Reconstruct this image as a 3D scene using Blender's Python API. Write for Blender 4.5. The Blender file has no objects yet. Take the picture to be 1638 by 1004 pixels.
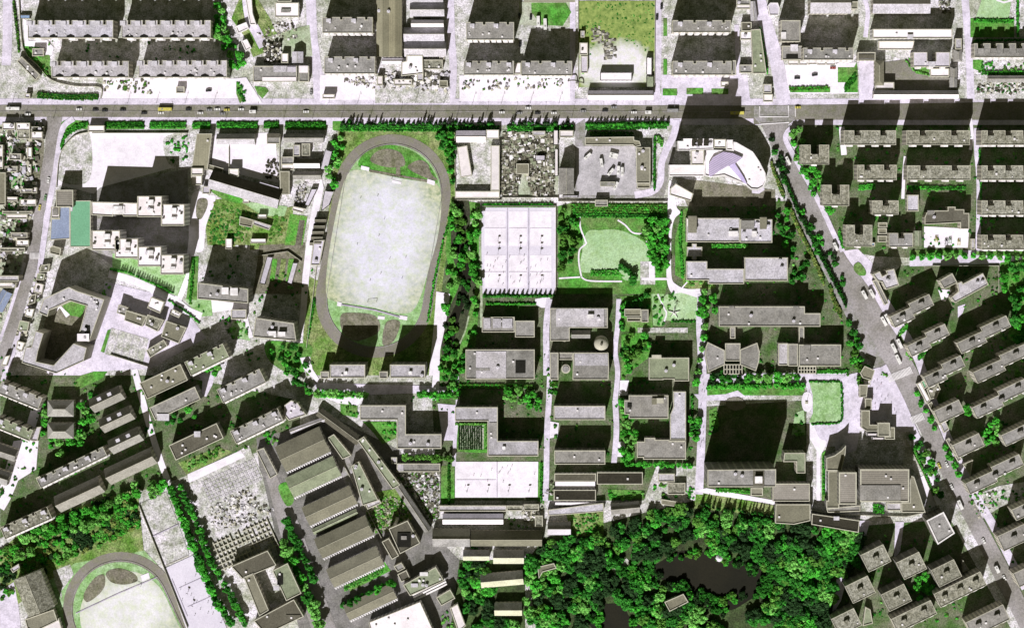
import bpy, math, random
import numpy as np
from math import radians, sin, cos, pi
random.seed(7)
rng = np.random.default_rng(7)
scene = bpy.context.scene
col = scene.collection

# ---------------------------------------------------------------- camera
H = 1600.0                     # camera height above the ground, metres
NU, NV = 900.0, 250.0          # point of the photograph straight below the camera
S = 0.5                        # metres per photo pixel on the ground
cam = bpy.data.cameras.new('camera')
cam.sensor_width = 36.0
cam.lens = 36.0 * H / (1638 * S)
cam.shift_x = (819 - NU) / 1638
cam.shift_y = -(502 - NV) / 1638
cam.clip_start = 10; cam.clip_end = 6000
camo = bpy.data.objects.new('camera', cam); col.objects.link(camo)
camo.location = (0, 0, H)
scene.camera = camo

# ---------------------------------------------------------------- sky, sun, exposure
SUN_EL, SLOPE = 40.0, 0.27
AZ = math.atan(SLOPE)          # shadows run up the picture and a little to the right
w = bpy.data.worlds.new('World'); scene.world = w; w.use_nodes = True
nt = w.node_tree; bg = nt.nodes['Background']
sky = nt.nodes.new('ShaderNodeTexSky'); sky.sky_type = 'NISHITA'; sky.sun_disc = False
sky.sun_elevation = radians(SUN_EL); sky.sun_rotation = pi + AZ
tint = nt.nodes.new('ShaderNodeMix'); tint.data_type = 'RGBA'; tint.blend_type = 'MULTIPLY'
tint.inputs[0].default_value = 1.0; tint.inputs[7].default_value = SKYT = (0.86, 0.62, 0.24, 1)
nt.links.new(sky.outputs[0], tint.inputs[6]); nt.links.new(tint.outputs[2], bg.inputs[0])
bg.inputs[1].default_value = 0.05
sl = bpy.data.lights.new('sun', 'SUN'); sl.energy = 5.0; sl.angle = radians(0.5); sl.color = (1.0, 0.965, 0.98)
so = bpy.data.objects.new('sun', sl); col.objects.link(so)
d = (cos(radians(SUN_EL)) * sin(AZ), cos(radians(SUN_EL)) * cos(AZ), -sin(radians(SUN_EL)))
from mathutils import Vector
so.rotation_euler = Vector(d).to_track_quat('-Z', 'Y').to_euler()
vs = scene.view_settings
vs.view_transform = 'Standard'; vs.look = 'None'; vs.gamma = 1; vs.use_curve_mapping = False
vs.exposure = 0.24
scene.cycles.max_bounces = 4; scene.cycles.diffuse_bounces = 2
scene.cycles.use_denoising = True; scene.cycles.denoiser = 'OPENIMAGEDENOISE'; scene.cycles.denoising_input_passes = 'RGB_ALBEDO_NORMAL'

# ---------------------------------------------------------------- materials
MATS = {}
def mat(name, c1, c2=None, sc=0.12, speck=0.25, rough=0.95, ridge=None, spec=0.1, det=4, stain=0):
    """matt surface: two colours in slow patches, fine speckle; ridge=(axis angle deg, pitch m, depth) adds profiled sheet lines"""
    if name in MATS: return MATS[name]
    m = bpy.data.materials.new(name); m.use_nodes = True
    t = m.node_tree; b = t.nodes['Principled BSDF']
    b.inputs['Roughness'].default_value = rough; b.inputs['Specular IOR Level'].default_value = spec
    c2 = c2 or tuple(v * 0.72 for v in c1)
    geo = t.nodes.new('ShaderNodeNewGeometry')
    n1 = t.nodes.new('ShaderNodeTexNoise'); n1.inputs['Scale'].default_value = sc; n1.inputs['Detail'].default_value = det
    n1.inputs['Roughness'].default_value = 0.62
    r1 = t.nodes.new('ShaderNodeValToRGB'); r1.color_ramp.elements[0].position = 0.38; r1.color_ramp.elements[1].position = 0.62
    r1.color_ramp.elements[0].color = (*c1, 1); r1.color_ramp.elements[1].color = (*c2, 1)
    n2 = t.nodes.new('ShaderNodeTexNoise'); n2.inputs['Scale'].default_value = 0.9; n2.inputs['Detail'].default_value = 2
    r2 = t.nodes.new('ShaderNodeMapRange'); r2.inputs[1].default_value = 0.3; r2.inputs[2].default_value = 0.7
    r2.inputs[3].default_value = 1 - speck; r2.inputs[4].default_value = 1 + speck * 0.6
    mx = t.nodes.new('ShaderNodeVectorMath'); mx.operation = 'SCALE'
    L = t.links.new
    L(geo.outputs['Position'], n1.inputs['Vector']); L(geo.outputs['Position'], n2.inputs['Vector'])
    L(n1.outputs['Fac'], r1.inputs[0]); L(n2.outputs['Fac'], r2.inputs[0])
    L(r1.outputs[0], mx.inputs[0]); L(r2.outputs[0], mx.inputs['Scale'])
    out = mx.outputs[0]
    if stain:
        n3 = t.nodes.new('ShaderNodeTexNoise'); n3.inputs['Scale'].default_value = .16; n3.inputs['Detail'].default_value = 7; n3.inputs['Roughness'].default_value = .7
        r3 = t.nodes.new('ShaderNodeValToRGB'); r3.color_ramp.elements[0].position = .36; r3.color_ramp.elements[1].position = .56
        k = 1 - stain; gn = 'paving' not in name and 'roof' not in name; r3.color_ramp.elements[0].color = (k * .97, k * 1.05, k * .80, 1) if gn else (k, k, k, 1); r3.color_ramp.elements[1].color = (1, 1, 1, 1)
        m3 = t.nodes.new('ShaderNodeVectorMath'); m3.operation = 'MULTIPLY'
        L(geo.outputs['Position'], n3.inputs['Vector']); L(n3.outputs['Fac'], r3.inputs[0]); L(out, m3.inputs[0]); L(r3.outputs[0], m3.inputs[1]); out = m3.outputs[0]
    if ridge:
        rot = t.nodes.new('ShaderNodeVectorRotate'); rot.rotation_type = 'Z_AXIS'; rot.inputs['Angle'].default_value = radians(ridge[0])
        wv = t.nodes.new('ShaderNodeTexWave'); wv.inputs['Scale'].default_value = 0.314 / ridge[1] ; wv.inputs['Distortion'].default_value = 0.6
        wv.inputs['Detail'].default_value = 1
        rr = t.nodes.new('ShaderNodeMapRange'); rr.inputs[3].default_value = 1 - ridge[2]; rr.inputs[4].default_value = 1 + ridge[2] * .5
        m2 = t.nodes.new('ShaderNodeVectorMath'); m2.operation = 'SCALE'
        L(geo.outputs['Position'], rot.inputs['Vector']); L(rot.outputs[0], wv.inputs['Vector'])
        L(wv.outputs['Fac'], rr.inputs[0]); L(out, m2.inputs[0]); L(rr.outputs[0], m2.inputs['Scale']); out = m2.outputs[0]
    if name.startswith(('roof_', 'tile', 'sheet', 'leaf')):
        oi = t.nodes.new('ShaderNodeObjectInfo'); r4 = t.nodes.new('ShaderNodeValToRGB'); v = .16 if name[0] != 'l' else .3
        r4.color_ramp.elements[0].color = (1 - v, 1 - v, 1 - v * 1.25, 1); r4.color_ramp.elements[1].color = (1 + v * .6, 1 + v * .6, 1 + v * .6, 1)
        e = r4.color_ramp.elements.new(.5); e.color = (1, .985, .93, 1)
        m4 = t.nodes.new('ShaderNodeVectorMath'); m4.operation = 'MULTIPLY'
        L(oi.outputs['Random'], r4.inputs[0]); L(out, m4.inputs[0]); L(r4.outputs[0], m4.inputs[1]); out = m4.outputs[0]
    L(out, b.inputs['Base Color'])
    MATS[name] = m
    return m

def wearmat(name, c_in, c_out, uv, ru, rv, ang, lo=.75, hi=1.25, rag=.9):
    """ground worn bare in the middle: bare colour inside a ragged ellipse, turf outside"""
    m = mat(name, c_in, tuple(v * .9 for v in c_in), .05, .1, stain=.1); t = m.node_tree; L = t.links.new
    b = t.nodes['Principled BSDF']; old = b.inputs['Base Color'].links[0].from_socket
    geo = t.nodes.new('ShaderNodeNewGeometry'); mp = t.nodes.new('ShaderNodeMapping'); mp.vector_type = 'TEXTURE'
    x, y = ((uv[0] - 900.0) * .5, -(uv[1] - 250.0) * .5)
    mp.inputs['Location'].default_value = (x, y, 0); mp.inputs['Rotation'].default_value = (0, 0, radians(ang)); mp.inputs['Scale'].default_value = (ru * .5, rv * .5, 1e4)
    ln = t.nodes.new('ShaderNodeVectorMath'); ln.operation = 'LENGTH'
    n = t.nodes.new('ShaderNodeTexNoise'); n.inputs['Scale'].default_value = .045; n.inputs['Detail'].default_value = 9; n.inputs['Roughness'].default_value = .66
    ad = t.nodes.new('ShaderNodeMath'); ad.operation = 'MULTIPLY_ADD'; ad.inputs[1].default_value = rag
    mr = t.nodes.new('ShaderNodeMapRange'); mr.inputs[1].default_value = lo + rag * .5; mr.inputs[2].default_value = hi + rag * .5
    mx = t.nodes.new('ShaderNodeMix'); mx.data_type = 'RGBA'; mx.inputs[7].default_value = (*c_out, 1)
    L(geo.outputs['Position'], mp.inputs[0]); L(mp.outputs[0], ln.inputs[0]); L(geo.outputs['Position'], n.inputs['Vector'])
    L(n.outputs['Fac'], ad.inputs[0]); L(ln.outputs['Value'], ad.inputs[2]); L(ad.outputs[0], mr.inputs[0]); L(mr.outputs[0], mx.inputs[0])
    n5 = t.nodes.new('ShaderNodeTexNoise'); n5.inputs['Scale'].default_value = .22; n5.inputs['Detail'].default_value = 8; n5.inputs['Roughness'].default_value = .75
    r5 = t.nodes.new('ShaderNodeValToRGB'); r5.color_ramp.elements[0].position = .35; r5.color_ramp.elements[1].position = .65
    r5.color_ramp.elements[0].color = (*[v * .55 for v in c_out], 1); r5.color_ramp.elements[1].color = (c_out[0] * 1.7, c_out[1] * 1.25, c_out[2] * 1.6, 1)
    L(geo.outputs['Position'], n5.inputs['Vector']); L(n5.outputs['Fac'], r5.inputs[0]); L(r5.outputs[0], mx.inputs[7])
    L(old, mx.inputs[6]); L(mx.outputs[2], b.inputs['Base Color'])
    return m
def wallmat(name, c, win=(0.03, 0.03, 0.03), sx=3.3):
    """facade: storeys 3 m high with a dark window opening in each bay"""
    m = bpy.data.materials.new(name); m.use_nodes = True
    t = m.node_tree; b = t.nodes['Principled BSDF']; b.inputs['Roughness'].default_value = 0.9
    uv = t.nodes.new('ShaderNodeUVMap')
    br = t.nodes.new('ShaderNodeTexBrick'); br.offset = 0; br.inputs['Scale'].default_value = 1
    br.inputs['Brick Width'].default_value = sx; br.inputs['Row Height'].default_value = 3.0
    br.inputs['Mortar Size'].default_value = 0.75; br.inputs['Mortar Smooth'].default_value = 0.0
    br.inputs['Color1'].default_value = (*win, 1); br.inputs['Color2'].default_value = (*[v * 1.6 for v in win], 1)
    br.inputs['Mortar'].default_value = (*c, 1)
    t.links.new(uv.outputs[0], br.inputs['Vector']); t.links.new(br.outputs[0], b.inputs['Base Color'])
    MATS[name] = m
    return m

# ground and paving
G = {}
mat('forest_floor', (.045, .055, .028), (.08, .13, .045), .08, .5, det=8)
mat('wet_soil', (.05, .05, .035), (.07, .09, .045), .08, .4)
mat('ground', (.82, .78, .88), (.46, .48, .40), .035, .5, det=8, stain=0.55)
mat('paving', (.74, .69, .83), (.62, .58, .68), .05, .15, stain=0.25)
mat('white_paving', (.86, .82, .91), (.78, .74, .82), .05, .08, stain=0.14)
mat('concrete_yard', (.76, .72, .80), (.46, .48, .42), .06, .45, det=8, stain=0.5)
mat('asphalt', (.26, .245, .22), (.20, .19, .165), .04, .22, stain=0.25)
mat('street_asphalt', (.36, .34, .35), (.23, .22, .20), .035, .25, det=8)
mat('bus_paving', (.54, .52, .56), (.42, .41, .43), .05, .2, det=8, stain=.2)
mat('factory_paving', (.27, .26, .26), (.17, .17, .15), .05, .3, det=8, stain=.3)
mat('asphalt_pale', (.40, .38, .41), (.27, .26, .25), .05, .25, stain=0.35)
mat('cinder_track', (.27, .25, .235), (.215, .20, .18), .04, .16, stain=0.12)
mat('dirt_field', (.78, .76, .86), (.58, .61, .58), .022, .12, det=8, stain=0.12)
mat('grass', (.10, .38, .05), (.17, .28, .09), .05, .45, det=8, stain=0.5)
mat('lawn', (.28, .50, .20), (.40, .56, .34), .04, .3, det=8, stain=0.35)
mat('pale_lawn', (.46, .62, .40), (.36, .55, .30), .04, .25, det=8, stain=0.25)
mat('rough_grass', (.14, .30, .05), (.34, .38, .18), .06, .55, det=8, stain=0.5)
mat('brown_earth', (.20, .185, .15), (.27, .26, .2), .05, .4, det=8, stain=0.4)
mat('dark_soil', (.12, .115, .085), (.2, .19, .15), .06, .5)
mat('green_sand', (.55, .55, .50), (.35, .45, .28), .04, .3, det=8, stain=0.45)
mat('line_paint', (.85, .83, .85), None, .1, .05)
mat('line_grey', (.50, .46, .56), None, .1, .05)
mat('court_lavender', (.68, .65, .75), (.62, .59, .69), .05, .08)
mat('crop_green', (.10, .36, .05), (.18, .3, .08), .1, .5)
wearmat('pitch_ground', (.70, .70, .82), (.36, .50, .27), (616, 385), 88, 128, -6, .55, 1.15)
wearmat('lower_pitch_ground', (.74, .74, .78), (.34, .48, .26), (200, 985), 92, 72, 25, .6, 1.2)
wearmat('plot_ground', (.74, .72, .78), (.20, .34, .08), (985, 108), 62, 42, 0, .7, 1.15, 1.3)
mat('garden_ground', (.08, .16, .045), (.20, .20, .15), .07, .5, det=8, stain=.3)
# roofs
mat('roof_cream', (.56, .57, .43), (.46, .47, .36), .1, .2)
mat('roof_pale', (.55, .535, .61), (.44, .43, .47), .10, .28, stain=0.22)
mat('roof_grey', (.33, .325, .32), (.26, .255, .245), .10, .25, stain=0.28)
mat('roof_olive', (.25, .245, .19), (.20, .195, .15), .08, .2, stain=0.25)
mat('roof_dark', (.13, .125, .10), (.10, .095, .075), .08, .25)
mat('roof_black', (.05, .047, .035), (.04, .037, .028), .08, .3)
mat('roof_white', (.86, .82, .87), (.76, .72, .78), .06, .08, stain=0.12)
mat('roof_mottled', (.36, .36, .31), (.18, .18, .14), .35, .55, det=8)
mat('roof_green', (.29, .335, .235), (.25, .285, .20), .07, .2, stain=0.25)
mat('roof_teal', (.17, .39, .25), (.15, .35, .22), .05, .15)
mat('roof_blue', (.26, .31, .44), (.22, .27, .40), .05, .2)
mat('roof_sky', (.28, .40, .62), None, .05, .2)
mat('roof_lavender', (.60, .57, .68), (.50, .48, .56), .08, .15)
mat('tile_grey', (.34, .335, .31), (.28, .275, .25), .2, .25, ridge=(0, .9, .18))
mat('sheet_olive', (.29, .28, .20), (.24, .23, .165), .05, .15, ridge=(0, 1.8, .07))
mat('sheet_grey', (.30, .285, .26), (.25, .235, .21), .05, .15, ridge=(90, 1.6, .22))
mat('sheet_lilac', (.48, .42, .62), (.42, .37, .55), .05, .1, ridge=(60, 1.5, .3))
mat('glass_purple', (.45, .38, .66), (.62, .55, .78), .1, .1, rough=.4)
mat('trim', (.50, .49, .40), (.42, .41, .33), .1, .15)
mat('trim_white', (.82, .80, .80), (.7, .68, .68), .1, .15)
mat('stair_roof', (.62, .60, .66), (.5, .49, .52), .2, .2)
mat('box_white', (.85, .83, .84), None, .2, .08)
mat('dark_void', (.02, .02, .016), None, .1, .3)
mat('wall_plain', (.52, .50, .44), (.42, .40, .34), .2, .2)
mat('bark', (.10, .08, .05), None, .5, .3)
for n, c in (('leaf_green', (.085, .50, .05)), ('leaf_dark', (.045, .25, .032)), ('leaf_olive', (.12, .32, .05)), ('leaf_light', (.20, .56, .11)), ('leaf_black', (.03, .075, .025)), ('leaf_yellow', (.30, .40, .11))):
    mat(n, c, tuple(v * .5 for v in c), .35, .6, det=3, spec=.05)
mat('pond_water', (.017, .016, .009), (.012, .012, .007), .03, .2, rough=.6, spec=.1)
for n, c in (('car_white', (.8, .8, .78)), ('car_grey', (.3, .3, .3)), ('car_black', (.03, .03, .03)), ('car_yellow', (.6, .55, .12)), ('car_green', (.2, .35, .18)), ('car_red', (.35, .08, .06)), ('tyre', (.02, .02, .02)), ('metal', (.35, .35, .33)), ('skin', (.45, .3, .22)), ('cloth_dark', (.03, .035, .05)), ('cloth_red', (.35, .05, .05)), ('crate_rust', (.25, .14, .08))):
    mat(n, c, None, .6, .05, rough=.5, spec=.4)
mat('auto_glass', (.02, .025, .03), None, .5, .05, rough=.1, spec=.5)
wallmat('wall_cream', (.56, .53, .44)); wallmat('wall_grey', (.34, .33, .29)); wallmat('wall_white', (.80, .78, .76))
wallmat('wall_dark', (.17, .16, .13), (.02, .02, .02)); wallmat('wall_stripe', (.30, .29, .25), (.015, .015, .015), 6.0)

# ---------------------------------------------------------------- geometry helpers
def W(u, v, z=0.0):
    k = S * (1 - z / H)
    return ((u - NU) * k, -(v - NV) * k)
def newobj(name, me, parent=None, m=None):
    o = bpy.data.objects.new(name, me); col.objects.link(o)
    if parent: o.parent = parent
    if m and me and not me.materials: me.materials.append(MATS[m])
    return o
class MB:
    """collects faces for one mesh"""
    def __init__(s): s.v = []; s.f = []; s.uv = []; s.mi = []; s.cur = 0
    def face(s, pts, uvs=None):
        n = len(s.v); s.v += [tuple(p) for p in pts]; s.f.append(tuple(range(n, n + len(pts))))
        s.uv += uvs or [(p[0], p[1]) for p in pts]; s.mi.append(s.cur)
    def sides(s, poly, z0, z1):
        n = len(poly)
        for i in range(n):
            a, b = poly[i], poly[(i + 1) % n]; l = math.dist(a, b)
            s.face([(a[0], a[1], z0), (b[0], b[1], z0), (b[0], b[1], z1), (a[0], a[1], z1)], [(0, z0), (l, z0), (l, z1), (0, z1)])
    def prism(s, poly, z0, z1, bottom=False):
        poly = ccw(poly); s.sides(poly, z0, z1); s.face([(p[0], p[1], z1) for p in poly])
        if bottom: s.face([(p[0], p[1], z0) for p in reversed(poly)])
    def box(s, cx, cy, w, d, z0, z1, a=0):
        s.prism(orect(cx, cy, w, d, a), z0, z1)
    def bar(s, a, b, r):
        a = Vector(a); b = Vector(b); dd = (b - a).normalized()
        x = dd.orthogonal().normalized(); y = dd.cross(x)
        ra = [a + x * r * cos(i * pi / 3) + y * r * sin(i * pi / 3) for i in range(6)]
        rb = [p + (b - a) for p in ra]
        for i in range(6): s.face([ra[i], ra[(i + 1) % 6], rb[(i + 1) % 6], rb[i]])
        s.face(rb); s.face(ra[::-1])
    def tube(s, a, b, r0, r1, n=8):
        a = Vector(a); b = Vector(b); dd = (b - a).normalized(); x = dd.orthogonal().normalized(); y = dd.cross(x)
        ra = [a + (x * cos(i * 2 * pi / n) + y * sin(i * 2 * pi / n)) * r0 for i in range(n)]
        rb = [b + (x * cos(i * 2 * pi / n) + y * sin(i * 2 * pi / n)) * r1 for i in range(n)]
        for i in range(n): s.face([ra[i], ra[(i + 1) % n], rb[(i + 1) % n], rb[i]])
        s.face(rb)
    def build(s, name, m, parent=None, org=(0, 0, 0), link=True):
        me = bpy.data.meshes.new(name)
        ox, oy, oz = org
        me.from_pydata([(x - ox, y - oy, z - oz) for x, y, z in s.v], [], s.f)
        l = me.uv_layers.new(name='UVMap'); l.data.foreach_set('uv', np.array(s.uv, dtype=np.float32).ravel())
        for mm in ([m] if isinstance(m, str) else m): me.materials.append(MATS[mm])
        if any(s.mi): me.polygons.foreach_set('material_index', s.mi)
        return newobj(name, me, parent) if link else me
def ccw(p):
    a = sum(p[i][0] * p[(i + 1) % len(p)][1] - p[(i + 1) % len(p)][0] * p[i][1] for i in range(len(p)))
    return list(p) if a > 0 else list(p)[::-1]
def orect(cx, cy, w, d, a=0):
    c, s_ = cos(a), sin(a)
    return [(cx + x * c - y * s_, cy + x * s_ + y * c) for x, y in ((-w / 2, -d / 2), (w / 2, -d / 2), (w / 2, d / 2), (-w / 2, d / 2))]
def inset(poly, t):
    poly = ccw(poly); n = len(poly); out = []
    for i in range(n):
        p0, p1, p2 = (Vector(poly[i - 1]), Vector(poly[i]), Vector(poly[(i + 1) % n]))
        e1 = (p1 - p0); e2 = (p2 - p1)
        if e1.length < 1e-6 or e2.length < 1e-6: out.append(tuple(p1)); continue
        e1.normalize(); e2.normalize()
        n1 = Vector((-e1.y, e1.x)); n2 = Vector((-e2.y, e2.x)); b = n1 + n2
        k = t / max(0.35, 1 + n1.dot(n2)); out.append(tuple(p1 + b * k))
    return out
def inpoly(x, y, p):
    r = False; n = len(p)
    for i in range(n):
        x1, y1 = p[i]; x2, y2 = p[i - 1]
        if (y1 > y) != (y2 > y) and x < (x2 - x1) * (y - y1) / (y2 - y1) + x1: r = not r
    return r
def centre(p): return (sum(q[0] for q in p) / len(p), sum(q[1] for q in p) / len(p))
def thing(name, label, cat, loc, group=None, rz=0):
    o = bpy.data.objects.new(name, None); col.objects.link(o); o.location = loc; o.rotation_euler = (0, 0, rz)
    o.empty_display_size = 1
    o['label'] = label; o['category'] = cat
    if group: o['group'] = group
    return o
def tag(o, label, cat, group=None, kind=None):
    o['label'] = label; o['category'] = cat
    if group: o['group'] = group
    if kind: o['kind'] = kind
    return o
def nums(s): return [float(x) for x in s.replace(',', ' ').split()]
def pts(s):
    a = nums(s); return list(zip(a[::2], a[1::2]))
def geom(s):
    """photo-pixel outline: 'x0 y0 x1 y1' box, '@cx cy w d ang' turned box, or 'p x y x y ...'"""
    s = s.strip()
    if s[0] == '@':
        cx, cy, w_, d_, a = nums(s[1:]); a = radians(-a)
        o = orect(cx, cy, w_, d_, a)
        return [o[3], o[2], o[1], o[0]], -a, (w_, d_)
    if s[0] == 'p':
        return pts(s[1:]), 0.0, None
    x0, y0, x1, y1 = nums(s)
    return [(x0, y1), (x1, y1), (x1, y0), (x0, y0)], 0.0, (x1 - x0, y1 - y0)
def spline(p, n=6, closed=False):
    out = []; N = len(p); rngi = range(N if closed else N - 1)
    for i in rngi:
        g = (lambda k: p[k % N]) if closed else (lambda k: p[min(max(k, 0), N - 1)])
        p0, p1, p2, p3 = g(i - 1), g(i), g(i + 1), g(i + 2)
        for j in range(n):
            t = j / n
            out.append(tuple(0.5 * (2 * p1[k] + (p2[k] - p0[k]) * t + (2 * p0[k] - 5 * p1[k] + 4 * p2[k] - p3[k]) * t * t + (3 * p1[k] - p0[k] - 3 * p2[k] + p3[k]) * t ** 3) for k in (0, 1)))
    if not closed: out.append(tuple(p[-1]))
    return out
LAY = {}
def layz(layer):
    k = LAY[layer] = LAY.get(layer, -1) + 1
    return 0.09 * layer + 0.0009 * min(k, 98)
def patch(name, poly, m, layer, kind='structure', smooth=False):
    if smooth: poly = spline(poly, 5, True)
    z = layz(layer)
    b = MB(); b.face([(*W(u, v), z) for u, v in poly]); 
    o = b.build(name, m)
    # faces must look up
    if o.data.polygons[0].normal.z < 0: o.data.flip_normals()
    if kind: o['kind'] = kind
    return o
def strip_poly(line, wd):
    L, R = [], []; n = len(line)
    for i in range(n):
        a = line[max(i - 1, 0)]; b = line[min(i + 1, n - 1)]
        dx, dy = b[0] - a[0], b[1] - a[1]; l = math.hypot(dx, dy) or 1
        L.append((line[i][0] - dy / l * wd / 2, line[i][1] + dx / l * wd / 2)); R.append((line[i][0] + dy / l * wd / 2, line[i][1] - dx / l * wd / 2))
    return L + R[::-1]
def strip(name, line, wd, m, layer, smooth=True, kind='structure'):
    if smooth and len(line) > 2: line = spline(line, 5)
    P = strip_poly(line, wd); n = len(line); z = layz(layer); b = MB()
    for i in range(n - 1):
        b.face([(*W(*q), z) for q in (P[i], P[i + 1], P[2 * n - 2 - i], P[2 * n - 1 - i])])
    o = b.build(name, m)
    if o.data.polygons[0].normal.z < 0: o.data.flip_normals()
    if kind: o['kind'] = kind
    return o

# ---------------------------------------------------------------- buildings
VENT = MB(); VENT.box(0, 0, 1.2, 1.2, 0, .9); VENT.box(0, 0, 1.5, 1.5, .9, 1.05)
VENT_ME = VENT.build('vent', 'box_white', link=False)
TANK = MB(); TANK.prism([(1.3 * cos(i * pi / 6), 1.3 * sin(i * pi / 6)) for i in range(12)], 0, 2.2)
TANK.prism([(.5 * cos(i * pi / 6), .5 * sin(i * pi / 6)) for i in range(12)], 2.2, 2.5)
TANK_ME = TANK.build('water_tank', 'stair_roof', link=False)
def roofbox(root, u0, v0, u1, v1, h, dz, m='stair_roof', name='stair_house', wm='wall_plain', loc=None):
    """small structure on a roof of height h, given by its photo-pixel box"""
    b = MB(); p = [W(u0, v1, h + dz), W(u1, v1, h + dz), W(u1, v0, h + dz), W(u0, v0, h + dz)]
    b.cur = 1; b.sides(ccw(p), h, h + dz); b.cur = 0
    q = inset(p, -.25) if (u1 - u0) > 3 else p
    b.prism(q, h + dz, h + dz + .2, True)
    x, y, z = loc
    return b.build(name, [m, wm], root, (x, y, 0))
FOOT = []
def flat(name, label, cat, g, h, roof='roof_grey', wall='wall_cream', trim='trim', group=None, boxes=(), par=0.7, vents=0, tw=0.55):
    P, ang, wd = geom(g) if isinstance(g, str) else g
    p = ccw([W(u, v, h) for u, v in P]); cx, cy = centre(p)
    FOOT.append(p); A = abs(sum(p[i][0] * p[i - 1][1] - p[i - 1][0] * p[i][1] for i in range(len(p)))) / 2
    if not vents and A > 260: vents = min(5, int(A / 240))
    root = thing(name, label, cat, (cx, cy, 0), group); org = (cx, cy, 0)
    b = MB(); b.sides(p, -.5, h); b.build('wall', wall, root, org)
    q = inset(p, tw)
    b = MB(); b.face([(x, y, h - .02) for x, y in q]); rf = b.build('roof', roof, root, org)
    if par:
        b = MB(); n = len(p); o = inset(p, -.12)
        for i in range(n):
            j = (i + 1) % n
            b.face([(*o[i], h + par), (*o[j], h + par), (*q[j], h + par), (*q[i], h + par)])
            b.face([(*o[i], h - .3), (*o[j], h - .3), (*o[j], h + par), (*o[i], h + par)])
            b.face([(*q[j], h - .05), (*q[i], h - .05), (*q[i], h + par), (*q[j], h + par)])
        b.build('parapet', trim, root, org)
    for bx in boxes:
        nm = bx[6] if len(bx) > 6 else 'stair_house'; mm = bx[5] if len(bx) > 5 else 'stair_roof'
        roofbox(rf, *bx[:4], h, bx[4], mm, nm, loc=org)
    for k in range(vents):
        for _ in range(20):
            x = random.uniform(min(a[0] for a in q), max(a[0] for a in q)); y = random.uniform(min(a[1] for a in q), max(a[1] for a in q))
            if inpoly(x, y, inset(q, 1.2)): break
        else: continue
        me = VENT_ME if random.random() < .75 else TANK_ME
        o = newobj(me.name.split('.')[0], me, rf); o.location = (x - cx, y - cy, h)
    return root
def gable(name, label, cat, g, h, roof='tile_grey', wall='wall_cream', group=None, rise=None, hip=0.0, axis=None, over=.4, dormers=0, lit_roof=None):
    """pitched roof over a box; ridge along the longer side unless axis='s'"""
    P, ang, wd = geom(g) if isinstance(g, str) else g
    p = [W(u, v, h) for u, v in P]; cx, cy = centre(p)
    FOOT.append(list(p)); a, b_, c, d_ = [Vector(q) for q in p]
    if ((b_ - a).length < (c - b_).length) != (axis == 's'): a, b_, c, d_ = b_, c, d_, a     # a-b, d-c run along the ridge
    root = thing(name, label, cat, (cx, cy, 0), group); org = (cx, cy, 0)
    wdt = (d_ - a).length; rise = rise or wdt * .26
    L = (b_ - a).normalized()
    m1 = (a + d_) / 2 + L * hip * wdt; m2 = (b_ + c) / 2 - L * hip * wdt
    bm = MB(); pp = ccw([tuple(q) for q in (a, b_, c, d_)]); bm.sides(inset(pp, over), -.5, h + .05)
    if hip == 0:
        for q0, q1, m_ in ((a, d_, m1), (b_, c, m2)):
            k = L * (over if q0 is a else -over); i0 = q0 + (q1 - q0) * (over / wdt) + k; i1 = q1 - (q1 - q0) * (over / wdt) + k
            bm.face([(*i0, h), (*i1, h), (*(m_ + k), h + rise - .2)], [(0, h), (wdt, h), (wdt / 2, h + rise)])
    bm.build('wall', wall, root, org)
    rt = thickroof(a, b_, c, d_, m1, m2, h, rise, hip)
    if lit_roof: rt.cur = 1
    rf = rt.build('roof', [roof, lit_roof or roof], root, org)
    if lit_roof:
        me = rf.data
        for f in me.polygons: f.material_index = 1 if f.normal.y < -.05 else 0  # slopes facing the sun get the second material, painting their lit side
    rb = MB(); rb.bar((*m1, h + rise + .08), (*m2, h + rise + .08), .16); rb.build('ridge', 'trim', rf, org)
    for k in range(dormers):
        t = (k + 1) / (dormers + 1); f = m1 + (m2 - m1) * t; dn = (d_ - a).normalized() * (wdt * .22)
        if dn.y < 0: dn = -dn
        f = f + dn; bx = MB(); an = math.atan2(L.y, L.x)
        bx.box(f.x, f.y, 3.2, 3.0, h + rise * .3, h + rise * .78, an); bx.build('dormer', 'stair_roof', rf, org)
    return root
def thickroof(a, b_, c, d_, m1, m2, h, rise, hip):
    r = MB(); zt = h + rise
    def q(*ps):
        r.face([tuple(x) for x in ps]); n = (Vector(ps[1]) - Vector(ps[0])).cross(Vector(ps[2]) - Vector(ps[0]))
        if n.z < 0: r.f[-1] = r.f[-1][::-1]
    q((*a, h), (*b_, h), (*m2, zt), (*m1, zt)); q((*c, h), (*d_, h), (*m1, zt), (*m2, zt))
    if hip: q((*d_, h), (*a, h), (*m1, zt)); q((*b_, h), (*c, h), (*m2, zt))
    pp = ccw([tuple(x) for x in (a, b_, c, d_)]); r.sides(pp, h - .25, h)
    return r
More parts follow.
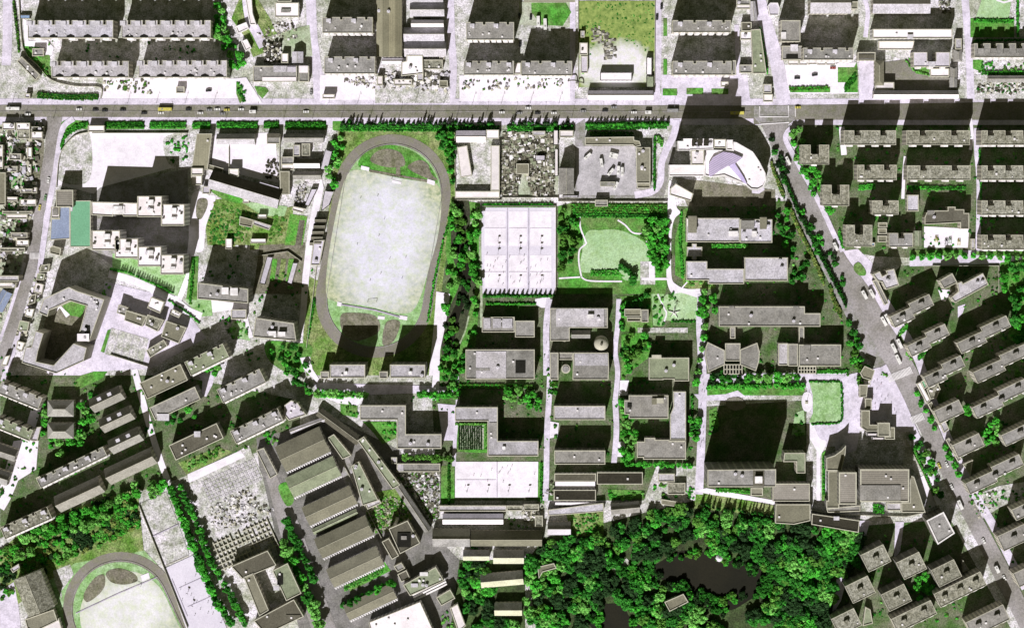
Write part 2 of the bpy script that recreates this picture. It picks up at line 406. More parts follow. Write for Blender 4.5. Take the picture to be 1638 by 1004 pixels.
def apt(label, g, h=17, units=4, roof='roof_pale', wall='wall_cream', kind='A', group=None, notch=None, off=.5, cat='apartment block', name='apartment_block', step=0.0):
    """housing block: deep stair slots on the shaded long side, balconies on the sunny one, a stair house per unit"""
    P, ang, (wp, dp) = geom(g) if isinstance(g, str) else g
    p = [W(u, v, h) for u, v in P]; cx, cy = centre(p)
    FOOT.append(list(p))
    # local frame: x along the block, y to the shaded side
    a = Vector(p[0]); b = Vector(p[1]); L = (b - a).normalized(); Wd = (b - a).length; D = (Vector(p[3]) - a).length
    an = math.atan2(L.y, L.x)
    root = thing(name, label, cat, (cx, cy, 0), group, an)
    x0 = -Wd / 2; y1 = D / 2; y0 = -D / 2; n = units
    nw, nd = (notch or {'A': (2.1, 3.4), 'B': (4.6, 3.6), 'C': (0, 0), 'D': (2.2, 2.0), 'E': (7.0, 7.0)}[kind])
    out = []
    stg = lambda x: step * (1 if x > 0.01 else 0)
    # sunny side, left to right, then the shaded side back
    if step:
        out += [(x0, y0), (0, y0), (0, y0 + step), (-x0, y0 + step)]
    else: out += [(x0, y0), (-x0, y0)]
    top = []
    cs = [x0 + Wd * (i + off) / n for i in range(n)]
    cs = [c for c in cs if abs(c) < Wd / 2 - nw]
    top.append((-x0, y1 + step))
    done = False
    for c in reversed(cs):
        if step and c < 0 and not done: top += [(0, y1 + step), (0, y1)]; done = True
        if nw: s = stg(c); top += [(c + nw / 2, y1 + s), (c + nw / 2, y1 - nd + s), (c - nw / 2, y1 - nd + s), (c - nw / 2, y1 + s)]
    if step and not done: top += [(0, y1 + step), (0, y1)]
    top.append((x0, y1)); out += top
    w_ = MB(); w_.sides(out, -.5, h); w_.build('wall', wall, root)
    q = inset(out, .3); r = MB(); r.face([(x, y, h) for x, y in q]); rf = r.build('roof', roof, root)
    pr = MB(); m = len(out); o2 = inset(out, -.1); ph = .6
    for i in range(m):
        j = (i + 1) % m
        pr.face([(*o2[i], h + ph), (*o2[j], h + ph), (*q[j], h + ph), (*q[i], h + ph)]); pr.face([(*o2[i], h - .4), (*o2[j], h - .4), (*o2[j], h + ph), (*o2[i], h + ph)])
        pr.face([(*q[j], h - .05), (*q[i], h - .05), (*q[i], h + ph), (*q[j], h + ph)])
    pr.build('parapet', 'trim', root)
    for c in cs:
        s = stg(c)
        sh = MB()
        if kind == 'A': sh.box(c - Wd / n * .42, y1 - 2.2 + s, 4.2, 3.6, h, h + 1.6)
        elif kind == 'B': sh.box(c, y1 - nd - 2.3 + s, 4.4, 3.8, h, h + 2.4)
        elif kind == 'E': sh.box(c, y1 - nd - 2.4 + s, 5, 4, h, h + 2.4)
        else:
            yb = (y1 - 2.6 if kind == 'D' else .6) + s
            sh.box(c, yb, 3.6, 2.6, h, h + 2.8); sh.box(c + .9, yb - 1.6, 1.6, 1.2, h, h + 1.2)
        if kind == 'D' and n > 3 and cs.index(c) % 2: continue
        sh.build('stair_house', 'stair_roof' if roof in ('roof_pale', 'roof_lavender') or kind == 'D' else roof, rf)
    bw = Wd / n
    for i in range(n):
        for f in ((.5,) if kind in 'AE' else (.27, .73)):
            c = x0 + bw * (i + f); s = stg(c); bb = MB(); bl = 5.2 if kind == 'A' else 3.4
            for k in range(1, max(2, int(h / 3))):
                z = k * 3.0; bb.box(c, y0 - .65 + s, bl, 1.5, z - .15, z + 1.0)
            bb.box(c, y0 - .5 + s, .2, 1.1, 2.8, z + .9); bb.build('balcony', 'trim_white', root)
    if kind == 'A':      # dark plates paint the shade of recesses along the sunny roof edge
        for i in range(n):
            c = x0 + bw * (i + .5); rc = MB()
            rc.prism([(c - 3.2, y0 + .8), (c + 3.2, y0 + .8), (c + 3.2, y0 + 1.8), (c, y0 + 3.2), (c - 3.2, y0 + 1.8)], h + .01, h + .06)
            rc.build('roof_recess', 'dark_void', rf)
    for k in range(int(n * 1.3)):
        o = newobj('vent' , VENT_ME, rf); o.location = (random.uniform(x0 + 2, -x0 - 2), random.uniform(y0 + 2, y0 + D * .45), h); o.scale = (random.uniform(.5, 1.1),) * 3
    return root

# ---------------------------------------------------------------- plants
def crown_arrays(nb, nl, leaf, seed, tall=1.0, cone=False):
    """leaf-clump crown of radius 1: quads scattered over several lobes"""
    r = np.random.default_rng(seed); V = []
    for k in range(nb):
        if cone: t = (k + .5) / nb; c = np.array([*r.normal(0, .12, 2), t * tall * 2]); rad = .95 * (1 - t) + .12
        else:
            a = 2 * pi * k / nb + r.uniform(-.5, .5); q = r.uniform(.25, .72) if k else 0
            c = np.array([q * cos(a), q * sin(a), r.uniform(.5, 1.0) * tall]); rad = r.uniform(.3, .5)
        dirs = r.normal(size=(nl, 3)); dirs[:, 2] = np.abs(dirs[:, 2]) * 1.1 - .25; dirs /= np.linalg.norm(dirs, axis=1)[:, None]
        pos = c + dirs * rad * r.uniform(.7, 1.08, (nl, 1)) * np.array([1, 1, .85])
        nrm = dirs * .7 + np.array([0, -.25, .75]) + r.normal(0, .38, (nl, 3)); nrm /= np.linalg.norm(nrm, axis=1)[:, None]
        t1 = np.cross(nrm, r.normal(size=(nl, 3))); t1 /= np.linalg.norm(t1, axis=1)[:, None]; t2 = np.cross(nrm, t1)
        sz = leaf * r.uniform(.6, 1.3, (nl, 1))
        V.append(np.stack([pos - t1 * sz - t2 * sz * .6, pos + t1 * sz - t2 * sz * .6, pos + t1 * sz + t2 * sz * .6, pos - t1 * sz + t2 * sz * .6], 1))
    return np.concatenate(V).reshape(-1, 3).astype(np.float32)
def quads_mesh(name, V, m, mi=None):
    me = bpy.data.meshes.new(name); n = len(V) // 4
    me.vertices.add(len(V)); me.vertices.foreach_set('co', V.ravel())
    me.loops.add(len(V)); me.loops.foreach_set('vertex_index', np.arange(len(V), dtype=np.int32))
    me.polygons.add(n); me.polygons.foreach_set('loop_start', np.arange(0, len(V), 4, dtype=np.int32))
    try: me.polygons.foreach_set('loop_total', np.full(n, 4, dtype=np.int32))
    except Exception: pass
    for mm in ([m] if isinstance(m, str) else m): me.materials.append(MATS[mm])
    if mi is not None: me.polygons.foreach_set('material_index', mi)
    me.update(); me.validate()
    return me
CR = [crown_arrays(10, 42, .15, 100 + i, .9) for i in range(5)]
CONE = [crown_arrays(9, 34, .2, 200 + i, 1.3, True) for i in range(3)]
SHR = [crown_arrays(5, 26, .2, 300 + i, .7) for i in range(4)]
LEAFS = ['leaf_green', 'leaf_dark', 'leaf_olive', 'leaf_light', 'leaf_black']
CM = {}
def crownmesh(kind, i, m):
    k = (kind, i, m)
    if k not in CM: CM[k] = quads_mesh('crown', {'t': CR, 'c': CONE, 's': SHR}[kind][i], m)
    return CM[k]
def trunkmesh():
    b = MB(); b.tube((0, 0, -.3), (0, 0, .55), .07, .045, 7)
    for k in range(4):
        a = k * pi / 2 + .3; b.tube((0, 0, .42 + k * .03), (.35 * cos(a), .35 * sin(a), .9), .03, .012, 5)
    return b.build('trunk', 'bark', link=False)
TRUNK = trunkmesh()
NTREE = [0]
TREES = []
def tree(u, v, rpx, m='leaf_green', label='', group=None, kind='t', hh=None, cat='tree', name='tree'):
    """u,v: photo position of the crown, rpx its radius in photo pixels; broadleaf trees are built by plant_trees()"""
    if kind == 't': TREES.append((rpx * 1.3, u, v, m, label, group)); return
    R = rpx * S * 1.15; h = hh or R * 2 + 2; x, y = W(u, v)
    root = thing(name, label, cat, (x, y, 0), group, random.uniform(0, 6.28))
    c = newobj('crown', crownmesh(kind, random.randrange({'c': 3, 's': 4}[kind]), m), root)
    if kind == 'c': c.scale = (R, R, h / 2.7); t = newobj('trunk', TRUNK, root); t.scale = (R, R, h * .4)
    else: c.scale = (R, R, R * 1.2)
    return root
def plant_trees(most=292):
    """the largest trees one by one, each with its trunk; the many small ones as one mass"""
    L = sorted(TREES, key=lambda q: -q[0])
    for r, u, v, m, label, group in sorted(L[:most], key=lambda q: q[2]):
        R = r * S; h = R * 1.9 + 2.2; x, y = W(u, v, h * .55)
        root = thing('tree', label, 'tree', (x, y, 0), group, random.uniform(0, 6.28))
        c = newobj('crown', crownmesh('t', random.randrange(5), m), root); c.location.z = h * .25; c.scale = (R * random.uniform(.9, 1.15), R, h * .5)
        t = newobj('trunk', TRUNK, root); t.scale = (R + .5, R + .5, h * .85)
    ms = ('leaf_green', 'leaf_dark', 'leaf_olive', 'leaf_light', 'leaf_black')
    o = foliage('small_trees', [(u, v, r, ms.index(m)) for r, u, v, m, _, _ in L[most:]], list(ms), 't', 1.5)
    tag(o, 'small garden and street trees filling the gaps between the blocks', 'small trees', None, 'stuff')
def foliage(name, spots, m, kind='s', hk=1.2, z0=0.0):
    """one mass of leaf clumps; spots = [(u, v, r_px, material index)]"""
    VV = []; MI = []
    src = {'t': CR, 'c': CONE, 's': SHR}[kind]
    for (u, v, r, mi) in spots:
        R = r * S; x, y = W(u, v, R * hk * .6); a = random.uniform(0, 6.28)
        A = src[random.randrange(len(src))]; ca, sa = cos(a), sin(a)
        X = A[:, 0] * ca - A[:, 1] * sa; Y = A[:, 0] * sa + A[:, 1] * ca
        VV.append(np.stack([X * R + x, Y * R + y, A[:, 2] * R * hk + z0], 1)); MI.append(np.full(len(A) // 4, mi, dtype=np.int32))
    V = np.concatenate(VV).astype(np.float32)
    return newobj(name, quads_mesh(name, V, m, np.concatenate(MI)))
def along(line, step, jit=0.0):
    out = []; carry = 0
    for (x0, y0), (x1, y1) in zip(line[:-1], line[1:]):
        l = math.hypot(x1 - x0, y1 - y0); t = carry
        while t < l:
            out.append((x0 + (x1 - x0) * t / l + random.uniform(-jit, jit), y0 + (y1 - y0) * t / l + random.uniform(-jit, jit))); t += step
        carry = t - l
    return out
def hedge(label, line, wpx, m=('leaf_green', 'leaf_dark'), cat='hedge', h=1.6, name='hedge', group=None):
    sp = []
    rows = max(1, int(wpx / 3))
    for k in range(rows):
        off = (k + .5) / rows * wpx - wpx / 2
        for (x, y) in along(line, 2.6, .6): sp.append((x, y + off * .999, 2.3, random.choice((0, 0, 1))))
    return tag(foliage(name, sp, list(m), 's', h), label, cat, group)
def poly_scatter(P, n, fn):
    xs = [p[0] for p in P]; ys = [p[1] for p in P]; k = 0; t = 0
    while k < n and t < n * 30:
        t += 1; x = random.uniform(min(xs), max(xs)); y = random.uniform(min(ys), max(ys))
        if inpoly(x, y, P): fn(x, y); k += 1
def rubble(name, label, P, n, smax=3.0, mats=('box_white', 'roof_dark', 'trim', 'roof_grey', 'roof_green', 'roof_black', 'brown_earth'), hmax=1.6, cat='rubble', kind='stuff', smin=.8, angs=None):
    b = MB()
    def f(x, y):
        wx, wy = W(x, y); b.cur = random.randrange(len(mats))
        b.box(wx, wy, random.uniform(smin, smax), random.uniform(smin, smax), -.05, random.uniform(.3, hmax), random.choice(angs) if angs else random.uniform(0, pi))
    poly_scatter(P, n, f); o = b.build(name, list(mats))
    return tag(o, label, cat, None, kind)
def fence(label, line, h=2.0, m='trim', cat='wall', name='boundary_wall', th=.35):
    b = MB(); 
    for (a, c) in zip(line[:-1], line[1:]):
        p0 = W(*a, h); p1 = W(*c, h); l = math.dist(p0, p1)
        if l < .1: continue
        b.box((p0[0] + p1[0]) / 2, (p0[1] + p1[1]) / 2, l, th, -.2, h, math.atan2(p1[1] - p0[1], p1[0] - p0[0]))
    return tag(b.build(name, m), label, cat)
# ================================================================ the ground
b = MB(); b.face([(-900, -800, 0), (900, -800, 0), (900, 500, 0), (-900, 500, 0)]); b.build('ground', 'ground')['kind'] = 'structure'

def gp(name, m, layer, s, smooth=False): return patch(name, pts(s), m, layer, smooth=smooth)
# main street across the top
gp('pavement', 'paving', 2, '-40 158 1640 158 1700 158 1700 200 -40 200')
gp('main_road', 'asphalt', 4, '-40 168 600 168 1210 169 1300 168 1700 162 1700 192 1262 192 1262 199 1206 199 1205 190 -40 187')
gp('road_junction', 'asphalt_pale', 5, '1206 170 1272 169 1270 192 1262 199 1216 199 1206 188')
# street on the left
gp('side_street', 'street_asphalt', 5, '75 187 100 187 93 230 87 270 77 310 69 350 63 400 59 430 46 470 31 520 16 560 5 600 -30 600 -8 570 6 540 21 480 36 430 47 390 56 330 63 290 72 240')
strip('pavement', pts('118 190 104 200 98 215 93 245 88 280 80 320 73 365 68 400 62 440 50 480 34 525 20 565 5 610'), 9, 'paving', 6)
strip('pavement', pts('40 420 28 460 12 510 0 545'), 5, 'paving', 6)
# avenue running down to the right
AL = pts('1215 195 1232 230 1252 280 1275 325 1300 375 1325 420 1350 465 1378 515 1402 555 1420 590 1440 630 1462 670 1480 705 1502 750 1525 795 1548 840 1572 885 1596 935 1640 1020')
AR = pts('1262 195 1256 220 1268 252 1290 295 1312 335 1335 380 1356 415 1390 460 1420 515 1446 555 1466 590 1480 622 1492 662 1510 705 1532 750 1554 795 1578 840 1602 885 1626 930 1668 1020')
patch('avenue', AL + AR[::-1], 'street_asphalt', 5)
strip('pavement', pts('1272 199 1259 212 1257 225 1268 246 1282 272 1301 306 1317 338 1334 375 1348 402'), 8, 'paving', 7)
strip('pavement', pts('1398 455 1432 508 1462 560 1478 600 1492 640 1502 665 1518 705 1542 755 1564 798 1590 842 1614 890 1640 940'), 13, 'paving', 7)
gp('forecourt', 'paving', 2, '1344 402 1372 398 1395 420 1400 450 1420 490 1440 520 1428 560 1400 520 1370 450 1350 425')
strip('pavement', pts('1412 585 1440 640 1462 690 1490 750 1500 770'), 12, 'paving', 7)
gp('forecourt', 'paving', 6, '1352 600 1415 585 1438 634 1460 676 1462 690 1440 690 1420 675 1375 688 1370 720 1340 730 1335 712 1310 700 1298 672 1305 600')
for i, (u, v, l) in enumerate(((1440, 598, 38), (1468, 668, 20))):
    c = MB()
    for k in range(int(l / 2)):
        x, y = W(u - l / 2 + k * 2, v + l * .2 - k * .8); c.cur = 0
        q = orect(x, y, .7, 6.0, radians(23)); c.face([(px, py, .88) for px, py in q])
    o = c.build('zebra_crossing', 'line_paint'); o['kind'] = 'structure'
c = MB()
for k in range(8): x, y = W(50 + k * 2, 409); c.face([(px, py, .88) for px, py in orect(x, y, .5, 5, 0)])
c.build('zebra_crossing', 'line_paint')['kind'] = 'structure'
NLINE = [0]
def line(pl, wd=.8, m='line_paint', z=0, closed=False):
    n = len(pl); z = .86 + .0009 * NLINE[0]; NLINE[0] += 1; c = MB(); wp = wd / S
    q = (pl[-2:-1] if pl[0] == pl[-1] else pl[-1:]) + pl + pl[:2] if closed else [pl[0]] + pl + [pl[-1]]
    P = strip_poly(q, wp); N = len(q); m_ = N - 1
    for i in range(1 if not closed else 1, N - 2):
        c.face([(*W(*t), z) for t in (P[i], P[i + 1], P[2 * N - 2 - i], P[2 * N - 1 - i])])
    o = c.build('road_marking', m); o['kind'] = 'structure'
    if o.data.polygons[0].normal.z < 0: o.data.flip_normals()
    return o
line(pts('1215 170 1215 187 1261 187 1261 169')); line(pts('1217 199 1262 196')); line(pts('1272 169 1272 187'), .6)
line([(-30, 178), (1200, 179)], .3, 'asphalt_pale')

# lanes of the upper blocks
for s, w_ in (('12 -10 12 60 10 105', 15), ('497 -10 500 60 508 120 510 165', 16), ('720 -10 722 60 725 110 722 165', 12), ('916 -10 916 60 915 165', 9), ('1053 -10 1053 90 1050 165', 10), ('1178 40 1180 90 1182 125', 7), ('1212 -5 1222 30 1240 90 1255 168', 22), ('1382 -5 1388 20 1384 60', 7), ('1386 98 1386 158', 24), ('1543 -10 1546 30 1550 80 1553 160', 12)):
    strip('lane', pts(s), w_, 'paving', 3)
gp('yard', 'concrete_yard', 2, '0 95 60 100 80 140 45 148 0 150')
gp('forecourt', 'white_paving', 1, '165 126 380 126 390 165 165 165')
gp('forecourt', 'concrete_yard', 1, '400 130 600 120 600 166 400 166')
gp('forecourt', 'white_paving', 3, '512 120 600 119 600 160 512 160')
gp('forecourt', 'concrete_yard', 3, '600 122 720 122 720 165 600 165')
gp('forecourt', 'white_paving', 3, '735 121 912 121 912 162 735 162')
gp('waste_ground', 'rough_grass', 2, '384 -5 410 -5 432 30 440 50 450 60 440 78 405 92 392 60 370 30')
gp('dirt_yard', 'green_sand', 3, '425 60 495 40 500 90 430 100')
strip('lane', pts('395 -5 400 30 412 55 422 75'), 16, 'paving', 4)
gp('grass_verge', 'grass', 3, '36 70 60 74 80 90 82 125 72 120 45 90')
gp('path', 'white_paving', 4, '37 30 44 34 46 66 75 64 86 76 84 88 70 88 72 76 40 74')
gp('path', 'white_paving', 5, '374 126 394 124 420 165 385 165')
gp('grass_verge', 'grass', 6, '378 130 388 140 390 160 384 166 378 150')
gp('grass_verge', 'grass', 5, '407 138 425 140 430 146 420 158 412 150')
gp('tarmac_court', 'green_sand', 2, '830 3 920 3 916 44 830 40')
gp('grass_field', 'grass', 3, '850 5 905 5 914 20 900 42 865 40 850 20')
# overgrown building plot
gp('waste_ground', 'plot_ground', 3, '925 2 1048 2 1048 140 925 140')
gp('grass_verge', 'grass', 5, '1061 30 1067 30 1067 58 1061 58'); gp('grass_verge', 'grass', 5, '1061 95 1067 95 1067 120 1061 120')
gp('forecourt', 'paving', 2, '1058 120 1195 120 1200 160 1058 166')
for s in ('1060 142 1083 142 1083 153 1060 153', '1098 141 1125 141 1125 151 1098 151', '1138 142 1165 142 1165 151 1138 151'): gp('flower_bed', 'grass', 4, s)
gp('forecourt', 'white_paving', 3, '1255 104 1370 100 1372 150 1262 150')
gp('grass_verge', 'grass', 5, '1262 140 1328 139 1328 148 1264 148'); gp('grass_verge', 'grass', 5, '1340 108 1366 108 1370 100 1372 112 1372 148 1352 148 1352 132 1340 132')
gp('parking_yard', 'asphalt', 3, '1413 100 1460 94 1485 120 1530 122 1530 146 1413 146')  # dark asphalt tone paints the curved shadow lying on this ground
gp('forecourt', 'concrete_yard', 2, '1404 64 1460 64 1458 100 1404 84')
gp('grass_verge', 'grass', 4, '1452 92 1490 106 1490 122 1465 118')
gp('lawn', 'pale_lawn', 3, '1572 -5 1618 -5 1614 30 1560 30'); gp('grass_verge', 'grass', 4, '1552 30 1622 30 1622 60 1552 60'); gp('grass_verge', 'grass', 4, '1556 65 1572 65 1572 116 1556 110')
gp('running_ring', 'white_paving', 5, '1588 -8 1624 -8 1620 2 1606 6 1594 2'); gp('lawn', 'lawn', 6, '1592 -8 1620 -8 1616 0 1606 3 1597 0')
gp('dirt_yard', 'concrete_yard', 2, '1555 120 1640 118 1640 158 1555 160')
# left quarter
gp('backyard', 'green_sand', 1, '-10 190 75 190 60 290 40 400 20 470 -10 540')
gp('grass_verge', 'brown_earth', 2, '50 235 70 225 66 280 58 290 48 280', True)
gp('grass_verge', 'grass', 3, '98 196 130 193 142 195 141 206 120 212 105 224 96 236', True)
gp('parade_ground', 'white_paving', 2, '98 240 110 216 142 211 298 212 300 262 160 300 150 310 92 295')
gp('concrete_pad', 'concrete_yard', 3, '112 214 143 212 143 288 94 288 98 240', True)
gp('dirt_yard', 'ground', 3, '262 222 302 216 304 262 272 264', True)
gp('grass_verge', 'grass', 3, '168 194 231 194 231 207 168 207'); gp('grass_verge', 'grass', 3, '240 194 296 194 296 207 240 207')
for s in ('308 194 337 194 337 207 308 207', '347 194 412 194 412 206 347 206', '422 194 447 194 447 206 422 206', '456 194 522 194 522 208 456 208', '532 194 552 194 552 212 532 208'): gp('grass_verge', 'grass', 3, s)
gp('housing_court', 'asphalt_pale', 1, '146 300 300 270 305 440 200 440 146 400')
strip('lane', pts('312 340 306 400 300 440 284 480'), 12, 'white_paving', 3)
strip('lane', pts('174 438 205 446 235 458 262 472 282 482 300 496 322 506'), 12, 'white_paving', 4)
gp('grass_verge', 'lawn', 2, '180 405 255 425 290 445 278 470 230 455 180 430')
gp('grass_verge', 'lawn', 3, '278 440 298 438 284 474 272 468')
gp('grass_verge', 'lawn', 3, '295 478 340 478 340 505 318 506')
gp('grass_verge', 'grass', 3, '306 410 318 410 315 480 298 478')
gp('waste_ground', 'rough_grass', 2, '335 320 360 318 440 335 470 330 462 392 400 400 400 392 332 392 328 360')
gp('vegetable_plot', 'crop_green', 3, '464 342 492 346 484 392 455 392')
gp('dark_soil', 'dark_soil', 4, '479 352 488 352 482 392 472 392')
gp('vegetable_plot', 'brown_earth', 2, '415 392 488 388 484 470 405 470')
for i, x in enumerate((436, 450, 462)): gp('crop_row', ('crop_green', 'rough_grass', 'crop_green')[i], 4, f'{x} 414 {x+8} 414 {x+3} 450 {x-5} 450')
gp('dirt_yard', 'white_paving', 2, '308 310 335 312 345 318 330 360 325 400 310 400 302 380', True)
gp('dark_soil', 'brown_earth', 3, '316 320 330 318 332 330 322 350 314 345', True)
gp('yard', 'white_paving', 2, '335 216 440 212 446 292 420 288 340 268')
gp('yard', 'concrete_yard', 3, '448 218 516 218 514 300 448 296')
gp('yard', 'concrete_yard', 2, '338 290 450 320 450 335 338 306')
gp('grass_verge', 'grass', 4, '340 300 385 316 384 325 360 320 340 308', True)
gp('grass_verge', 'lawn', 3, '385 322 460 330 455 346 420 345')
gp('lane', 'white_paving', 4, '514 285 518 300 508 350 500 390 494 450 490 500 482 548 474 548 480 500 484 440 490 390 496 350 504 310')
gp('running_apron', 'concrete_yard', 2, '518 300 535 300 530 345 520 430 500 440 502 400')
strip('lane', pts('398 450 392 500 402 540'), 7, 'white_paving', 4)
gp('forecourt', 'white_paving', 3, '338 480 392 486 390 492 340 500')
gp('grass_field', 'rough_grass', 2, '490 440 510 450 500 560 484 560')
gp('grass_verge', 'grass', 3, '428 546 470 548 500 556 480 600 440 585 425 565', True)
gp('grass_verge', 'lawn', 3, '374 512 400 520 400 545 378 540 366 530')
# courtyard school on the left
gp('forecourt', 'paving', 2, '168 450 250 470 300 500 330 540 240 590 180 592 130 600 80 600 60 580 140 560 160 500')
gp('courtyard', 'brown_earth', 3, '80 480 112 478 140 490 126 540 88 576 60 570 68 530')
gp('courtyard_lawn', 'grass', 4, '98 484 112 480 137 489 130 508 118 505 108 504'); gp('courtyard_path', 'white_paving', 5, '80 498 96 488 112 503 106 508 96 492 86 504'); 
gp('sports_yard', 'concrete_yard', 4, '178 524 238 542 228 582 168 566')
for k in range(5): line([(178 + k * 12, 526 + k * 3.6), (169 + k * 12, 565 + k * 3.4)], .3, 'line_grey', .56)
gp('grass_verge', 'grass', 4, '163 500 166 502 152 542 147 540'); gp('grass_verge', 'grass', 4, '172 528 178 526 167 564 161 562')
gp('grass_verge', 'grass', 4, '118 612 130 600 150 594 172 594 165 604 122 624')
# lower left lanes
strip('lane', pts('215 590 228 640 242 690 258 740 270 772'), 10, 'white_paving', 4)
strip('lane', pts('62 640 50 680 44 705 30 745 12 790 0 812'), 15, 'white_paving', 4)
gp('yard', 'white_paving', 3, '22 705 62 700 58 750 10 780 0 780')
gp('garden', 'rough_grass', 1, '118 622 150 615 160 660 165 700 120 700 60 730 62 660 100 630')
gp('waste_ground', 'garden_ground', 1, '0 600 60 600 280 600 480 640 480 700 300 760 0 860')
gp('service_road', 'paving', 3, '312 592 344 596 340 615 330 634 322 632 324 610')
gp('waste_ground', 'rough_grass', 2, '285 740 350 715 372 722 300 760')
gp('sand_yard', 'concrete_yard', 3, '300 762 398 712 420 760 440 850 336 895 310 820')
gp('path', 'white_paving', 4, '300 758 385 720 392 730 302 772')
gp('courts', 'concrete_yard', 4, '222 806 266 786 303 886 263 906')
gp('ball_court', 'court_lavender', 4, '264 908 316 884 365 1010 300 1010')
line(pts('243 858 285 838'), .8, 'line_grey', .56); line(pts('225 810 262 905 302 888'), .8, 'wall_plain', .56)
for s in ('286 940 330 920', '300 970 345 950', '275 925 300 985'): line(pts(s), .35, 'line_grey', .56)
gp('grass_field', 'lawn', 1, '60 900 220 860 240 900 300 1010 70 1010')
gp('forest_floor', 'rough_grass', 3, '0 880 60 830 220 780 225 830 230 880 120 900 60 940 0 990')
gp('yard', 'concrete_yard', 4, '85 912 112 902 118 918 98 945 100 960 88 930')
gp('forecourt', 'paving', 3, '0 945 22 930 30 970 34 1010 0 1010')
gp('side_lane', 'asphalt_pale', 3, '1244 262 1262 290 1290 340 1325 405 1350 455 1380 510 1404 552 1424 592 1412 600 1385 570 1358 515 1340 480 1310 420 1285 370 1262 320')
# ---- stadium ovals
def oval(c0, c1, r0, r1, n=28):
    ax = math.atan2(c1[1] - c0[1], c1[0] - c0[0]); P = []
    for i in range(n + 1): a = ax + pi / 2 + pi * i / n; P.append((c0[0] + r0 * cos(a), c0[1] + r0 * sin(a)))
    for i in range(n + 1): a = ax - pi / 2 + pi * i / n; P.append((c1[0] + r1 * cos(a), c1[1] + r1 * sin(a)))
    return P
gp('stadium_grass', 'rough_grass', 2, '542 206 740 206 740 330 712 420 700 520 700 600 490 600 485 540 520 400 530 290')
patch('running_track', oval((628, 308), (599, 478), 93, 94), 'cinder_track', 3)
patch('infield', oval((628, 309), (600, 478), 77, 76), 'lawn', 4)
patch('pitch', spline(pts('566 272 600 276 628 280 660 286 700 296 706 330 700 380 686 430 672 476 655 500 620 497 580 488 536 482 522 470 524 420 534 360 545 310 553 285'), 5, True), 'pitch_ground', 5)
gp('grass_verge', 'grass', 5, '575 255 592 240 625 232 660 242 685 262 700 290 690 292 640 285 580 270', True)
for i, s in enumerate(('592 256 602 243 620 238 640 244 648 258 645 266 625 268 605 264', '652 268 670 256 684 262 690 278 700 288 680 284', '545 505 560 500 600 505 606 530 570 545 548 530', '618 515 640 515 630 545 612 550')): gp('jumping_pit', 'brown_earth', 6, s, True)
gp('path', 'brown_earth', 7, '634 266 640 266 641 282 633 282'); gp('path', 'brown_earth', 7, '591 271 690 289 690 293 591 275')
for s in ('578 265 591 268 590 274 577 271', '684 286 696 290 695 297 683 293', '540 482 547 484 546 490 539 489', '639 504 652 506 651 512 638 510', '628 288 642 291 642 295 627 292', '605 505 616 506 615 511 604 510'): gp('concrete_pad', 'white_paving', 8, s)
line(pts('546 487 600 496 640 507'), 1.2, 'line_grey', .56)
P = oval((628, 309), (600, 478), 78.5, 77.5); line(P, .4, 'asphalt_pale', .56, True)
gp('concrete_pad', 'white_paving', 4, '698 466 720 470 714 512 704 560 692 600 686 600 694 520')
# lower stadium
c0, c1 = (193, 974), (263, 1124)
gp('stadium_grass', 'lawn', 2, '90 900 220 868 250 900 310 1010 60 1010')
patch('running_track', oval(c0, c1, 92, 92), 'cinder_track', 3)
patch('infield', oval(c0, c1, 76, 76), 'lawn', 4)
patch('pitch', oval((200, 984), c1, 72, 73), 'lower_pitch_ground', 5)
for s in ('134 950 150 925 166 918 168 935 158 950 140 962', '170 915 190 908 214 916 220 928 200 934 178 930'): gp('jumping_pit', 'brown_earth', 6, s, True)
line(pts('122 980 190 948 252 922'), .8, 'line_grey', .56); line(oval(c0, c1, 78, 78), .4, 'asphalt_pale', .56, True)
gp('concrete_pad', 'white_paving', 7, '225 920 238 915 240 923 228 928')
# ---- centre
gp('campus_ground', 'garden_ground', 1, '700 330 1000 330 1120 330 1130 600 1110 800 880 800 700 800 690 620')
gp('grass_verge', 'grass', 2, '722 318 768 325 768 470 760 560 730 600 700 610 706 540 722 450 712 400')
gp('stream_bank', 'wet_soil', 3, '726 322 750 322 752 395 762 450 750 500 735 555 710 570 706 550 716 500 735 450 722 400', True)
gp('pond', 'pond_water', 4, '733 335 745 340 743 375 755 420 747 470 734 510 724 555 713 556 719 510 736 470 740 430 730 390', True)
for s, w_ in (('765 330 756 350 742 385', 2), ('746 390 752 400 760 425', 2.5), ('750 505 744 530 735 550', 2.5), ('769 330 768 400 770 480 770 525', 4)): strip('path', pts(s), w_, 'green_sand', 6)
gp('tennis_courts', 'court_lavender', 4, '770 332 889 332 889 470 770 470')
for (x0, x1) in ((775, 809), (814, 843), (848, 882)):
    for (y0, y1) in ((338, 393), (408, 460)):
        gp('court_surface', 'white_paving', 5, f'{x0} {y0} {x1} {y0} {x1} {y1} {x0} {y1}')
for x in (811.5, 845.5): line([(x, 334), (x, 468)], .6, 'line_grey', .56)
for x0, x1 in ((775, 809), (814, 843), (848, 882)):
    line([(x0, 365), (x1, 365)], .25, 'line_grey', .56); line([(x0, 435), (x1, 435)], .25, 'line_grey', .56)
gp('bus_yard', 'asphalt_pale', 3, '920 200 936 190 936 232 1016 232 1018 300 1060 296 1062 240 1068 225 1085 195 1092 195 1080 240 1068 290 1062 315 920 316')
strip('service_road', pts('1082 192 1078 215 1066 240 1058 262 1056 290 1044 306 1015 312'), 11, 'paving', 5)
gp('bus_yard', 'bus_paving', 4, '922 234 1016 234 1018 302 1040 312 922 312')
gp('scrap_yard', 'green_sand', 3, '803 208 893 208 893 314 803 314')
gp('compound_yard', 'concrete_yard', 3, '728 210 800 210 800 318 728 318')
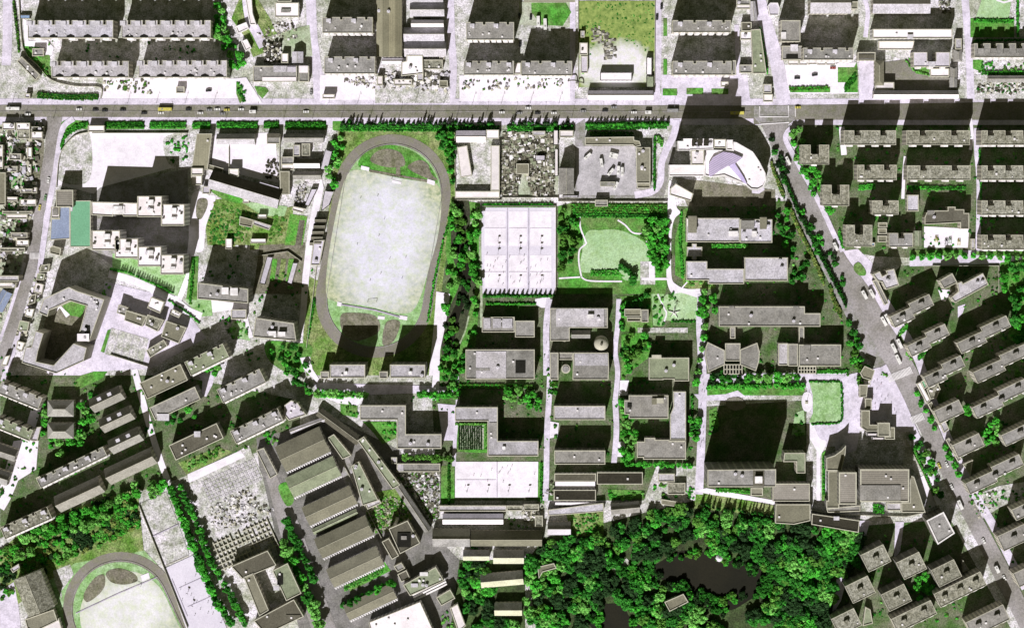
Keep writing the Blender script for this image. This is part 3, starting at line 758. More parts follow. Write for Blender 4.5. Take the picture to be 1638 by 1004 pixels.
gp('grass_verge', 'grass', 3, '893 330 913 325 1068 325 1068 440 1064 470 893 470')
gp('park_lawn', 'pale_lawn', 4, '938 372 960 368 990 368 1020 380 1036 395 1038 420 1036 445 1000 448 985 432 945 436 928 432 930 410', True)
gp('path', 'grass', 5, '945 434 985 430 994 438 1000 442 940 446')
for s, w_ in (('928 338 928 362 936 384 937 390 927 400 926 420 930 442', 2.5), ('894 445 928 443', 2.5), ('930 443 944 449 995 450', 2.5), ('988 352 1000 360 1012 372 1028 374', 2.5), ('1028 374 1036 390', 1.5), ('1052 345 1050 358', 2), ('1045 446 1068 446', 3.5), ('1052 470 1062 492 1066 502 1060 520', 2.5), ('1100 450 1084 468', 2)): strip('path', pts(s), w_, 'white_paving', 6)
gp('service_road', 'white_paving', 5, '1070 290 1078 300 1082 330 1088 340 1078 352 1074 380 1074 440 1082 455 1100 462 1124 462 1126 470 1118 476 1090 468 1074 468 1066 440 1070 380 1068 340', True)
gp('park_lawn', 'pale_lawn', 4, '1062 475 1078 468 1108 470 1116 480 1116 500 1110 512 1064 512 1058 500', True)
gp('lawn', 'lawn', 3, '1042 470 1062 470 1066 500 1058 522 1045 520')
gp('garden', 'grass', 3, '992 474 1042 470 1044 530 994 530')
gp('pavilion_terrace', 'concrete_yard', 5, '1024 418 1048 418 1048 455 1024 455')
gp('path', 'white_paving', 6, '1038 418 1047 418 1047 444 1050 448 1026 448 1026 444 1038 444')
for s, w_ in (('879 478 874 520 874 570 874 600', 10), ('990 478 988 520 984 560 988 595 984 640', 8), ('880 590 878 640 875 690 874 760 872 800', 9), ('1122 470 1120 520 1122 560 1124 620 1122 700 1118 790', 13), ('984 640 986 690 982 740', 9)): strip('campus_road', pts(s), w_, 'paving', 5)
gp('campus_road', 'paving', 5, '1118 640 1160 640 1165 630 1110 630')
gp('garden', 'grass', 3, '994 535 1036 530 1040 570 1000 600 996 640 994 600')
gp('garden', 'grass', 3, '992 640 1002 640 1016 690 1014 742 992 742')
gp('dark_garden', 'garden_ground', 3, '1045 535 1110 530 1110 570 1045 570')
gp('garden', 'grass', 2, '1092 335 1110 330 1100 450 1080 440 1080 380')
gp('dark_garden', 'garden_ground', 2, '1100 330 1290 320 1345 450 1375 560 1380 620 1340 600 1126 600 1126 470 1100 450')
gp('dark_yard', 'brown_earth', 2, '1080 284 1240 304 1240 330 1100 330')
gp('garden', 'rough_grass', 4, '1098 438 1140 452 1140 462 1102 462 1092 450', True)
strip('campus_road', pts('731 600 732 650 728 700 726 745'), 6, 'paving', 5)
gp('forecourt', 'white_paving', 4, '856 478 880 474 880 492 866 492 856 486'); gp('forecourt', 'white_paving', 4, '872 672 894 676 892 698 872 702')
gp('campus_road', 'paving', 4, '500 612 734 618 734 626 512 634'); gp('campus_road', 'paving', 4, '700 645 734 648 728 704 708 704')
gp('campus_road', 'white_paving', 4, '982 706 1000 706 1000 730 982 730'); gp('forecourt', 'white_paving', 4, '992 608 1006 608 1004 632 990 632')
gp('forecourt', 'white_paving', 4, '694 560 704 560 702 640 690 640'); gp('forecourt', 'concrete_yard', 4, '1050 745 1116 745 1112 800 1030 800'); gp('path', 'concrete_yard', 4, '1020 524 1100 524 1100 532 1020 532')
# avenue garden and big lawn
gp('plaza', 'paving', 4, '1110 598 1355 595 1352 712 1310 715 1298 660 1290 620 1130 640')
gp('grass_verge', 'grass', 5, '1131 612 1287 612 1287 632 1190 632 1180 624 1160 630 1131 632')
gp('grass_verge', 'grass', 5, '1134 656 1146 650 1150 680 1135 690'); 
gp('fountain_basin', 'asphalt', 5, '1162 640 1175 634 1190 640 1192 650 1176 656 1163 650', True)
gp('dark_garden', 'garden_ground', 2, '1130 650 1290 640 1290 800 1110 800')
gp('great_lawn', 'lawn', 6, '1294 610 1345 610 1346 672 1338 678 1294 676 1300 660 1300 632')
gp('white_round', 'white_paving', 7, '1286 628 1296 628 1300 642 1296 656 1286 656 1282 642', True)
gp('garden_bed', 'lawn', 5, '1272 660 1286 655 1288 695 1266 695')
gp('campus_road', 'white_paving', 5, '1290 676 1306 676 1340 672 1350 680 1330 690 1312 730 1312 800 1306 800 1306 720 1292 695')
gp('lawn', 'grass', 6, '1314 725 1320 720 1320 800 1314 800')
gp('pavement', 'white_paving', 5, '1110 784 1130 780 1240 800 1240 806 1135 790')
gp('slope_grass', 'rough_grass', 3, '1108 786 1135 788 1238 808 1238 826 1110 812')
gp('grass_verge', 'grass', 5, '1145 780 1200 780 1200 790 1145 784')
# middle south
gp('lawn', 'grass', 4, '544 640 572 640 572 668 545 662'); gp('lawn', 'grass', 4, '580 674 634 674 634 700 612 710 596 690')
gp('forecourt', 'white_paving', 4, '480 572 496 570 500 590 512 608 508 612 486 590'); gp('path', 'white_paving', 4, '512 632 585 634 572 648 545 645 530 640')
gp('nursery_bed', 'grass', 4, '728 676 779 676 779 724 728 722'); gp('nursery_soil', 'green_sand', 5, '735 680 774 680 774 718 735 718')
gp('sports_court', 'white_paving', 4, '728 738 861 738 861 795 728 795'); line(pts('795 738 795 795'), .5, 'line_grey', .56); line(pts('730 767 793 767'), .3, 'line_grey', .56)
gp('grass_verge', 'grass', 3, '706 745 727 742 727 804 706 806'); gp('grass_verge', 'grass', 4, '861 738 874 738 870 806 860 800')
gp('rubble_ground', 'ground', 3, '640 756 704 756 704 800 700 830 690 840 660 790')
gp('waste_ground', 'rough_grass', 3, '905 820 965 818 966 856 915 858'); gp('vegetable_plot', 'grass', 4, '972 782 1030 784 1028 796 975 800')
gp('forest_floor', 'forest_floor', 2, '870 860 1110 800 1380 830 1350 1010 860 1010 840 900')
gp('pond_water', 'pond_water', 3, '985 918 1005 905 1040 906 1080 884 1110 880 1180 894 1212 908 1236 922 1226 945 1200 958 1170 975 1140 970 1110 950 1065 928 1015 918', True)
gp('pond_water', 'pond_water', 3, '940 975 990 965 1010 990 1040 1015 960 1015', True)
gp('yard', 'forest_floor', 2, '735 895 840 895 840 1010 720 1010')
gp('path', 'concrete_yard', 4, '980 908 1002 892 1008 898 984 920')
gp('path', 'paving', 4, '1338 925 1356 920 1345 960 1330 985'); gp('lane', 'paving', 4, '1374 832 1392 832 1384 860 1368 862')
gp('lane', 'paving', 4, '1432 834 1446 834 1440 880 1430 895')
# factory strip
gp('factory_yard', 'factory_paving', 1, '410 700 540 670 640 720 700 860 740 900 760 1010 480 1010 420 800')
gp('factory_road', 'asphalt_pale', 3, '540 700 552 712 600 850 640 960 655 1010 640 1010 590 880 540 740')
gp('factory_road', 'street_asphalt', 3, '425 760 440 755 480 840 540 1010 500 1010 450 860')
gp('grass_verge', 'grass', 3, '545 915 610 890 625 912 560 945')
gp('grass_verge', 'grass', 3, '445 778 462 772 470 800 458 808', True)
gp('waste_ground', 'rough_grass', 3, '580 790 640 780 660 830 620 850 590 840')
# right quarter
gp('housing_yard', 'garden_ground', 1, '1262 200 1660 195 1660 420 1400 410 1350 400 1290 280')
gp('forecourt', 'paving', 3, '1455 402 1540 400 1640 404 1640 420 1455 426')
gp('grass_verge', 'grass', 4, '1455 400 1540 400 1540 408 1455 410'); gp('grass_verge', 'grass', 4, '1560 402 1640 400 1640 410 1562 408')
gp('school_court', 'white_paving', 4, '1478 362 1550 366 1548 396 1478 396')
strip('lane', pts('1448 250 1446 275 1444 318'), 5, 'white_paving', 4); strip('lane', pts('1562 205 1562 240 1566 300 1564 400'), 8, 'paving', 4)
strip('lane', pts('1346 203 1348 225 1350 248'), 9, 'white_paving', 4); strip('lane', pts('1552 190 1555 215 1552 240'), 5, 'white_paving', 4)
gp('housing_yard', 'garden_ground', 1, '1440 425 1660 420 1660 1010 1600 900 1500 700 1420 520 1400 470')
gp('housing_yard', 'garden_ground', 1, '1380 840 1520 830 1620 1010 1320 1010 1340 930')
gp('grass_round', 'grass', 8, '1366 424 1374 420 1384 432 1384 440 1374 440 1366 432', True)
gp('forecourt', 'white_paving', 4, '1500 462 1522 464 1512 482 1506 480'); gp('forecourt', 'paving', 4, '1532 490 1544 486 1540 500 1532 508')
gp('garden', 'grass', 3, '1600 420 1640 415 1640 560 1612 540 1620 480 1600 440')
gp('forecourt', 'white_paving', 4, '1460 770 1490 752 1505 805 1482 815'); gp('forecourt', 'concrete_yard', 4, '1548 795 1570 830 1600 810 1640 800 1640 770 1600 776')
# ================================================================ buildings, top strip (left to right)
GA = 'scalloped apartment blocks in the top left estate'
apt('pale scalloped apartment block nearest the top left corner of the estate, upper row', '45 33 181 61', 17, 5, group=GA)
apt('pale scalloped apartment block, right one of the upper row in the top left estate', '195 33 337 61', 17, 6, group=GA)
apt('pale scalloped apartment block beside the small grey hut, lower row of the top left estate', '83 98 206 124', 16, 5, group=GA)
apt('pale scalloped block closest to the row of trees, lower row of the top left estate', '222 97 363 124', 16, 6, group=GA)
flat('garden_hut', 'small square grey hut on the green beside the scalloped blocks', 'hut', '52 78 70 90', 4, 'roof_grey', vents=1)
flat('garden_shed', 'little shed with a light blue roof near the top left corner', 'shed', '32 24 48 30', 3, 'roof_sky', par=0)
flat('row_of_shops', 'slanted grey shop row on the bend by the pale square at far left', 'shops', 'p 27 98 35 91 64 120 57 129', 6, 'roof_grey', vents=3)
flat('gatehouse', 'tiny grey gatehouse beside the pavement at far left of the main road', 'gatehouse', '40 150 48 157', 4, 'roof_pale')
flat('kiosk', 'small grey kiosk on the pale forecourt below the scalloped blocks', 'kiosk', '282 139 295 149', 3.5, 'roof_grey')
flat('office_building', 'white flat office with a dark roof slot, at the top edge above the rubble yard', 'office', '440 5 478 28', 7, 'roof_white', 'wall_white', boxes=((450, 15, 464, 20, 1, 'roof_grey', 'roof_vent'),))
flat('office_annex', 'narrow grey annex above the white flat office at the top edge', 'office', '444 -8 466 3', 8, 'roof_grey')
flat('corrugated_shed', 'ribbed white shed turned slightly, beside the dark lane in the top left', 'shed', 'p 377 43 394 36 398 46 381 54', 4, 'roof_white', 'wall_white', 'trim_white')
flat('corrugated_shed', 'white flat shed on a slant below the ribbed white shed', 'shed', 'p 386 67 395 63 402 77 393 82', 4, 'roof_white', 'wall_white', 'trim_white')
flat('long_wing', 'long white wing with a dark notch left of the rubble yard at the top edge', 'shed', 'p 392 -5 402 -5 404 22 410 40 400 40 396 20', 5, 'roof_white', 'wall_white', 'trim_white')
gable('white_house', 'pale house with pitched roof beside the lane, above the long low depot', 'house', '467 83 485 101', 6, 'roof_pale', axis='s')
flat('white_house', 'narrow pale flat house left of the pitched one, above the long low depot', 'house', '450 86 461 101', 5, 'roof_white', 'wall_white')
flat('depot', 'long low grey depot with a skylight patchwork roof by the main road forecourt', 'depot', '405 106 475 131', 6, 'roof_grey', 'wall_white', boxes=((420, 124, 474, 130, .5, 'roof_white', 'canopy'), (438, 106, 458, 115, .6, 'roof_pale', 'skylight'), (460, 106, 473, 115, .5, 'roof_lavender', 'skylight')))
flat('depot_office', 'square two tone flat office joined to the right end of the low depot', 'office', '478 106 494 131', 6, 'roof_grey', boxes=((479, 106, 492, 116, .8, 'roof_white', 'penthouse'),))
GD = 'plain grey slab apartment blocks north of the main road'
apt('grey slab block left of the olive factory hall, upper one', '516 28 596 53', 18, 4, 'roof_grey', kind='D', group=GD)
apt('grey slab block left of the olive factory hall, lower one facing the pale forecourt', '519 91 600 118', 18, 4, 'roof_grey', kind='D', group=GD)
flat('kiosk', 'white kiosk standing alone on the pale forecourt right of the lane', 'kiosk', '516 151 535 158', 5, 'roof_white', 'wall_white')
root = flat('factory_hall', 'long olive factory hall with two ridges running up to the top edge', 'factory', '602 -20 643 91', 9, 'sheet_olive', par=0)
for i, x in enumerate((602, 622.5)):
    bb = MB(); p = [W(x, 91, 9), W(x + 20.5, 91, 9), W(x + 20.5, -20, 9), W(x, -20, 9)]; a, b_, c, d_ = [Vector(q) for q in p]
    r = thickroof(b_, c, d_, a, (a + b_) / 2, (c + d_) / 2, 9.02, 3.4, 0); r.build('roof_bay', 'sheet_olive', root, (root.location.x, root.location.y, 0))
for i, (g, t, m) in enumerate((('656 5 711 28', 'pale sawtooth workshop, topmost of the stack beside the olive hall', 'roof_pale'), ('658 32 710 45', 'white workshop with a lavender sheen, second of the stack beside the olive hall', 'roof_white'), ('646 44 711 67', 'pale workshop in the middle of the stack beside the olive hall', 'roof_pale'), ('647 67 714 91', 'pale workshop, lowest of the stack beside the olive hall', 'roof_pale'))):
    gable('workshop', t, 'workshop', g, 6, m, group='stacked workshops beside the olive hall', rise=5.5)
gable('workshop', 'pale workshop cut by the top edge beside the olive hall', 'workshop', '656 -18 709 5', 6, 'roof_pale', rise=5.5)
gable('low_shed', 'lavender and white low shed across the foot of the olive hall', 'shed', '611 93 650 103', 4, 'roof_lavender', rise=1.5)
flat('boiler_house', 'white stepped boiler house below the sawtooth workshops', 'boiler house', 'p 650 89 676 89 677 118 642 122 642 100 650 98', 7, 'roof_white', 'wall_white', vents=3)
flat('store', 'dark mottled store beside the white boiler house', 'store', '677 96 708 111', 5, 'roof_mottled', vents=2)
flat('store', 'tiny white store on the lane corner under the dark mottled store', 'store', '703 88 711 95', 4, 'roof_white')
flat('roadside_shop', 'narrow white shop at the left end of the cluttered yard', 'shop', '603 122 612 137', 5, 'roof_white', 'wall_white')
flat('roadside_shop', 'white shop with a grey porch in the middle of the cluttered yard', 'shop', '630 127 659 137', 5, 'roof_white', 'wall_white', vents=3)
flat('roadside_shop', 'little pale shop right of the grey porch, in the cluttered yard', 'shop', '667 113 677 130', 4.5, 'roof_pale')
flat('roadside_shop', 'small dark trimmed shop nearest the lane in the cluttered yard', 'shop', '703 129 716 140', 4, 'roof_olive')
apt('grey slab block with pale stair houses between the lane and the green court', '746 36 822 64', 19, 4, 'roof_grey', kind='D', group=GD)
apt('long grey slab block on the pale forecourt with a lighter left bay', '742 98 822 120', 15, 5, 'roof_grey', kind='D', group=GD)
apt('grey slab block casting a deep shadow on the green court', '834 98 915 121', 23, 4, 'roof_grey', kind='D', group=GD)
flat('link_block', 'narrow white link between the two long grey slabs', 'link building', '823 101 833 119', 6, 'roof_white', 'wall_white')
gable('court_shed', 'thin shed across the top edge above the green court', 'shed', '838 -2 920 4', 3, 'roof_olive')
flat('site_hut', 'small grey hut at the left fence of the building plot', 'hut', '929 50 935 60', 3, 'roof_pale')
flat('site_hut', 'pale hut with a dark mark on the left fence of the building plot', 'hut', '927 69 940 88', 4, 'roof_white', 'wall_white', boxes=((930, 78, 933, 81, 1, 'roof_dark', 'roof_vent'),))
flat('site_hut', 'long lavender hut below the pale one on the left fence of the building plot', 'hut', '929 90 940 117', 4, 'roof_lavender')
flat('site_shed', 'broad pale shed standing free in the building plot', 'shed', '960 116 1011 129', 6, 'roof_white', 'wall_white', par=0)
flat('site_shed', 'narrow pale shed along the right fence of the building plot', 'shed', '1034 92 1043 120', 5, 'roof_white', 'wall_white', par=0)
flat('site_shed', 'small pale green shed by the right gate of the building plot', 'shed', '1034 122 1046 140', 4, 'roof_green', par=0)
gable('long_shed', 'long lavender and white shed along the street side of the building plot', 'shed', '940 145 1045 160', 6, 'roof_lavender', rise=2.2, lit_roof='roof_white')
apt('grey slab block right of the building plot, upper one', '1076 33 1169 52', 21, 4, 'roof_grey', kind='D', group=GD)
apt('grey slab block right of the building plot, lower one facing the flower beds', '1076 98 1170 120', 21, 4, 'roof_grey', kind='D', group=GD)
flat('end_tower', 'thin grey stair wing on the right end of the lower slab right of the plot', 'stair tower', '1171 97 1177 120', 17, 'roof_grey')
flat('guard_house', 'white guard house behind the flower beds by the main road', 'guard house', '1153 131 1165 139', 4, 'roof_white', 'wall_white')
for g, t, m, h in (('1178 0 1200 8', 'grey shed touching the top edge beside the hedge lined lane', 'roof_grey', 5), ('1178 8 1200 15', 'bright white shed under the grey one near the top edge', 'roof_white', 5), ('1186 36 1202 50', 'dark roofed shed halfway down the yard beside the hedge lined lane', 'roof_dark', 5), ('1184 51 1202 64', 'white roofed yard shed beside the hedge lined lane', 'roof_white', 4), ('1183 104 1203 117', 'grey flat shed at the foot of the yard beside the hedge lined lane', 'roof_grey', 5)):
    flat('yard_shed', t, 'shed', g, h, m, vents=1)
flat('long_store', 'long grey green store slanting beside the hedge of the top lane', 'store', 'p 1201 48 1216 47 1226 118 1204 118', 6, 'roof_green', 'wall_white', vents=3)
gable('lane_house', 'pale green roofed house left of the top lane', 'house', 'p 1201 34 1212 34 1208 2 1199 3', 5, 'roof_pale')
flat('lane_cabin', 'square cabin beside the junction, left of the top lane', 'cabin', '1221 135 1234 149', 5, 'roof_pale')
flat('lane_cabin', 'white cabin just above the junction, left of the top lane', 'cabin', '1221 151 1236 163', 4, 'roof_white', 'wall_white')
flat('rounded_office', 'white office with a rounded lavender canopy at the head of the top lane', 'office', 'p 1228 10 1232 5 1244 5 1247 14 1245 25 1231 25', 8, 'roof_lavender', 'wall_white', 'trim_white')
flat('dark_block', 'square block with a dark framed flat roof right of the top lane', 'block', '1249 33 1280 67', 18, 'roof_grey', boxes=((1250, 52, 1257, 62, 1, 'box_white', 'roof_unit'),))
root = gable('dark_hall', 'dark roofed hall with a white lower slope at the top edge, left one', 'hall', '1296 -12 1361 22', 20, 'roof_dark', rise=2.5, lit_roof='roof_pale')
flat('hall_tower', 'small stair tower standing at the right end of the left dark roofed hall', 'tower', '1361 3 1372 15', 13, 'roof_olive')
gable('dark_hall', 'dark roofed hall with a white lower slope at the top edge, right one', 'hall', '1396 -8 1488 22', 13, 'roof_dark', rise=2.5, lit_roof='roof_pale')
flat('white_block', 'long bright white flat roof with a small dark stair head, top right', 'block', '1396 47 1523 62', 15, 'roof_white', 'wall_white', boxes=((1452, 56, 1460, 62, 1.5),))
flat('white_annex', 'low white roof below the long white flat roof, top right', 'annex', '1405 66 1462 80', 5, 'roof_white', 'wall_white')
apt('grey apartment block with a stepped white terrace front behind the bright parking yard', '1285 77 1365 96', 24, 4, 'roof_grey', kind='D')
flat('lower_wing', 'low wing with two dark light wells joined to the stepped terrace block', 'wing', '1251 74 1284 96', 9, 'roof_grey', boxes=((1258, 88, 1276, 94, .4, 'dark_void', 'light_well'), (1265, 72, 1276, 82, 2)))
for i, (g, t) in enumerate((('1261 97 1277 104', 'first pale terrace canopy at the left end of the stepped front'), ('1279 94 1291 104', 'second pale terrace canopy of the stepped front'), ('1293 95 1306 103', 'third pale terrace canopy of the stepped front'), ('1308 94 1320 104', 'fourth pale terrace canopy of the stepped front'), ('1322 96 1335 104', 'last pale terrace canopy of the stepped front, by the shrubs'))):
    flat('terrace_canopy', t, 'canopy', g, 5, 'roof_white', 'wall_white', 'trim', tw=.3)
flat('gate_block', 'small grey block with a dark framed roof at the head of the pale parking lane', 'block', '1372 84 1400 97', 8, 'roof_grey', boxes=((1374, 88, 1398, 93, .6, 'roof_dark', 'roof_frame'),))
gable('side_hall', 'narrow olive hipped hall right of the pale parking lane', 'hall', '1399 97 1414 137', 8, 'roof_olive', hip=.5)
flat('side_hall_annex', 'bright white annex at the foot of the olive hipped hall', 'annex', '1400 132 1430 145', 6, 'roof_white', 'wall_white')
gable('long_arcade', 'very long lavender and white arcade on the main road, top right', 'arcade', '1397 145 1533 158', 8, 'roof_lavender', rise=2.5, lit_roof='roof_white')
apt('small pale apartment block with deep notches beside the curved planting, top right', '1461 84 1519 107', 15, 3, 'roof_lavender', kind='E')
flat('white_shed', 'square white shed under the small notched block, top right', 'shed', '1488 110 1518 123', 5, 'roof_white', 'wall_white')
flat('lane_house', 'pale narrow house at the edge of the top right lane, small upper part', 'house', '1528 62 1538 79', 7, 'roof_pale')
gable('lane_house', 'grey hipped house at the edge of the top right lane', 'house', '1525 79 1539 99', 7, 'roof_grey', hip=.3)
gable('lane_house', 'small grey house with a pointed front, right of the square white shed', 'house', '1520 107 1531 128', 6, 'roof_grey', hip=.3)
gable('lane_house', 'long narrow grey roof below the pointed house, beside the stairs', 'house', '1519 124 1531 140', 6, 'roof_grey')
apt('grey slab block with green balconies at the top right corner', '1558 70 1660 92', 12, 5, 'roof_grey', kind='B')
gable('garage_row', 'low grey garage row on the dirt yard by the top right street', 'garages', '1580 121 1660 132', 4, 'roof_grey')
# ================================================================ left edge between the roads
for t, g, h, m in (('white roofed house, topmost at the left edge below the main road', '4 197 24 208', 6, 'roof_white'), ('white roofed house beside the street corner, second from the left edge', '26 197 48 209', 6, 'roof_white'), ('dim grey porch roof by the left street corner', '50 203 70 209', 4, 'roof_grey'), ('square white house close to the left street, third row down', '50 211 68 223', 7, 'roof_white'), ('mottled grey house behind the square white one at far left', '28 208 48 222', 5, 'roof_mottled'), ('house with dark upper roof and pale eave at far left', '15 246 34 256', 7, 'roof_grey'), ('narrow white house standing upright at far left of the street', '44 236 51 253', 5, 'roof_white'), ('small flat grey house under the dark upper roof one', '8 266 28 275', 5, 'roof_grey'), ('long white shed touching the left picture edge', '-4 232 5 270', 6, 'roof_white'), ('tall olive hall standing at the left picture edge', '-8 276 9 328', 7, 'roof_olive'), ('tiny square white house near the olive hall', '45 263 50 279', 4, 'roof_white'), ('cream roofed house with a deep shadow beside the left street', '33 302 52 308', 7, 'roof_pale'), ('tiny cream house joined on the street side of the cream roofed one', '52 300 59 309', 5, 'roof_white'), ('white roofed house right of the olive hall', '10 315 28 322', 5, 'roof_white'), ('mottled white house beside the left street, above the dark gap', '32 319 58 329', 6, 'roof_white'), ('pale shed in the white yard beside the left street', '10 343 44 350', 5, 'roof_white'), ('mottled house behind the pale shed at far left', '4 338 52 342', 5, 'roof_mottled'), ('grey flat house with shadowed top near the left street bend', '18 372 44 380', 8, 'roof_grey'), ('white house right of the grey flat one near the left street bend', '26 384 46 394', 5, 'roof_white'), ('mottled store near the left edge above the dark court', '0 396 40 402', 6, 'roof_mottled'), ('long pale roof at the left edge below the wide dark court', '-4 441 30 450', 14, 'roof_pale'), ('white roof at the left edge below the long pale one', '-4 452 26 460', 6, 'roof_white')):
    f = flat('old_house', t, 'house', g, h, m, vents=random.choice((0, 1, 2)))
gable('blue_shed', 'shed with a steel blue roof at the left edge, on a slant', 'shed', '@4 481 34 17 62', 5, 'roof_blue')
for t, g, h, m in (('small grey shop on the right kerb of the left street, topmost of the strip', 'p 66 424 80 422 78 434 63 436', 4, 'roof_mottled'), ('pale green shop on the right kerb of the left street', 'p 60 437 72 438 70 448 58 447', 4, 'roof_green'), ('white shop on the right kerb of the left street, third of the strip', 'p 57 452 70 455 67 470 54 467', 4, 'roof_white'), ('dark awning shop in the shadow of the right kerb strip', 'p 50 472 58 470 56 484 44 488', 4, 'roof_dark'), ('white cornered shop halfway down the right kerb strip', 'p 42 494 55 494 51 508 40 505', 5, 'roof_white'), ('faded green roofed shop low on the right kerb strip', 'p 32 512 47 515 44 530 28 528', 5, 'roof_green'), ('narrow white shop near the foot of the right kerb strip', 'p 28 545 40 548 34 562 26 558', 5, 'roof_white'), ('white shop at the very foot of the right kerb strip', 'p 8 570 16 568 10 585 2 584', 5, 'roof_white')):
    flat('kerb_shop', t, 'shop', g, h, m, vents=1, par=.4)
flat('court_hut', 'little white building with a yellow corner on the hedge above the parade ground', 'hut', '141 201 167 211', 5, 'roof_white', 'wall_white')
flat('dark_house', 'olive gabled hall standing slightly turned below the street hedge', 'hall', 'p 315 214 339 214 332 272 307 268', 7, 'sheet_olive', par=.2)
# white stepped housing complex
GW = 'white towers of the stepped housing complex'
def white_tower(t, g, h):
    x0, y0, x1, y1 = nums(g); w_ = x1 - x0; d_ = y1 - y0
    flat('white_tower', t, 'apartment tower', g, h, 'roof_white', 'wall_white', 'trim', GW, boxes=((x0 + w_ * .42, y0 + d_ * .18, x0 + w_ * .64, y0 + d_ * .42, 2.6, 'box_white'), (x0 + w_ * .42, y0 + d_ * .6, x0 + w_ * .62, y0 + d_ * .72, 1.8, 'box_white'), (x0 + w_ * .05, y0 + d_ * .6, x0 + w_ * .12, y0 + d_ * .68, 1.2, 'roof_dark', 'roof_unit'), (x0 + w_ * .82, y0 + d_ * .4, x0 + w_ * .9, y0 + d_ * .47, 1.2, 'roof_dark', 'roof_unit')), vents=3)
white_tower('white flat roofed tower, left one of the upper pair in the stepped complex', '220 314 259 347', 27)
white_tower('white flat roofed tower, right one of the upper pair in the stepped complex', '258 327 295 361', 25)
white_tower('white flat roofed tower beside the teal court, first of the lower stair row', '147 369 192 400', 24)
white_tower('white flat roofed tower, second of the lower stair row', '184 382 221 413', 24)
white_tower('white flat roofed tower, third of the lower stair row', '221 395 258 426', 24)
white_tower('white flat roofed tower, last and lowest of the lower stair row', '257 408 294 439', 24)
flat('white_wing', 'long white wing left of the upper tower pair with a notch on its sunny side', 'apartment wing', 'p 146 323 220 325 220 346 198 346 196 343 181 343 181 346 147 344', 24, 'roof_white', 'wall_white', 'trim', boxes=((181, 330, 199, 342, .6, 'box_white', 'roof_terrace'), (189, 330, 195, 336, 1.8, 'box_white')))
flat('sports_hall', 'flat hall with a plain teal green roof beside the white wing', 'hall', '112 321 145 395', 9, 'roof_teal', par=.3, vents=-1)
flat('sports_hall', 'flat hall with a plain blue grey roof left of the teal one', 'hall', 'p 96 331 112 331 112 382 80 384 82 350 95 350', 8, 'roof_blue', par=.3, vents=-1)
flat('stair_block', 'grey block standing behind the blue grey hall', 'block', '90 304 117 331', 13, 'sheet_grey', boxes=((113, 330, 116, 338, .5),))
flat('white_cube', 'small white cube with a sunken roof at the corner of the blue grey hall', 'block', '82 331 95 349', 9, 'roof_white', 'wall_white', boxes=((85, 334, 92, 344, .8, 'roof_grey', 'skylight'),))
flat('corner_house', 'small olive corner house beside the zebra crossing of the left street', 'house', 'p 80 396 84 393 98 397 96 409 80 405', 7, 'roof_olive')
# ================================================================ blocks between the left street and the stadium
gable('long_store', 'long store with a pale sunny slope on the yard behind the street hedge, left one', 'store', '347 214 408 231', 5, 'roof_pale', lit_roof='roof_pale', rise=4.2)
flat('store_wing', 'short dark and pale store right of the yard entrance behind the hedge', 'store', '427 214 448 230', 5, 'roof_grey', boxes=((428, 214, 447, 220, 1.4, 'roof_dark', 'raised_bay'),))
gable('long_store', 'long store with a dark slope behind the hedge, right one near the stadium', 'store', '454 214 518 228', 5, 'roof_grey', rise=4)
for g, t, m in (('469 232 480 250', 'light grey shed with a clean roof between two yard walls', 'roof_pale'), ('483 230 496 249', 'mottled white shed beside the light grey one in the yard', 'roof_mottled'), ('450 251 470 263', 'grey shed with a shadowed upper roof in the yard', 'roof_grey')): flat('yard_shed', t, 'shed', g, 5, m)
flat('yard_shed', 'bright white low shed front below the grey shadowed shed', 'shed', '450 263 470 272', 4, 'roof_white', 'wall_white')
gable('yard_store', 'store with one dark slope and a narrow white sunny slope in the yard', 'store', '470 254 512 269', 5, 'roof_dark', rise=3.4, lit_roof='roof_white')
gable('yard_store', 'store with a brown slope and a pale front below the white sloped store', 'store', '469 274 514 287', 4.5, 'roof_grey', rise=3)
flat('narrow_hall', 'narrow upright olive hall left of the dirt yard', 'hall', '448 274 463 311', 6, 'roof_olive', par=.3)
flat('leaning_shed', 'pale lavender sheet roof shed leaning beside the stadium trees', 'shed', 'p 520 239 532 242 524 273 512 271', 6, 'roof_lavender', par=0)
flat('white_house', 'white house with a pointed front between the two pale yards', 'house', 'p 366 270 382 270 382 282 374 285 366 281', 6, 'roof_white', 'wall_white')
flat('yard_shed', 'small dark roofed shed at the upper end of the long slanted hall', 'shed', '@344 270 26 8 -16', 4, 'roof_olive')
gable('slanted_hall', 'very long slanted hall with a black slope and a pale mottled slope', 'hall', '@392 303 116 30 -16.5', 7, 'roof_dark', rise=6.2, lit_roof='roof_pale')
flat('lavender_shed', 'slanted lavender shed resting against the long slanted hall', 'shed', '@430 299 34 9 -16', 6.5, 'roof_lavender', par=0)
flat('white_block', 'white block with dark edge windows right of the parade ground, upper', 'block', '306 269 325 280', 8, 'roof_white', 'wall_white')
flat('white_block', 'white block with dark edge windows right of the parade ground, lower', 'block', '306 281 323 296', 7, 'roof_white', 'wall_white')
flat('grey_cabin', 'pale lavender cabin below the white blocks, at the head of the dirt yard', 'cabin', '324 298 336 310', 4, 'roof_lavender')
flat('long_shelter', 'long slanted lavender roof with a grey stripe beside the rubble garden', 'shelter', 'p 498 302 508 302 494 330 487 328', 4, 'roof_lavender', par=0)
flat('triangle_shelter', 'pointed lavender roof beside the stadium track', 'shelter', 'p 519 305 535 306 527 328 514 338 516 320', 5, 'roof_lavender', par=0)
flat('white_shed', 'slanted white shed at the head of the striped vegetable plot', 'shed', 'p 469 330 489 334 484 341 467 336', 4, 'roof_white', 'wall_white')
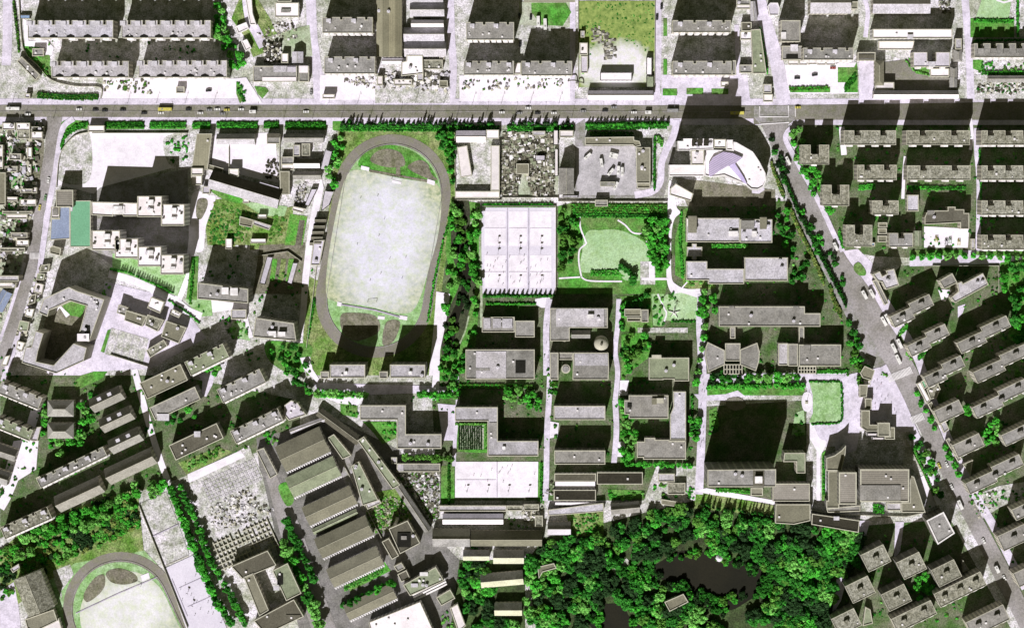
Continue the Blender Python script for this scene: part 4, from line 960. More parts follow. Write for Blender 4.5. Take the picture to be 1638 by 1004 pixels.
flat('garden_shed', 'olive roofed garden shed among the wild green plot', 'shed', 'p 384 346 406 352 403 364 383 360', 4, 'roof_olive')
flat('garden_shed', 'lavender roofed garden shed joined right of the olive one', 'shed', 'p 406 352 434 361 430 368 405 359', 4, 'roof_lavender')
for i, (g, t) in enumerate((('389 318 398 325', 'tiny white garden cabin at the foot of the slanted hall'), ('361 382 371 398', 'narrow white cabin at the lower edge of the wild green plot'), ('401 382 425 389', 'thin white garden roof above the fenced vegetable beds'), ('413 343 426 349', 'tiny white shelter above the lavender garden shed'))): flat('garden_cabin', t, 'cabin', g, 3.5, 'roof_white', 'wall_white', tw=.3)
for i, y in enumerate((347, 357, 366, 375, 384)):
    t = ('topmost', 'second', 'third', 'fourth', 'lowest')[i]
    g = gable('grandstand_bay', f'dark roofed stand bay beside the running track, {t} of five', 'grandstand bay', f'p {503-i*2} {y+8.5} {522-i*2} {y+8.5} {523-i*2} {y} {504-i*2} {y}', 4, 'roof_dark', group='dark roofed stand bays by the track', rise=1.8, over=.2)
flat('changing_rooms', 'long upright lavender roof along the lower left side of the track', 'pavilion', 'p 502 385 519 384 511 424 497 424', 5, 'roof_lavender', 'wall_white', vents=2)
flat('polytunnel', 'pale rounded greenhouse tunnel left of the vegetable beds', 'greenhouse', 'p 427 410 437 411 424 455 415 453', 3, 'roof_lavender', par=0)
flat('polytunnel', 'pale rounded greenhouse tunnel right of the vegetable beds', 'greenhouse', 'p 468 420 477 420 467 455 459 452', 3, 'roof_lavender', par=0)
flat('dormitory', 'big grey block with two bright stair heads left of the vegetable beds', 'dormitory', 'p 316 452 397 462 397 485 316 478', 25, 'roof_grey', 'wall_grey', vents=3, boxes=((355, 460, 365, 470, 3, 'box_white'), (369, 461, 380, 472, 3, 'box_white')))
flat('dormitory', 'big grey block with two bright stair heads next to the stadium corner', 'dormitory', 'p 409 508 470 517 474 545 405 539', 25, 'roof_grey', 'wall_grey', vents=3, boxes=((430, 530, 441, 536, 3, 'box_white'), (445, 531, 456, 537, 3, 'box_white')))
flat('small_block', 'small pale grey block between the two big stair head blocks', 'block', '370 495 394 510', 4, 'roof_pale')
# octagonal courtyard school
P1 = pts('62 500 70 478 110 459 125 466 167 479 143 546 124 543 139 489 112 481 79 496 76 506')
P2 = pts('57 529 70 533 61 562 58 578 86 584 118 549 139 556 134 577 90 597 35 580 41 555 50 555')
r = flat('courtyard_school', 'grey school wrapped round an eight sided courtyard, with a bright pointed garden inside', 'school', (P1, 0, None), 25, 'roof_pale', 'wall_plain', vents=9, boxes=((136, 522, 143, 532, .6, 'dark_void', 'light_well'), (124, 534, 142, 545, 2, 'roof_white', 'roof_terrace')))
o = (r.location.x, r.location.y, 0); p = ccw([W(u, v, 25) for u, v in P2])
bb = MB(); bb.sides(p, -.5, 25); bb.build('wall', 'wall_plain', r, o); bb = MB(); bb.face([(*q, 24.98) for q in inset(p, .5)]); bb.build('roof', 'roof_pale', r, o)
bb = MB(); bb.sides(p, 24.7, 25.7); q = inset(p, .5); n = len(p)
for i in range(n): j = (i + 1) % n; bb.face([(*p[i], 25.7), (*p[j], 25.7), (*q[j], 25.7), (*q[i], 25.7)])
bb.build('parapet', 'trim', r, o)
for t, g, h, m in (('pale grey classroom with notched edge left of the olive classrooms', 'p 190 487 205 492 201 505 187 500', 7, 'roof_grey'), ('olive classroom block with ragged stair edge in the walled school', 'p 202 496 235 506 227 522 199 512', 8, 'roof_olive'), ('pale two part classroom right of the olive one', 'p 236 503 262 512 252 530 232 520', 8, 'roof_mottled'), ('wide olive flat hall at the right end of the walled school', 'p 266 513 298 524 286 549 258 538', 7, 'roof_olive'), ('bright white cube roof on the upper edge of the walled school', 'p 242 475 263 483 256 501 236 492', 9, 'roof_white'), ('small white house at the right tip of the walled school', 'p 276 494 290 501 286 508 273 502', 5, 'roof_white'), ('pale mottled wing slanting along the foot of the walled school', 'p 234 560 262 543 268 553 240 572', 6, 'roof_mottled')):
    flat('classroom', t, 'school block', g, h, m, vents=2)
# ================================================================ slanted housing, lower left
def R(g): return g
flat('apartment_slab', 'slanted block with a pale olive roof right of the long white lane, topmost', 'apartment block', '@262 610 72 28 25', 16, 'roof_olive', 'wall_stripe', vents=6)
flat('workshop_block', 'slanted block with a dotted white cornice and brown roof under the olive slab', 'apartment block', '@280 645 80 22 25', 16, 'roof_grey', 'wall_stripe', boxes=((252, 662, 270, 672, .6),), vents=2)
flat('apartment_slab', 'dark brown slanted block with a raised stair head beside the sand yard', 'apartment block', '@314 706 84 26 25', 13, 'roof_dark', 'wall_stripe', boxes=((311, 690, 320, 698, 3),), vents=6)
apt('slanted pale olive apartment block at the head of the triangular court', '@331 575 68 24 26', 18, 4, 'roof_green', kind='D')
apt('slanted pale apartment block with a raised rear gallery, middle of the triangular court', '@386 617 76 24 26', 18, 4, 'roof_grey', kind='D')
apt('slanted pale apartment block above the sand yard, lowest of the triangular court', '@411 681 84 22 26', 18, 5, 'roof_grey', kind='D')
flat('corner_clinic', 'lavender roofed building with a rounded corner beside the triangular court', 'clinic', 'p 455 648 466 640 476 644 484 656 490 663 462 672 454 662', 12, 'roof_lavender', vents=5)
gable('street_row', 'long thin roof slanting down past the lavender corner building', 'row house', '@492 680 60 8 20', 5, 'roof_pale')
for t, g in (('hipped villa with a dark tiled roof, upper of two', '76 640 118 666'), ('hipped villa with a dark tiled roof, lower of two', '76 676 118 701')):
    gable('villa', t, 'villa', g, 9, 'tile_grey', group='two hipped villas', hip=.45, rise=5)
GR = 'slanted tile roofed rows in the lower left'
for i, (t, g) in enumerate((('tile roofed row house with two dormers, topmost of the slanted stack', '@171 638 54 24 25'), ('tile roofed row house with two dormers, second of the slanted stack', '@187 670 54 24 25'), ('tile roofed row house with two dormers, third of the slanted stack', '@201 704 54 24 25'))):
    gable('row_house', t, 'row house', g, 9, 'tile_grey', group=GR, rise=6.2, dormers=2)
gable('row_house', 'long tile roofed row house without dormers, lowest of the slanted stack', 'row house', '@209 745 82 28 25', 9, 'tile_grey', group=GR, rise=7)
gable('row_house', 'long tile roofed row house above the lower left trees', 'row house', '@127 790 78 28 25', 9, 'tile_grey', group=GR, rise=7)
apt('long slanted apartment block with bright balconies in the lower left', '@115 747 118 16 26', 15, 6, 'roof_grey', kind='D')
apt('slanted mottled apartment block beside the tree belt, lower left', '@42 836 82 20 24', 15, 5, 'roof_mottled', kind='D')
apt('slanted apartment block with a lavender patch falling to the right, left edge', '@32 632 70 20 -22', 15, 4, 'roof_grey', kind='D')
apt('slanted olive apartment block falling to the right, lower at the left edge', '@22 685 60 18 -22', 15, 4, 'roof_green', kind='D')
flat('low_house', 'small lavender flat house beside the lane at the end of the left edge blocks', 'house', 'p 52 684 66 682 60 705 44 704', 5, 'roof_lavender')
gable('row_house', 'tile roofed house cut by the left edge below the olive block', 'row house', '@6 722 42 20 -18', 8, 'roof_grey', rise=4)
gable('row_house', 'grey roofed house cut by the left edge beside the white lane', 'row house', '@0 762 30 22 -18', 8, 'roof_grey', rise=4)
flat('low_house', 'mottled low house beneath the long balcony block', 'house', '@78 762 38 14 25', 5, 'roof_mottled', vents=3)
r = gable('gymnasium', 'big pitched hall with one pale speckled slope and one dark slope, bottom left', 'gymnasium', '@55 948 64 46 -68', 12, 'roof_mottled', rise=5)
flat('gym_annex', 'olive annex on the low side of the big pitched hall', 'annex', 'p 40 990 86 974 92 992 55 1010 44 1004', 7, 'roof_olive')
flat('gym_annex', 'bright white annex at the bottom edge beside the track', 'annex', 'p 60 1006 94 988 102 1015 60 1018', 6, 'roof_white', 'wall_white')
flat('garden_house', 'small lavender cabin among the lower left trees', 'cabin', 'p 17 909 30 901 32 908 21 915', 5, 'roof_lavender')
flat('garden_house', 'narrow white shelter inside the lower left tree belt', 'cabin', 'p 31 876 38 876 41 888 37 894 33 890', 3, 'roof_white')
# ================================================================ factory strip
GF = 'slanted factory halls'
def hall(t, cx, cy, l, d_, m, h=8, front=True, rise=None):
    g = gable('factory_hall', t, 'factory hall', f'@{cx} {cy} {l} {d_} 25', h, m, 'wall_white', GF, rise=rise or d_ * .5 * .16)
    if front:
        a = radians(25); w0 = l * S; dd = d_ * S; gx, gy = g.location.x, g.location.y; b = MB(); n = int(w0 / 2)
        b.box(gx + sin(a) * (dd / 2 + .4), gy - cos(a) * (dd / 2 + .4), w0, .7, h - 1.2, h - .1, a)
        for i in range(n):
            t_ = -w0 / 2 + (i + .5) * w0 / n; b.box(gx + cos(a) * t_ + sin(a) * (dd / 2 + 1.1), gy + sin(a) * t_ - cos(a) * (dd / 2 + 1.1), 1.1, 1.5, h - 1.3, h + .2, a)
        b.build('eave', 'box_white', g, (gx, gy, 0))
    return g
hall('olive factory hall with a serrated white eave, topmost of the slanted row', 484, 718, 78, 44, 'roof_olive', 9)
hall('green roofed factory hall, second of the slanted row', 501, 762, 84, 34, 'roof_green')
hall('olive factory hall with a white eave, third of the slanted row', 527, 808, 84, 32, 'roof_olive')
hall('olive factory hall in front of the pale service yard, fourth of the slanted row', 550, 858, 90, 34, 'roof_olive')
hall('olive factory hall above the row of round trees, fifth of the slanted row', 568, 906, 88, 32, 'roof_olive')
hall('low olive factory hall below the row of round trees, sixth of the slanted row', 592, 962, 84, 26, 'roof_olive', 6)
gable('link_shed', 'low green link shed between the third and fourth factory halls', 'shed', '@536 834 78 10 25', 4, 'roof_green', 'wall_white')
flat('side_shed', 'upright grey shed standing beside the topmost factory hall', 'shed', 'p 410 720 422 716 444 758 432 765', 6, 'roof_grey')
flat('side_shed', 'pale green shed right of the topmost factory hall', 'shed', 'p 524 700 534 694 562 728 548 734', 7, 'roof_green')
flat('office_block', 'long grey green office slanting steeply past the factory strip', 'office', 'p 572 704 582 698 640 775 628 782', 10, 'roof_green', vents=7)
gable('long_row', 'long slate row slanting steeply right of the grey green office', 'row', 'p 628 776 640 770 690 845 680 852', 7, 'roof_grey')
flat('works_block', 'grey green block framed by thin walls on the factory lane', 'block', 'p 562 745 574 738 605 800 580 808', 8, 'roof_green', vents=5)
flat('works_block', 'small block with a bright rim under the framed grey green block', 'block', 'p 582 800 604 794 610 804 588 814', 5, 'roof_pale')
gable('garden_row', 'dark roofed row on a slant at the campus corner', 'row', 'p 505 664 515 652 580 700 570 712', 5, 'roof_dark')
flat('court_building', 'dark brown building with a sunken square court, lower centre left', 'office', 'p 622 845 652 832 672 868 640 885', 11, 'roof_dark', boxes=((636, 852, 656, 874, .6, 'dark_void', 'light_well'), (642, 857, 650, 862, 1.5, 'roof_grey')))
flat('court_wing', 'brown wing on the left of the sunken court building', 'office', 'p 611 866 622 860 638 888 627 894', 8, 'roof_dark')
flat('terrace_block', 'grey green block with a bright ladder of white balconies', 'apartment block', 'p 645 935 697 906 710 928 656 952', 9, 'roof_green', 'wall_white', boxes=((658, 933, 668, 938, 1), (672, 915, 684, 920, 1.5, 'box_white')), vents=6)
for i in range(3):
    bb = MB(); cx, cy = W(686 + i * 1.5, 938 + i * 4, 6 - i * 2); bb.box(cx, cy, 29, 1.3, 5 - i * 2, 7.2 - i * 2, radians(26)); bb2 = bb.build('balcony_deck', 'trim_white'); tag(bb2, ('top', 'middle', 'bottom')[i] + ' white balcony deck on the front of the grey green ladder block', 'balcony', 'ladder balconies')
flat('corner_house', 'small grey house with a bright eave under the ladder block', 'house', 'p 698 955 720 942 728 956 706 968', 7, 'roof_green')
flat('white_hall', 'large speckled white hall cut by the bottom edge', 'hall', 'p 590 995 672 962 692 1006 700 1030 600 1030', 10, 'roof_white', 'wall_white', tw=.3)
flat('white_annex', 'narrow white annex slanting down right of the large white hall', 'annex', 'p 720 972 732 965 745 1000 733 1010', 6, 'roof_white', 'wall_white')
flat('small_block', 'small grey block with white rim in the lane beside the court building', 'block', 'p 630 905 642 899 648 908 636 914', 6, 'roof_grey')
flat('small_block', 'dark block with white rim below the small grey one', 'block', 'p 636 918 650 911 656 924 642 930', 6, 'roof_dark')
# ring building bottom
Q = pts('370 905 428 880 442 903 388 925'); flat('ring_office', 'dark brown bar at the head of the square office ring', 'office', (Q, 0, None), 10, 'roof_dark')
flat('ring_office', 'dark wing on the left side of the square office ring', 'office', 'p 390 922 405 916 430 975 415 984', 10, 'roof_olive')
flat('ring_office', 'grey green wing with a dark light slot, right side of the square office ring', 'office', 'p 436 912 460 900 482 948 458 960', 12, 'roof_green', boxes=((444, 918, 452, 934, .5, 'dark_void', 'light_well'), (438, 937, 446, 943, 2)))
flat('ring_office', 'brown bar with a white front closing the foot of the square office ring', 'office', 'p 406 992 470 958 486 985 425 1014', 11, 'roof_dark', boxes=((458, 983, 480, 990, .4, 'roof_dark', 'roof_step'),))
# ================================================================ campus and centre
gable('compound_hall', 'lavender and white hall at the head of the white walled yard', 'hall', '730 209 777 228', 6, 'roof_lavender', rise=2.2, lit_roof='roof_white')
flat('compound_hall', 'small square white hall at the head of the white walled yard', 'hall', '778 208 798 222', 6, 'roof_white', 'wall_white', par=.2)
flat('compound_wing', 'short white wing slanting down the left of the walled yard', 'hall', 'p 731 236 747 233 755 281 737 284', 5, 'roof_white', 'wall_white', par=.2)
flat('compound_wing', 'long upright white wing on the right of the walled yard', 'hall', '785 233 799 305', 6, 'roof_white', 'wall_white', par=.2)
flat('compound_wing', 'long white wing across the foot of the walled yard', 'hall', '728 306 799 317', 5, 'roof_white', 'wall_white', par=.2)
flat('scrap_shed', 'lavender shed standing among the scrap heaps', 'shed', '856 248 872 257', 4, 'roof_lavender', par=0)
flat('scrap_shed', 'thin white shed along the right edge of the scrap yard', 'shed', '885 208 893 232', 4, 'roof_white', par=0)
flat('scrap_shed', 'narrow white fence shed halfway down the right edge of the scrap yard', 'shed', '887 238 893 282', 3, 'roof_white', par=0)
flat('scrap_shed', 'olive shed in the lower left of the scrap yard', 'shed', '826 262 846 278', 4, 'roof_olive', par=.2)
flat('scrap_shed', 'pale store on the top side of the scrap yard', 'shed', '852 210 872 217', 4, 'roof_pale', par=.2)
flat('white_gatehouse', 'white building at the gate between the scrap yard and the bus lane', 'gatehouse', '895 209 917 220', 5, 'roof_white', 'wall_white')
gable('grey_hall', 'grey hall with two long bays standing upright left of the bus yard', 'hall', '894 269 918 311', 14, 'roof_grey', 'wall_cream', rise=2.6)
flat('bus_office', 'long olive office with a curved end across the head of the bus yard', 'office', 'p 936 220 1014 219 1014 224 1023 226 1025 233 1016 235 1012 232 936 232', 6, 'roof_olive', vents=2)
flat('bus_workshop', 'tall olive workshop roof on the right of the bus yard', 'workshop', '1018 236 1040 293', 6, 'roof_olive', vents=5)
flat('wash_house', 'small olive block with a yellow line under the bus workshop', 'block', '1019 294 1040 301', 5, 'roof_olive')
flat('pump_canopy', 'low dark canopy in the middle of the bus yard', 'canopy', '960 291 984 298', 5, 'asphalt_pale', 'wall_plain', par=.1, tw=.3)
flat('wall_kiosk', 'small grey kiosk on the wall behind the bus yard', 'kiosk', '952 320 972 330', 5, 'roof_grey')
flat('low_shed', 'pale strip shed at the foot of the grey upright hall', 'shed', '900 312 925 316', 3, 'roof_pale', par=0)
# curved white headquarters
LW = 17
flat('curved_tower', 'large white building curving round the street corner, round nosed at its lower end', 'office tower', 'p 1126 241 1142 240 1172 241 1172 227 1178 228 1192 236 1204 243 1214 258 1224 277 1225 290 1221 299 1212 304 1201 303 1193 296 1158 281 1137 284 1127 281 1126 264', LW, 'roof_white', 'wall_grey', 'trim_white', tw=.8, par=1.0, vents=4)
def roofpiece(name, label, cat, s, h0, h1, m, wall='wall_white'):
    p = ccw([W(u, v, h1) for u, v in pts(s)]); c = centre(p); b = MB(); b.cur = 1; b.sides(p, h0, h1); b.cur = 0; b.face([(*q, h1) for q in p])
    return b, (c[0], c[1], 0), [m, wall]
ct = [o for o in col.objects if o.name.startswith('curved_tower')][0]
for nm, s, h0, h1, m in (('glass_roof', '1134 281 1134 262 1141 251 1157 243 1172 245 1188 252 1178 260 1164 266 1150 274 1137 283', LW, LW + 2.4, 'sheet_lilac'), ('skylight_strip', '1166 266 1174 259 1190 284 1195 295 1190 293 1180 282', LW, LW + 1.8, 'glass_purple'), ('nose_canopy', '1203 304 1212 305 1222 299 1223 304 1214 310 1203 309', LW - 8, LW - 3, 'roof_lavender')):
    b, oo, mm = roofpiece(nm, '', '', s, h0, h1, m); b.build(nm, mm, ct, (ct.location.x, ct.location.y, 0))
flat('plant_wing', 'white rooftop wing with three dark cooling banks beside the curved tower', 'office wing', 'p 1084 226 1093 226 1093 222 1141 222 1141 239 1105 240 1105 241 1084 241', 31, 'roof_white', 'wall_grey', 'trim_white', boxes=((1107, 224, 1114, 233, 2, 'roof_black', 'cooling_unit'), (1116, 224, 1123, 233, 2, 'roof_black', 'cooling_unit'), (1126, 224, 1133, 233, 2, 'roof_black', 'cooling_unit')), vents=6)
flat('stair_core', 'taller white square stair core behind the curved tower', 'tower', '1142 223 1161 237', 42, 'roof_white', 'wall_grey', vents=2)
flat('rear_slab', 'narrow white slab joining the stair core to the curved tower', 'office wing', '1162 224 1172 240', 30, 'roof_white', 'wall_grey', 'trim_white')
flat('link_wing', 'white link wing left of the purple glass roof', 'office wing', 'p 1105 241 1126 240 1126 264 1106 264', 24, 'roof_white', 'wall_white', vents=2)
flat('podium_wing', 'bright white low wing stretching left from the curved tower', 'office wing', '1070 264 1126 282', 12, 'roof_white', 'wall_white', 'trim_white')
flat('fan_hall', 'bright white folded hall slanting beside the white podium', 'hall', 'p 1072 302 1081 294 1109 310 1105 322 1072 312', 10, 'roof_white', 'wall_white')
# lecture blocks behind the avenue
flat('laboratory', 'pale flat laboratory with a tall dark corner block and roof tanks', 'laboratory', 'p 1098 349 1183 349 1183 387 1098 387', 14, 'roof_pale', 'wall_grey', boxes=((1101, 346, 1114, 372, 4, 'roof_olive', 'roof_block'), (1166, 370, 1180, 377, 2, 'box_white', 'water_tank'), (1099, 350, 1101, 362, 1.5, 'box_white', 'roof_unit')), vents=3)
flat('laboratory', 'pale laboratory wing with an open roof yard and a row of small plants', 'laboratory', '1184 351 1235 388', 14, 'roof_pale', 'wall_grey', boxes=((1186, 353, 1206, 366, 2, 'roof_grey', 'roof_block'), (1216, 348, 1226, 366, 3.5, 'roof_olive', 'roof_block'), (1203, 370, 1210, 378, 2, 'box_white', 'water_tank')), vents=8)
flat('cross_link', 'small pale cross shaped roof linking the laboratory and the stepped block', 'link building', 'p 1099 395 1107 395 1107 390 1114 390 1114 395 1123 395 1123 410 1114 410 1114 415 1107 415 1107 410 1099 410', 7, 'roof_pale')
flat('stepped_block', 'pale stepped teaching block with a slot between its two halves', 'teaching block', 'p 1098 418 1131 418 1131 430 1190 430 1190 454 1133 454 1133 448 1098 448', 14, 'roof_pale', 'wall_grey', vents=1)
flat('stepped_block', 'large square ended teaching roof right of the stepped block', 'teaching block', '1191 412 1260 449', 15, 'roof_pale', 'wall_grey')
flat('long_block', 'long grey teaching block with a step at its right end', 'teaching block', 'p 1150 490 1287 490 1287 501 1312 501 1312 522 1150 522', 15, 'roof_grey', 'wall_grey', boxes=((1167, 490, 1174, 498, 2.5, 'roof_grey'), (1269, 490, 1277, 498, 2.5, 'roof_grey')))
flat('bridge', 'narrow covered bridge between the long block and the fan shaped hall', 'bridge', '1168 523 1176 541', 7, 'roof_grey')
flat('bridge', 'narrow covered bridge between the long block and the dark trimmed library', 'bridge', '1278 523 1286 551', 8, 'roof_grey')
for t, s in (('left blade of the fan shaped lecture hall', 'p 1132 547 1159 560 1159 583 1133 595 1128 570 1129 555'), ('right blade of the fan shaped lecture hall', 'p 1184 559 1211 548 1215 562 1214 577 1209 593 1184 583')):
    flat('lecture_hall', t, 'lecture hall', s, 11, 'roof_grey', 'wall_dark', 'trim', par=.5)
flat('lecture_foyer', 'square foyer roof between the two blades of the fan shaped hall', 'lecture hall', '1160 549 1184 577', 9, 'roof_grey', 'wall_dark')
def grille(t, x0, y0, x1, y1, n, h):
    b = MB(); xa, ya = W(x0, y1, h); xb, yb = W(x1, y0, h); b.box((xa + xb) / 2, (ya + yb) / 2, xb - xa, yb - ya, -.2, h - .5); 
    b.cur = 1
    for i in range(n + 1): b.box(xa + (xb - xa) * i / n, (ya + yb) / 2, .7, yb - ya, h - .5, h)
    for y in (ya, (ya + yb) / 2, yb): b.box((xa + xb) / 2, y, xb - xa, .7, h - .5, h + .003)
    tag(b.build('roof_grille', ['dark_void', 'trim']), t, 'canopy')
grille('gridded skylight canopy in front of the fan shaped lecture hall', 1158, 583, 1187, 598, 6, 5)
grille('gridded skylight canopy in front of the dark trimmed library', 1277, 586, 1305, 597, 6, 5)
flat('library', 'narrow pale strip roof at the left end of the library', 'library', '1245 549 1260 584', 11, 'roof_pale', 'wall_grey')
flat('library', 'grey middle strip of the library roof', 'library', '1261 550 1276 585', 11, 'roof_grey', 'wall_grey')
flat('library', 'wide flat right hand roof of the library with a small sunken stair', 'library', '1278 551 1345 585', 12, 'roof_grey', 'wall_grey', boxes=((1286, 552, 1296, 565, 2, 'roof_grey'),))
# west side of the campus
flat('canteen', 'pale canteen roof divided into small pens, behind the court hedge', 'canteen', '771 507 823 531', 8, 'roof_grey', 'wall_grey', boxes=((774, 509, 784, 525, 1.2, 'roof_pale', 'roof_pen'), (789, 510, 801, 524, 1.2, 'roof_pale', 'roof_pen'), (804, 510, 819, 524, 1.2, 'roof_pale', 'roof_pen')))
flat('canteen', 'plain grey kitchen roof right of the divided canteen', 'canteen', '824 513 855 539', 9, 'roof_grey', 'wall_grey')
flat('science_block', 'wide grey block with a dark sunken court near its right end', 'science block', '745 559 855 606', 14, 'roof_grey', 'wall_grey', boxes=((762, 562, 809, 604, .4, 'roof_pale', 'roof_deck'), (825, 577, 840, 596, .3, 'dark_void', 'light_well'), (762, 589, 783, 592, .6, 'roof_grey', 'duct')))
flat('institute', 'long pale roofed institute with a dark rounded end and a stair head', 'institute', 'p 880 493 972 493 972 524 911 524 911 545 880 545', 13, 'roof_grey', 'wall_grey', boxes=((890, 494, 966, 522, .6, 'roof_pale', 'roof_deck'), (940, 503, 949, 508, 3, 'box_white')))
flat('institute_wing', 'small octagonal ended pavilion under the institute', 'institute', 'p 893 529 910 529 910 538 904 546 893 544', 8, 'roof_grey')
gable('institute_shed', 'short shed with a pale front under the institute', 'shed', '914 528 944 541', 5, 'roof_grey', rise=3.6)
# observatory style dome
dx, dy = W(962, 550, 13); root = thing('domed_hall', 'round pale domed hall standing alone among the institutes', 'dome', (dx, dy, 0))
R0 = 5.8; p = [(R0 * cos(i * pi / 16), R0 * sin(i * pi / 16)) for i in range(32)]
b = MB(); b.sides(p, -.5, 10); b.build('wall', 'wall_cream', root)
b = MB(); prev = 0
for k in range(6):
    a0, a1 = k * pi / 14, (k + 1) * pi / 14; r0, r1 = R0 * cos(a0), R0 * cos(a1) if k < 5 else .8; z0, z1 = 10 + 4.5 * sin(a0), 10 + 4.5 * sin(a1)
    for i in range(32):
        c0, s0, c1_, s1 = cos(i * pi / 16), sin(i * pi / 16), cos((i + 1) * pi / 16), sin((i + 1) * pi / 16)
        b.face([(r0 * c0, r0 * s0, z0), (r0 * c1_, r0 * s1, z0), (r1 * c1_, r1 * s1, z1), (r1 * c0, r1 * s0, z1)])
b.build('dome', 'trim', root)
b = MB(); b.prism([(1 * cos(i * pi / 6), 1 * sin(i * pi / 6)) for i in range(12)], 13.6, 15.5); b.build('lantern', 'roof_dark', root)
flat('workshops', 'narrow upright roof at the left of the lower institute', 'institute', '880 564 893 607', 12, 'roof_grey', 'wall_grey')
flat('workshops', 'low middle roof of the lower institute beside the bright round tank', 'institute', '894 564 916 575', 9, 'roof_grey', 'wall_grey')
flat('workshops', 'wide two tone roof at the right of the lower institute', 'institute', 'p 917 564 973 564 974 590 973 607 916 607', 13, 'roof_grey', 'wall_grey', boxes=((920, 566, 972, 584, .5, 'roof_pale', 'roof_deck'),))
dx, dy = W(905, 590, 6); root = thing('round_tank', 'round tank with a bright sunlit rim inside the lower institute', 'tank', (dx, dy, 0)); b = MB(); b.prism([(3.6 * cos(i * pi / 12), 3.6 * sin(i * pi / 12)) for i in range(24)], -.3, 6); b.build('tank_body', 'trim', root)
b = MB(); b.prism([(2.6 * cos(i * pi / 12), 2.6 * sin(i * pi / 12)) for i in range(24)], 6, 6.5); b.build('tank_cap', 'roof_grey', root)
flat('small_office', 'small dark framed office with an olive roof in the garden', 'office', '999 494 1025 506', 8, 'roof_olive', 'wall_dark')
flat('small_office', 'narrow grey office standing right of the dark framed one in the garden', 'office', '1026 495 1037 515', 7, 'roof_grey')
flat('small_office', 'tiny porch roof under the dark framed garden office', 'office', '1003 508 1025 514', 4, 'roof_dark')
flat('hostel', 'olive flat block with a notch in its sunny front', 'hostel', 'p 1038 572 1043 572 1043 568 1058 568 1058 572 1102 572 1102 609 1078 609 1078 606 1061 606 1061 607 1038 607', 11, 'roof_green', 'wall_grey', boxes=((1043, 568, 1057, 573, 1.5, 'trim', 'roof_block'),))
flat('hostel', 'pale square hostel with a raised open stair in its corner', 'hostel', 'p 999 640 1006 640 1006 632 1069 632 1069 669 1006 669 1006 662 999 662', 11, 'roof_grey', 'wall_grey', boxes=((1043, 637, 1050, 646, 2, 'roof_olive'), (1051, 637, 1061, 644, 2.6, 'trim'), (1004, 645, 1010, 651, .4, 'dark_void', 'light_well')))
flat('hostel', 'long upright hostel narrowing towards its top end', 'hostel', 'p 1077 626 1097 626 1097 703 1072 703 1072 663 1077 651', 11, 'roof_pale', 'wall_grey')
flat('hostel', 'grey hostel with a stepped top edge at the foot of the long upright one', 'hostel', 'p 1019 706 1031 706 1031 700 1048 700 1048 703 1097 703 1097 734 1029 734 1029 731 1019 731', 11, 'roof_grey', 'wall_grey', boxes=((1070, 704, 1096, 706, .5, 'trim', 'roof_ledge'),))
GS = 'slab dormitories in the middle of the campus'
flat('slab_dormitory', 'slab dormitory with a pale speckled roof facing the row of bushes', 'dormitory', '886 649 968 671', 15, 'roof_pale', 'wall_stripe', group=GS)
flat('slab_dormitory', 'slab dormitory with a grey green roof just above the ribbed sheds', 'dormitory', '887 720 968 742', 15, 'roof_grey', 'wall_stripe', group=GS, vents=2)
flat('slab_dormitory', 'slab dormitory behind the row of round trees, left of the pair', 'dormitory', '528 583 584 604', 25, 'roof_pale', 'wall_stripe', group=GS, boxes=((551, 594, 555, 598, 2, 'box_white', 'water_tank'),))
flat('slab_dormitory', 'slab dormitory behind the row of round trees, right of the pair', 'dormitory', '624 583 680 604', 25, 'roof_pale', 'wall_stripe', group=GS, boxes=((654, 594, 658, 598, 2, 'box_white', 'water_tank'),))
flat('slab_annex', 'small low annex at the left end of the left tall slab dormitory', 'annex', '513 594 526 605', 12, 'roof_grey')
flat('slab_annex', 'small low annex at the left end of the right tall slab dormitory', 'annex', '607 594 620 605', 12, 'roof_grey')
flat('bent_block', 'z shaped grey block wrapping round a small lawn', 'teaching block', 'p 576 648 649 648 649 694 706 694 706 717 635 717 635 671 576 671', 14, 'roof_grey', 'wall_stripe', vents=5)
flat('bent_block', 'z shaped pale block wrapping round the square plant nursery', 'teaching block', 'p 728 651 796 651 796 705 861 705 861 729 780 729 780 673 728 673', 14, 'roof_pale', 'wall_stripe', boxes=((783, 676, 795, 700, .3, 'roof_grey', 'roof_deck'), (804, 714, 808, 718, 1.5, 'box_white', 'water_tank')), vents=3)
flat('low_store', 'low grey store behind the clipped trees left of the ball court', 'store', '635 741 704 754', 5, 'roof_grey', boxes=((636, 742, 645, 754, .4, 'roof_pale', 'roof_step'),))
flat('low_store', 'tiny store at the corner above the low grey one', 'store', '626 731 635 741', 4, 'roof_pale')
# sheds south of the campus
flat('ribbed_shed', 'dark ribbed shed roof on the left above the white strip', 'shed', 'p 887 757 953 757 953 769 887 769', 6, 'roof_dark', 'wall_white', par=.3)
flat('ribbed_shed', 'dark ribbed shed roof reaching right to the bushes', 'shed', '955 755 1028 774', 6, 'roof_black', 'wall_white', par=.3)
flat('ribbed_shed', 'lower dark ribbed shed roof between two white strips', 'shed', '886 783 953 800', 6, 'roof_black', 'wall_white', par=.3)
flat('white_canopy', 'bright white strip roof with torn edges between the ribbed sheds', 'canopy', '887 769 953 782', 4, 'roof_white', 'wall_white', par=0)
flat('white_canopy', 'thin white strip roof below the lower ribbed shed', 'canopy', '887 802 966 808', 4, 'roof_white', 'wall_white', par=0)
flat('long_roof', 'long pale roof with a slight tilt along the wild plot', 'shed', 'p 876 815 965 804 966 817 910 822 877 824', 5, 'roof_pale', par=.3)
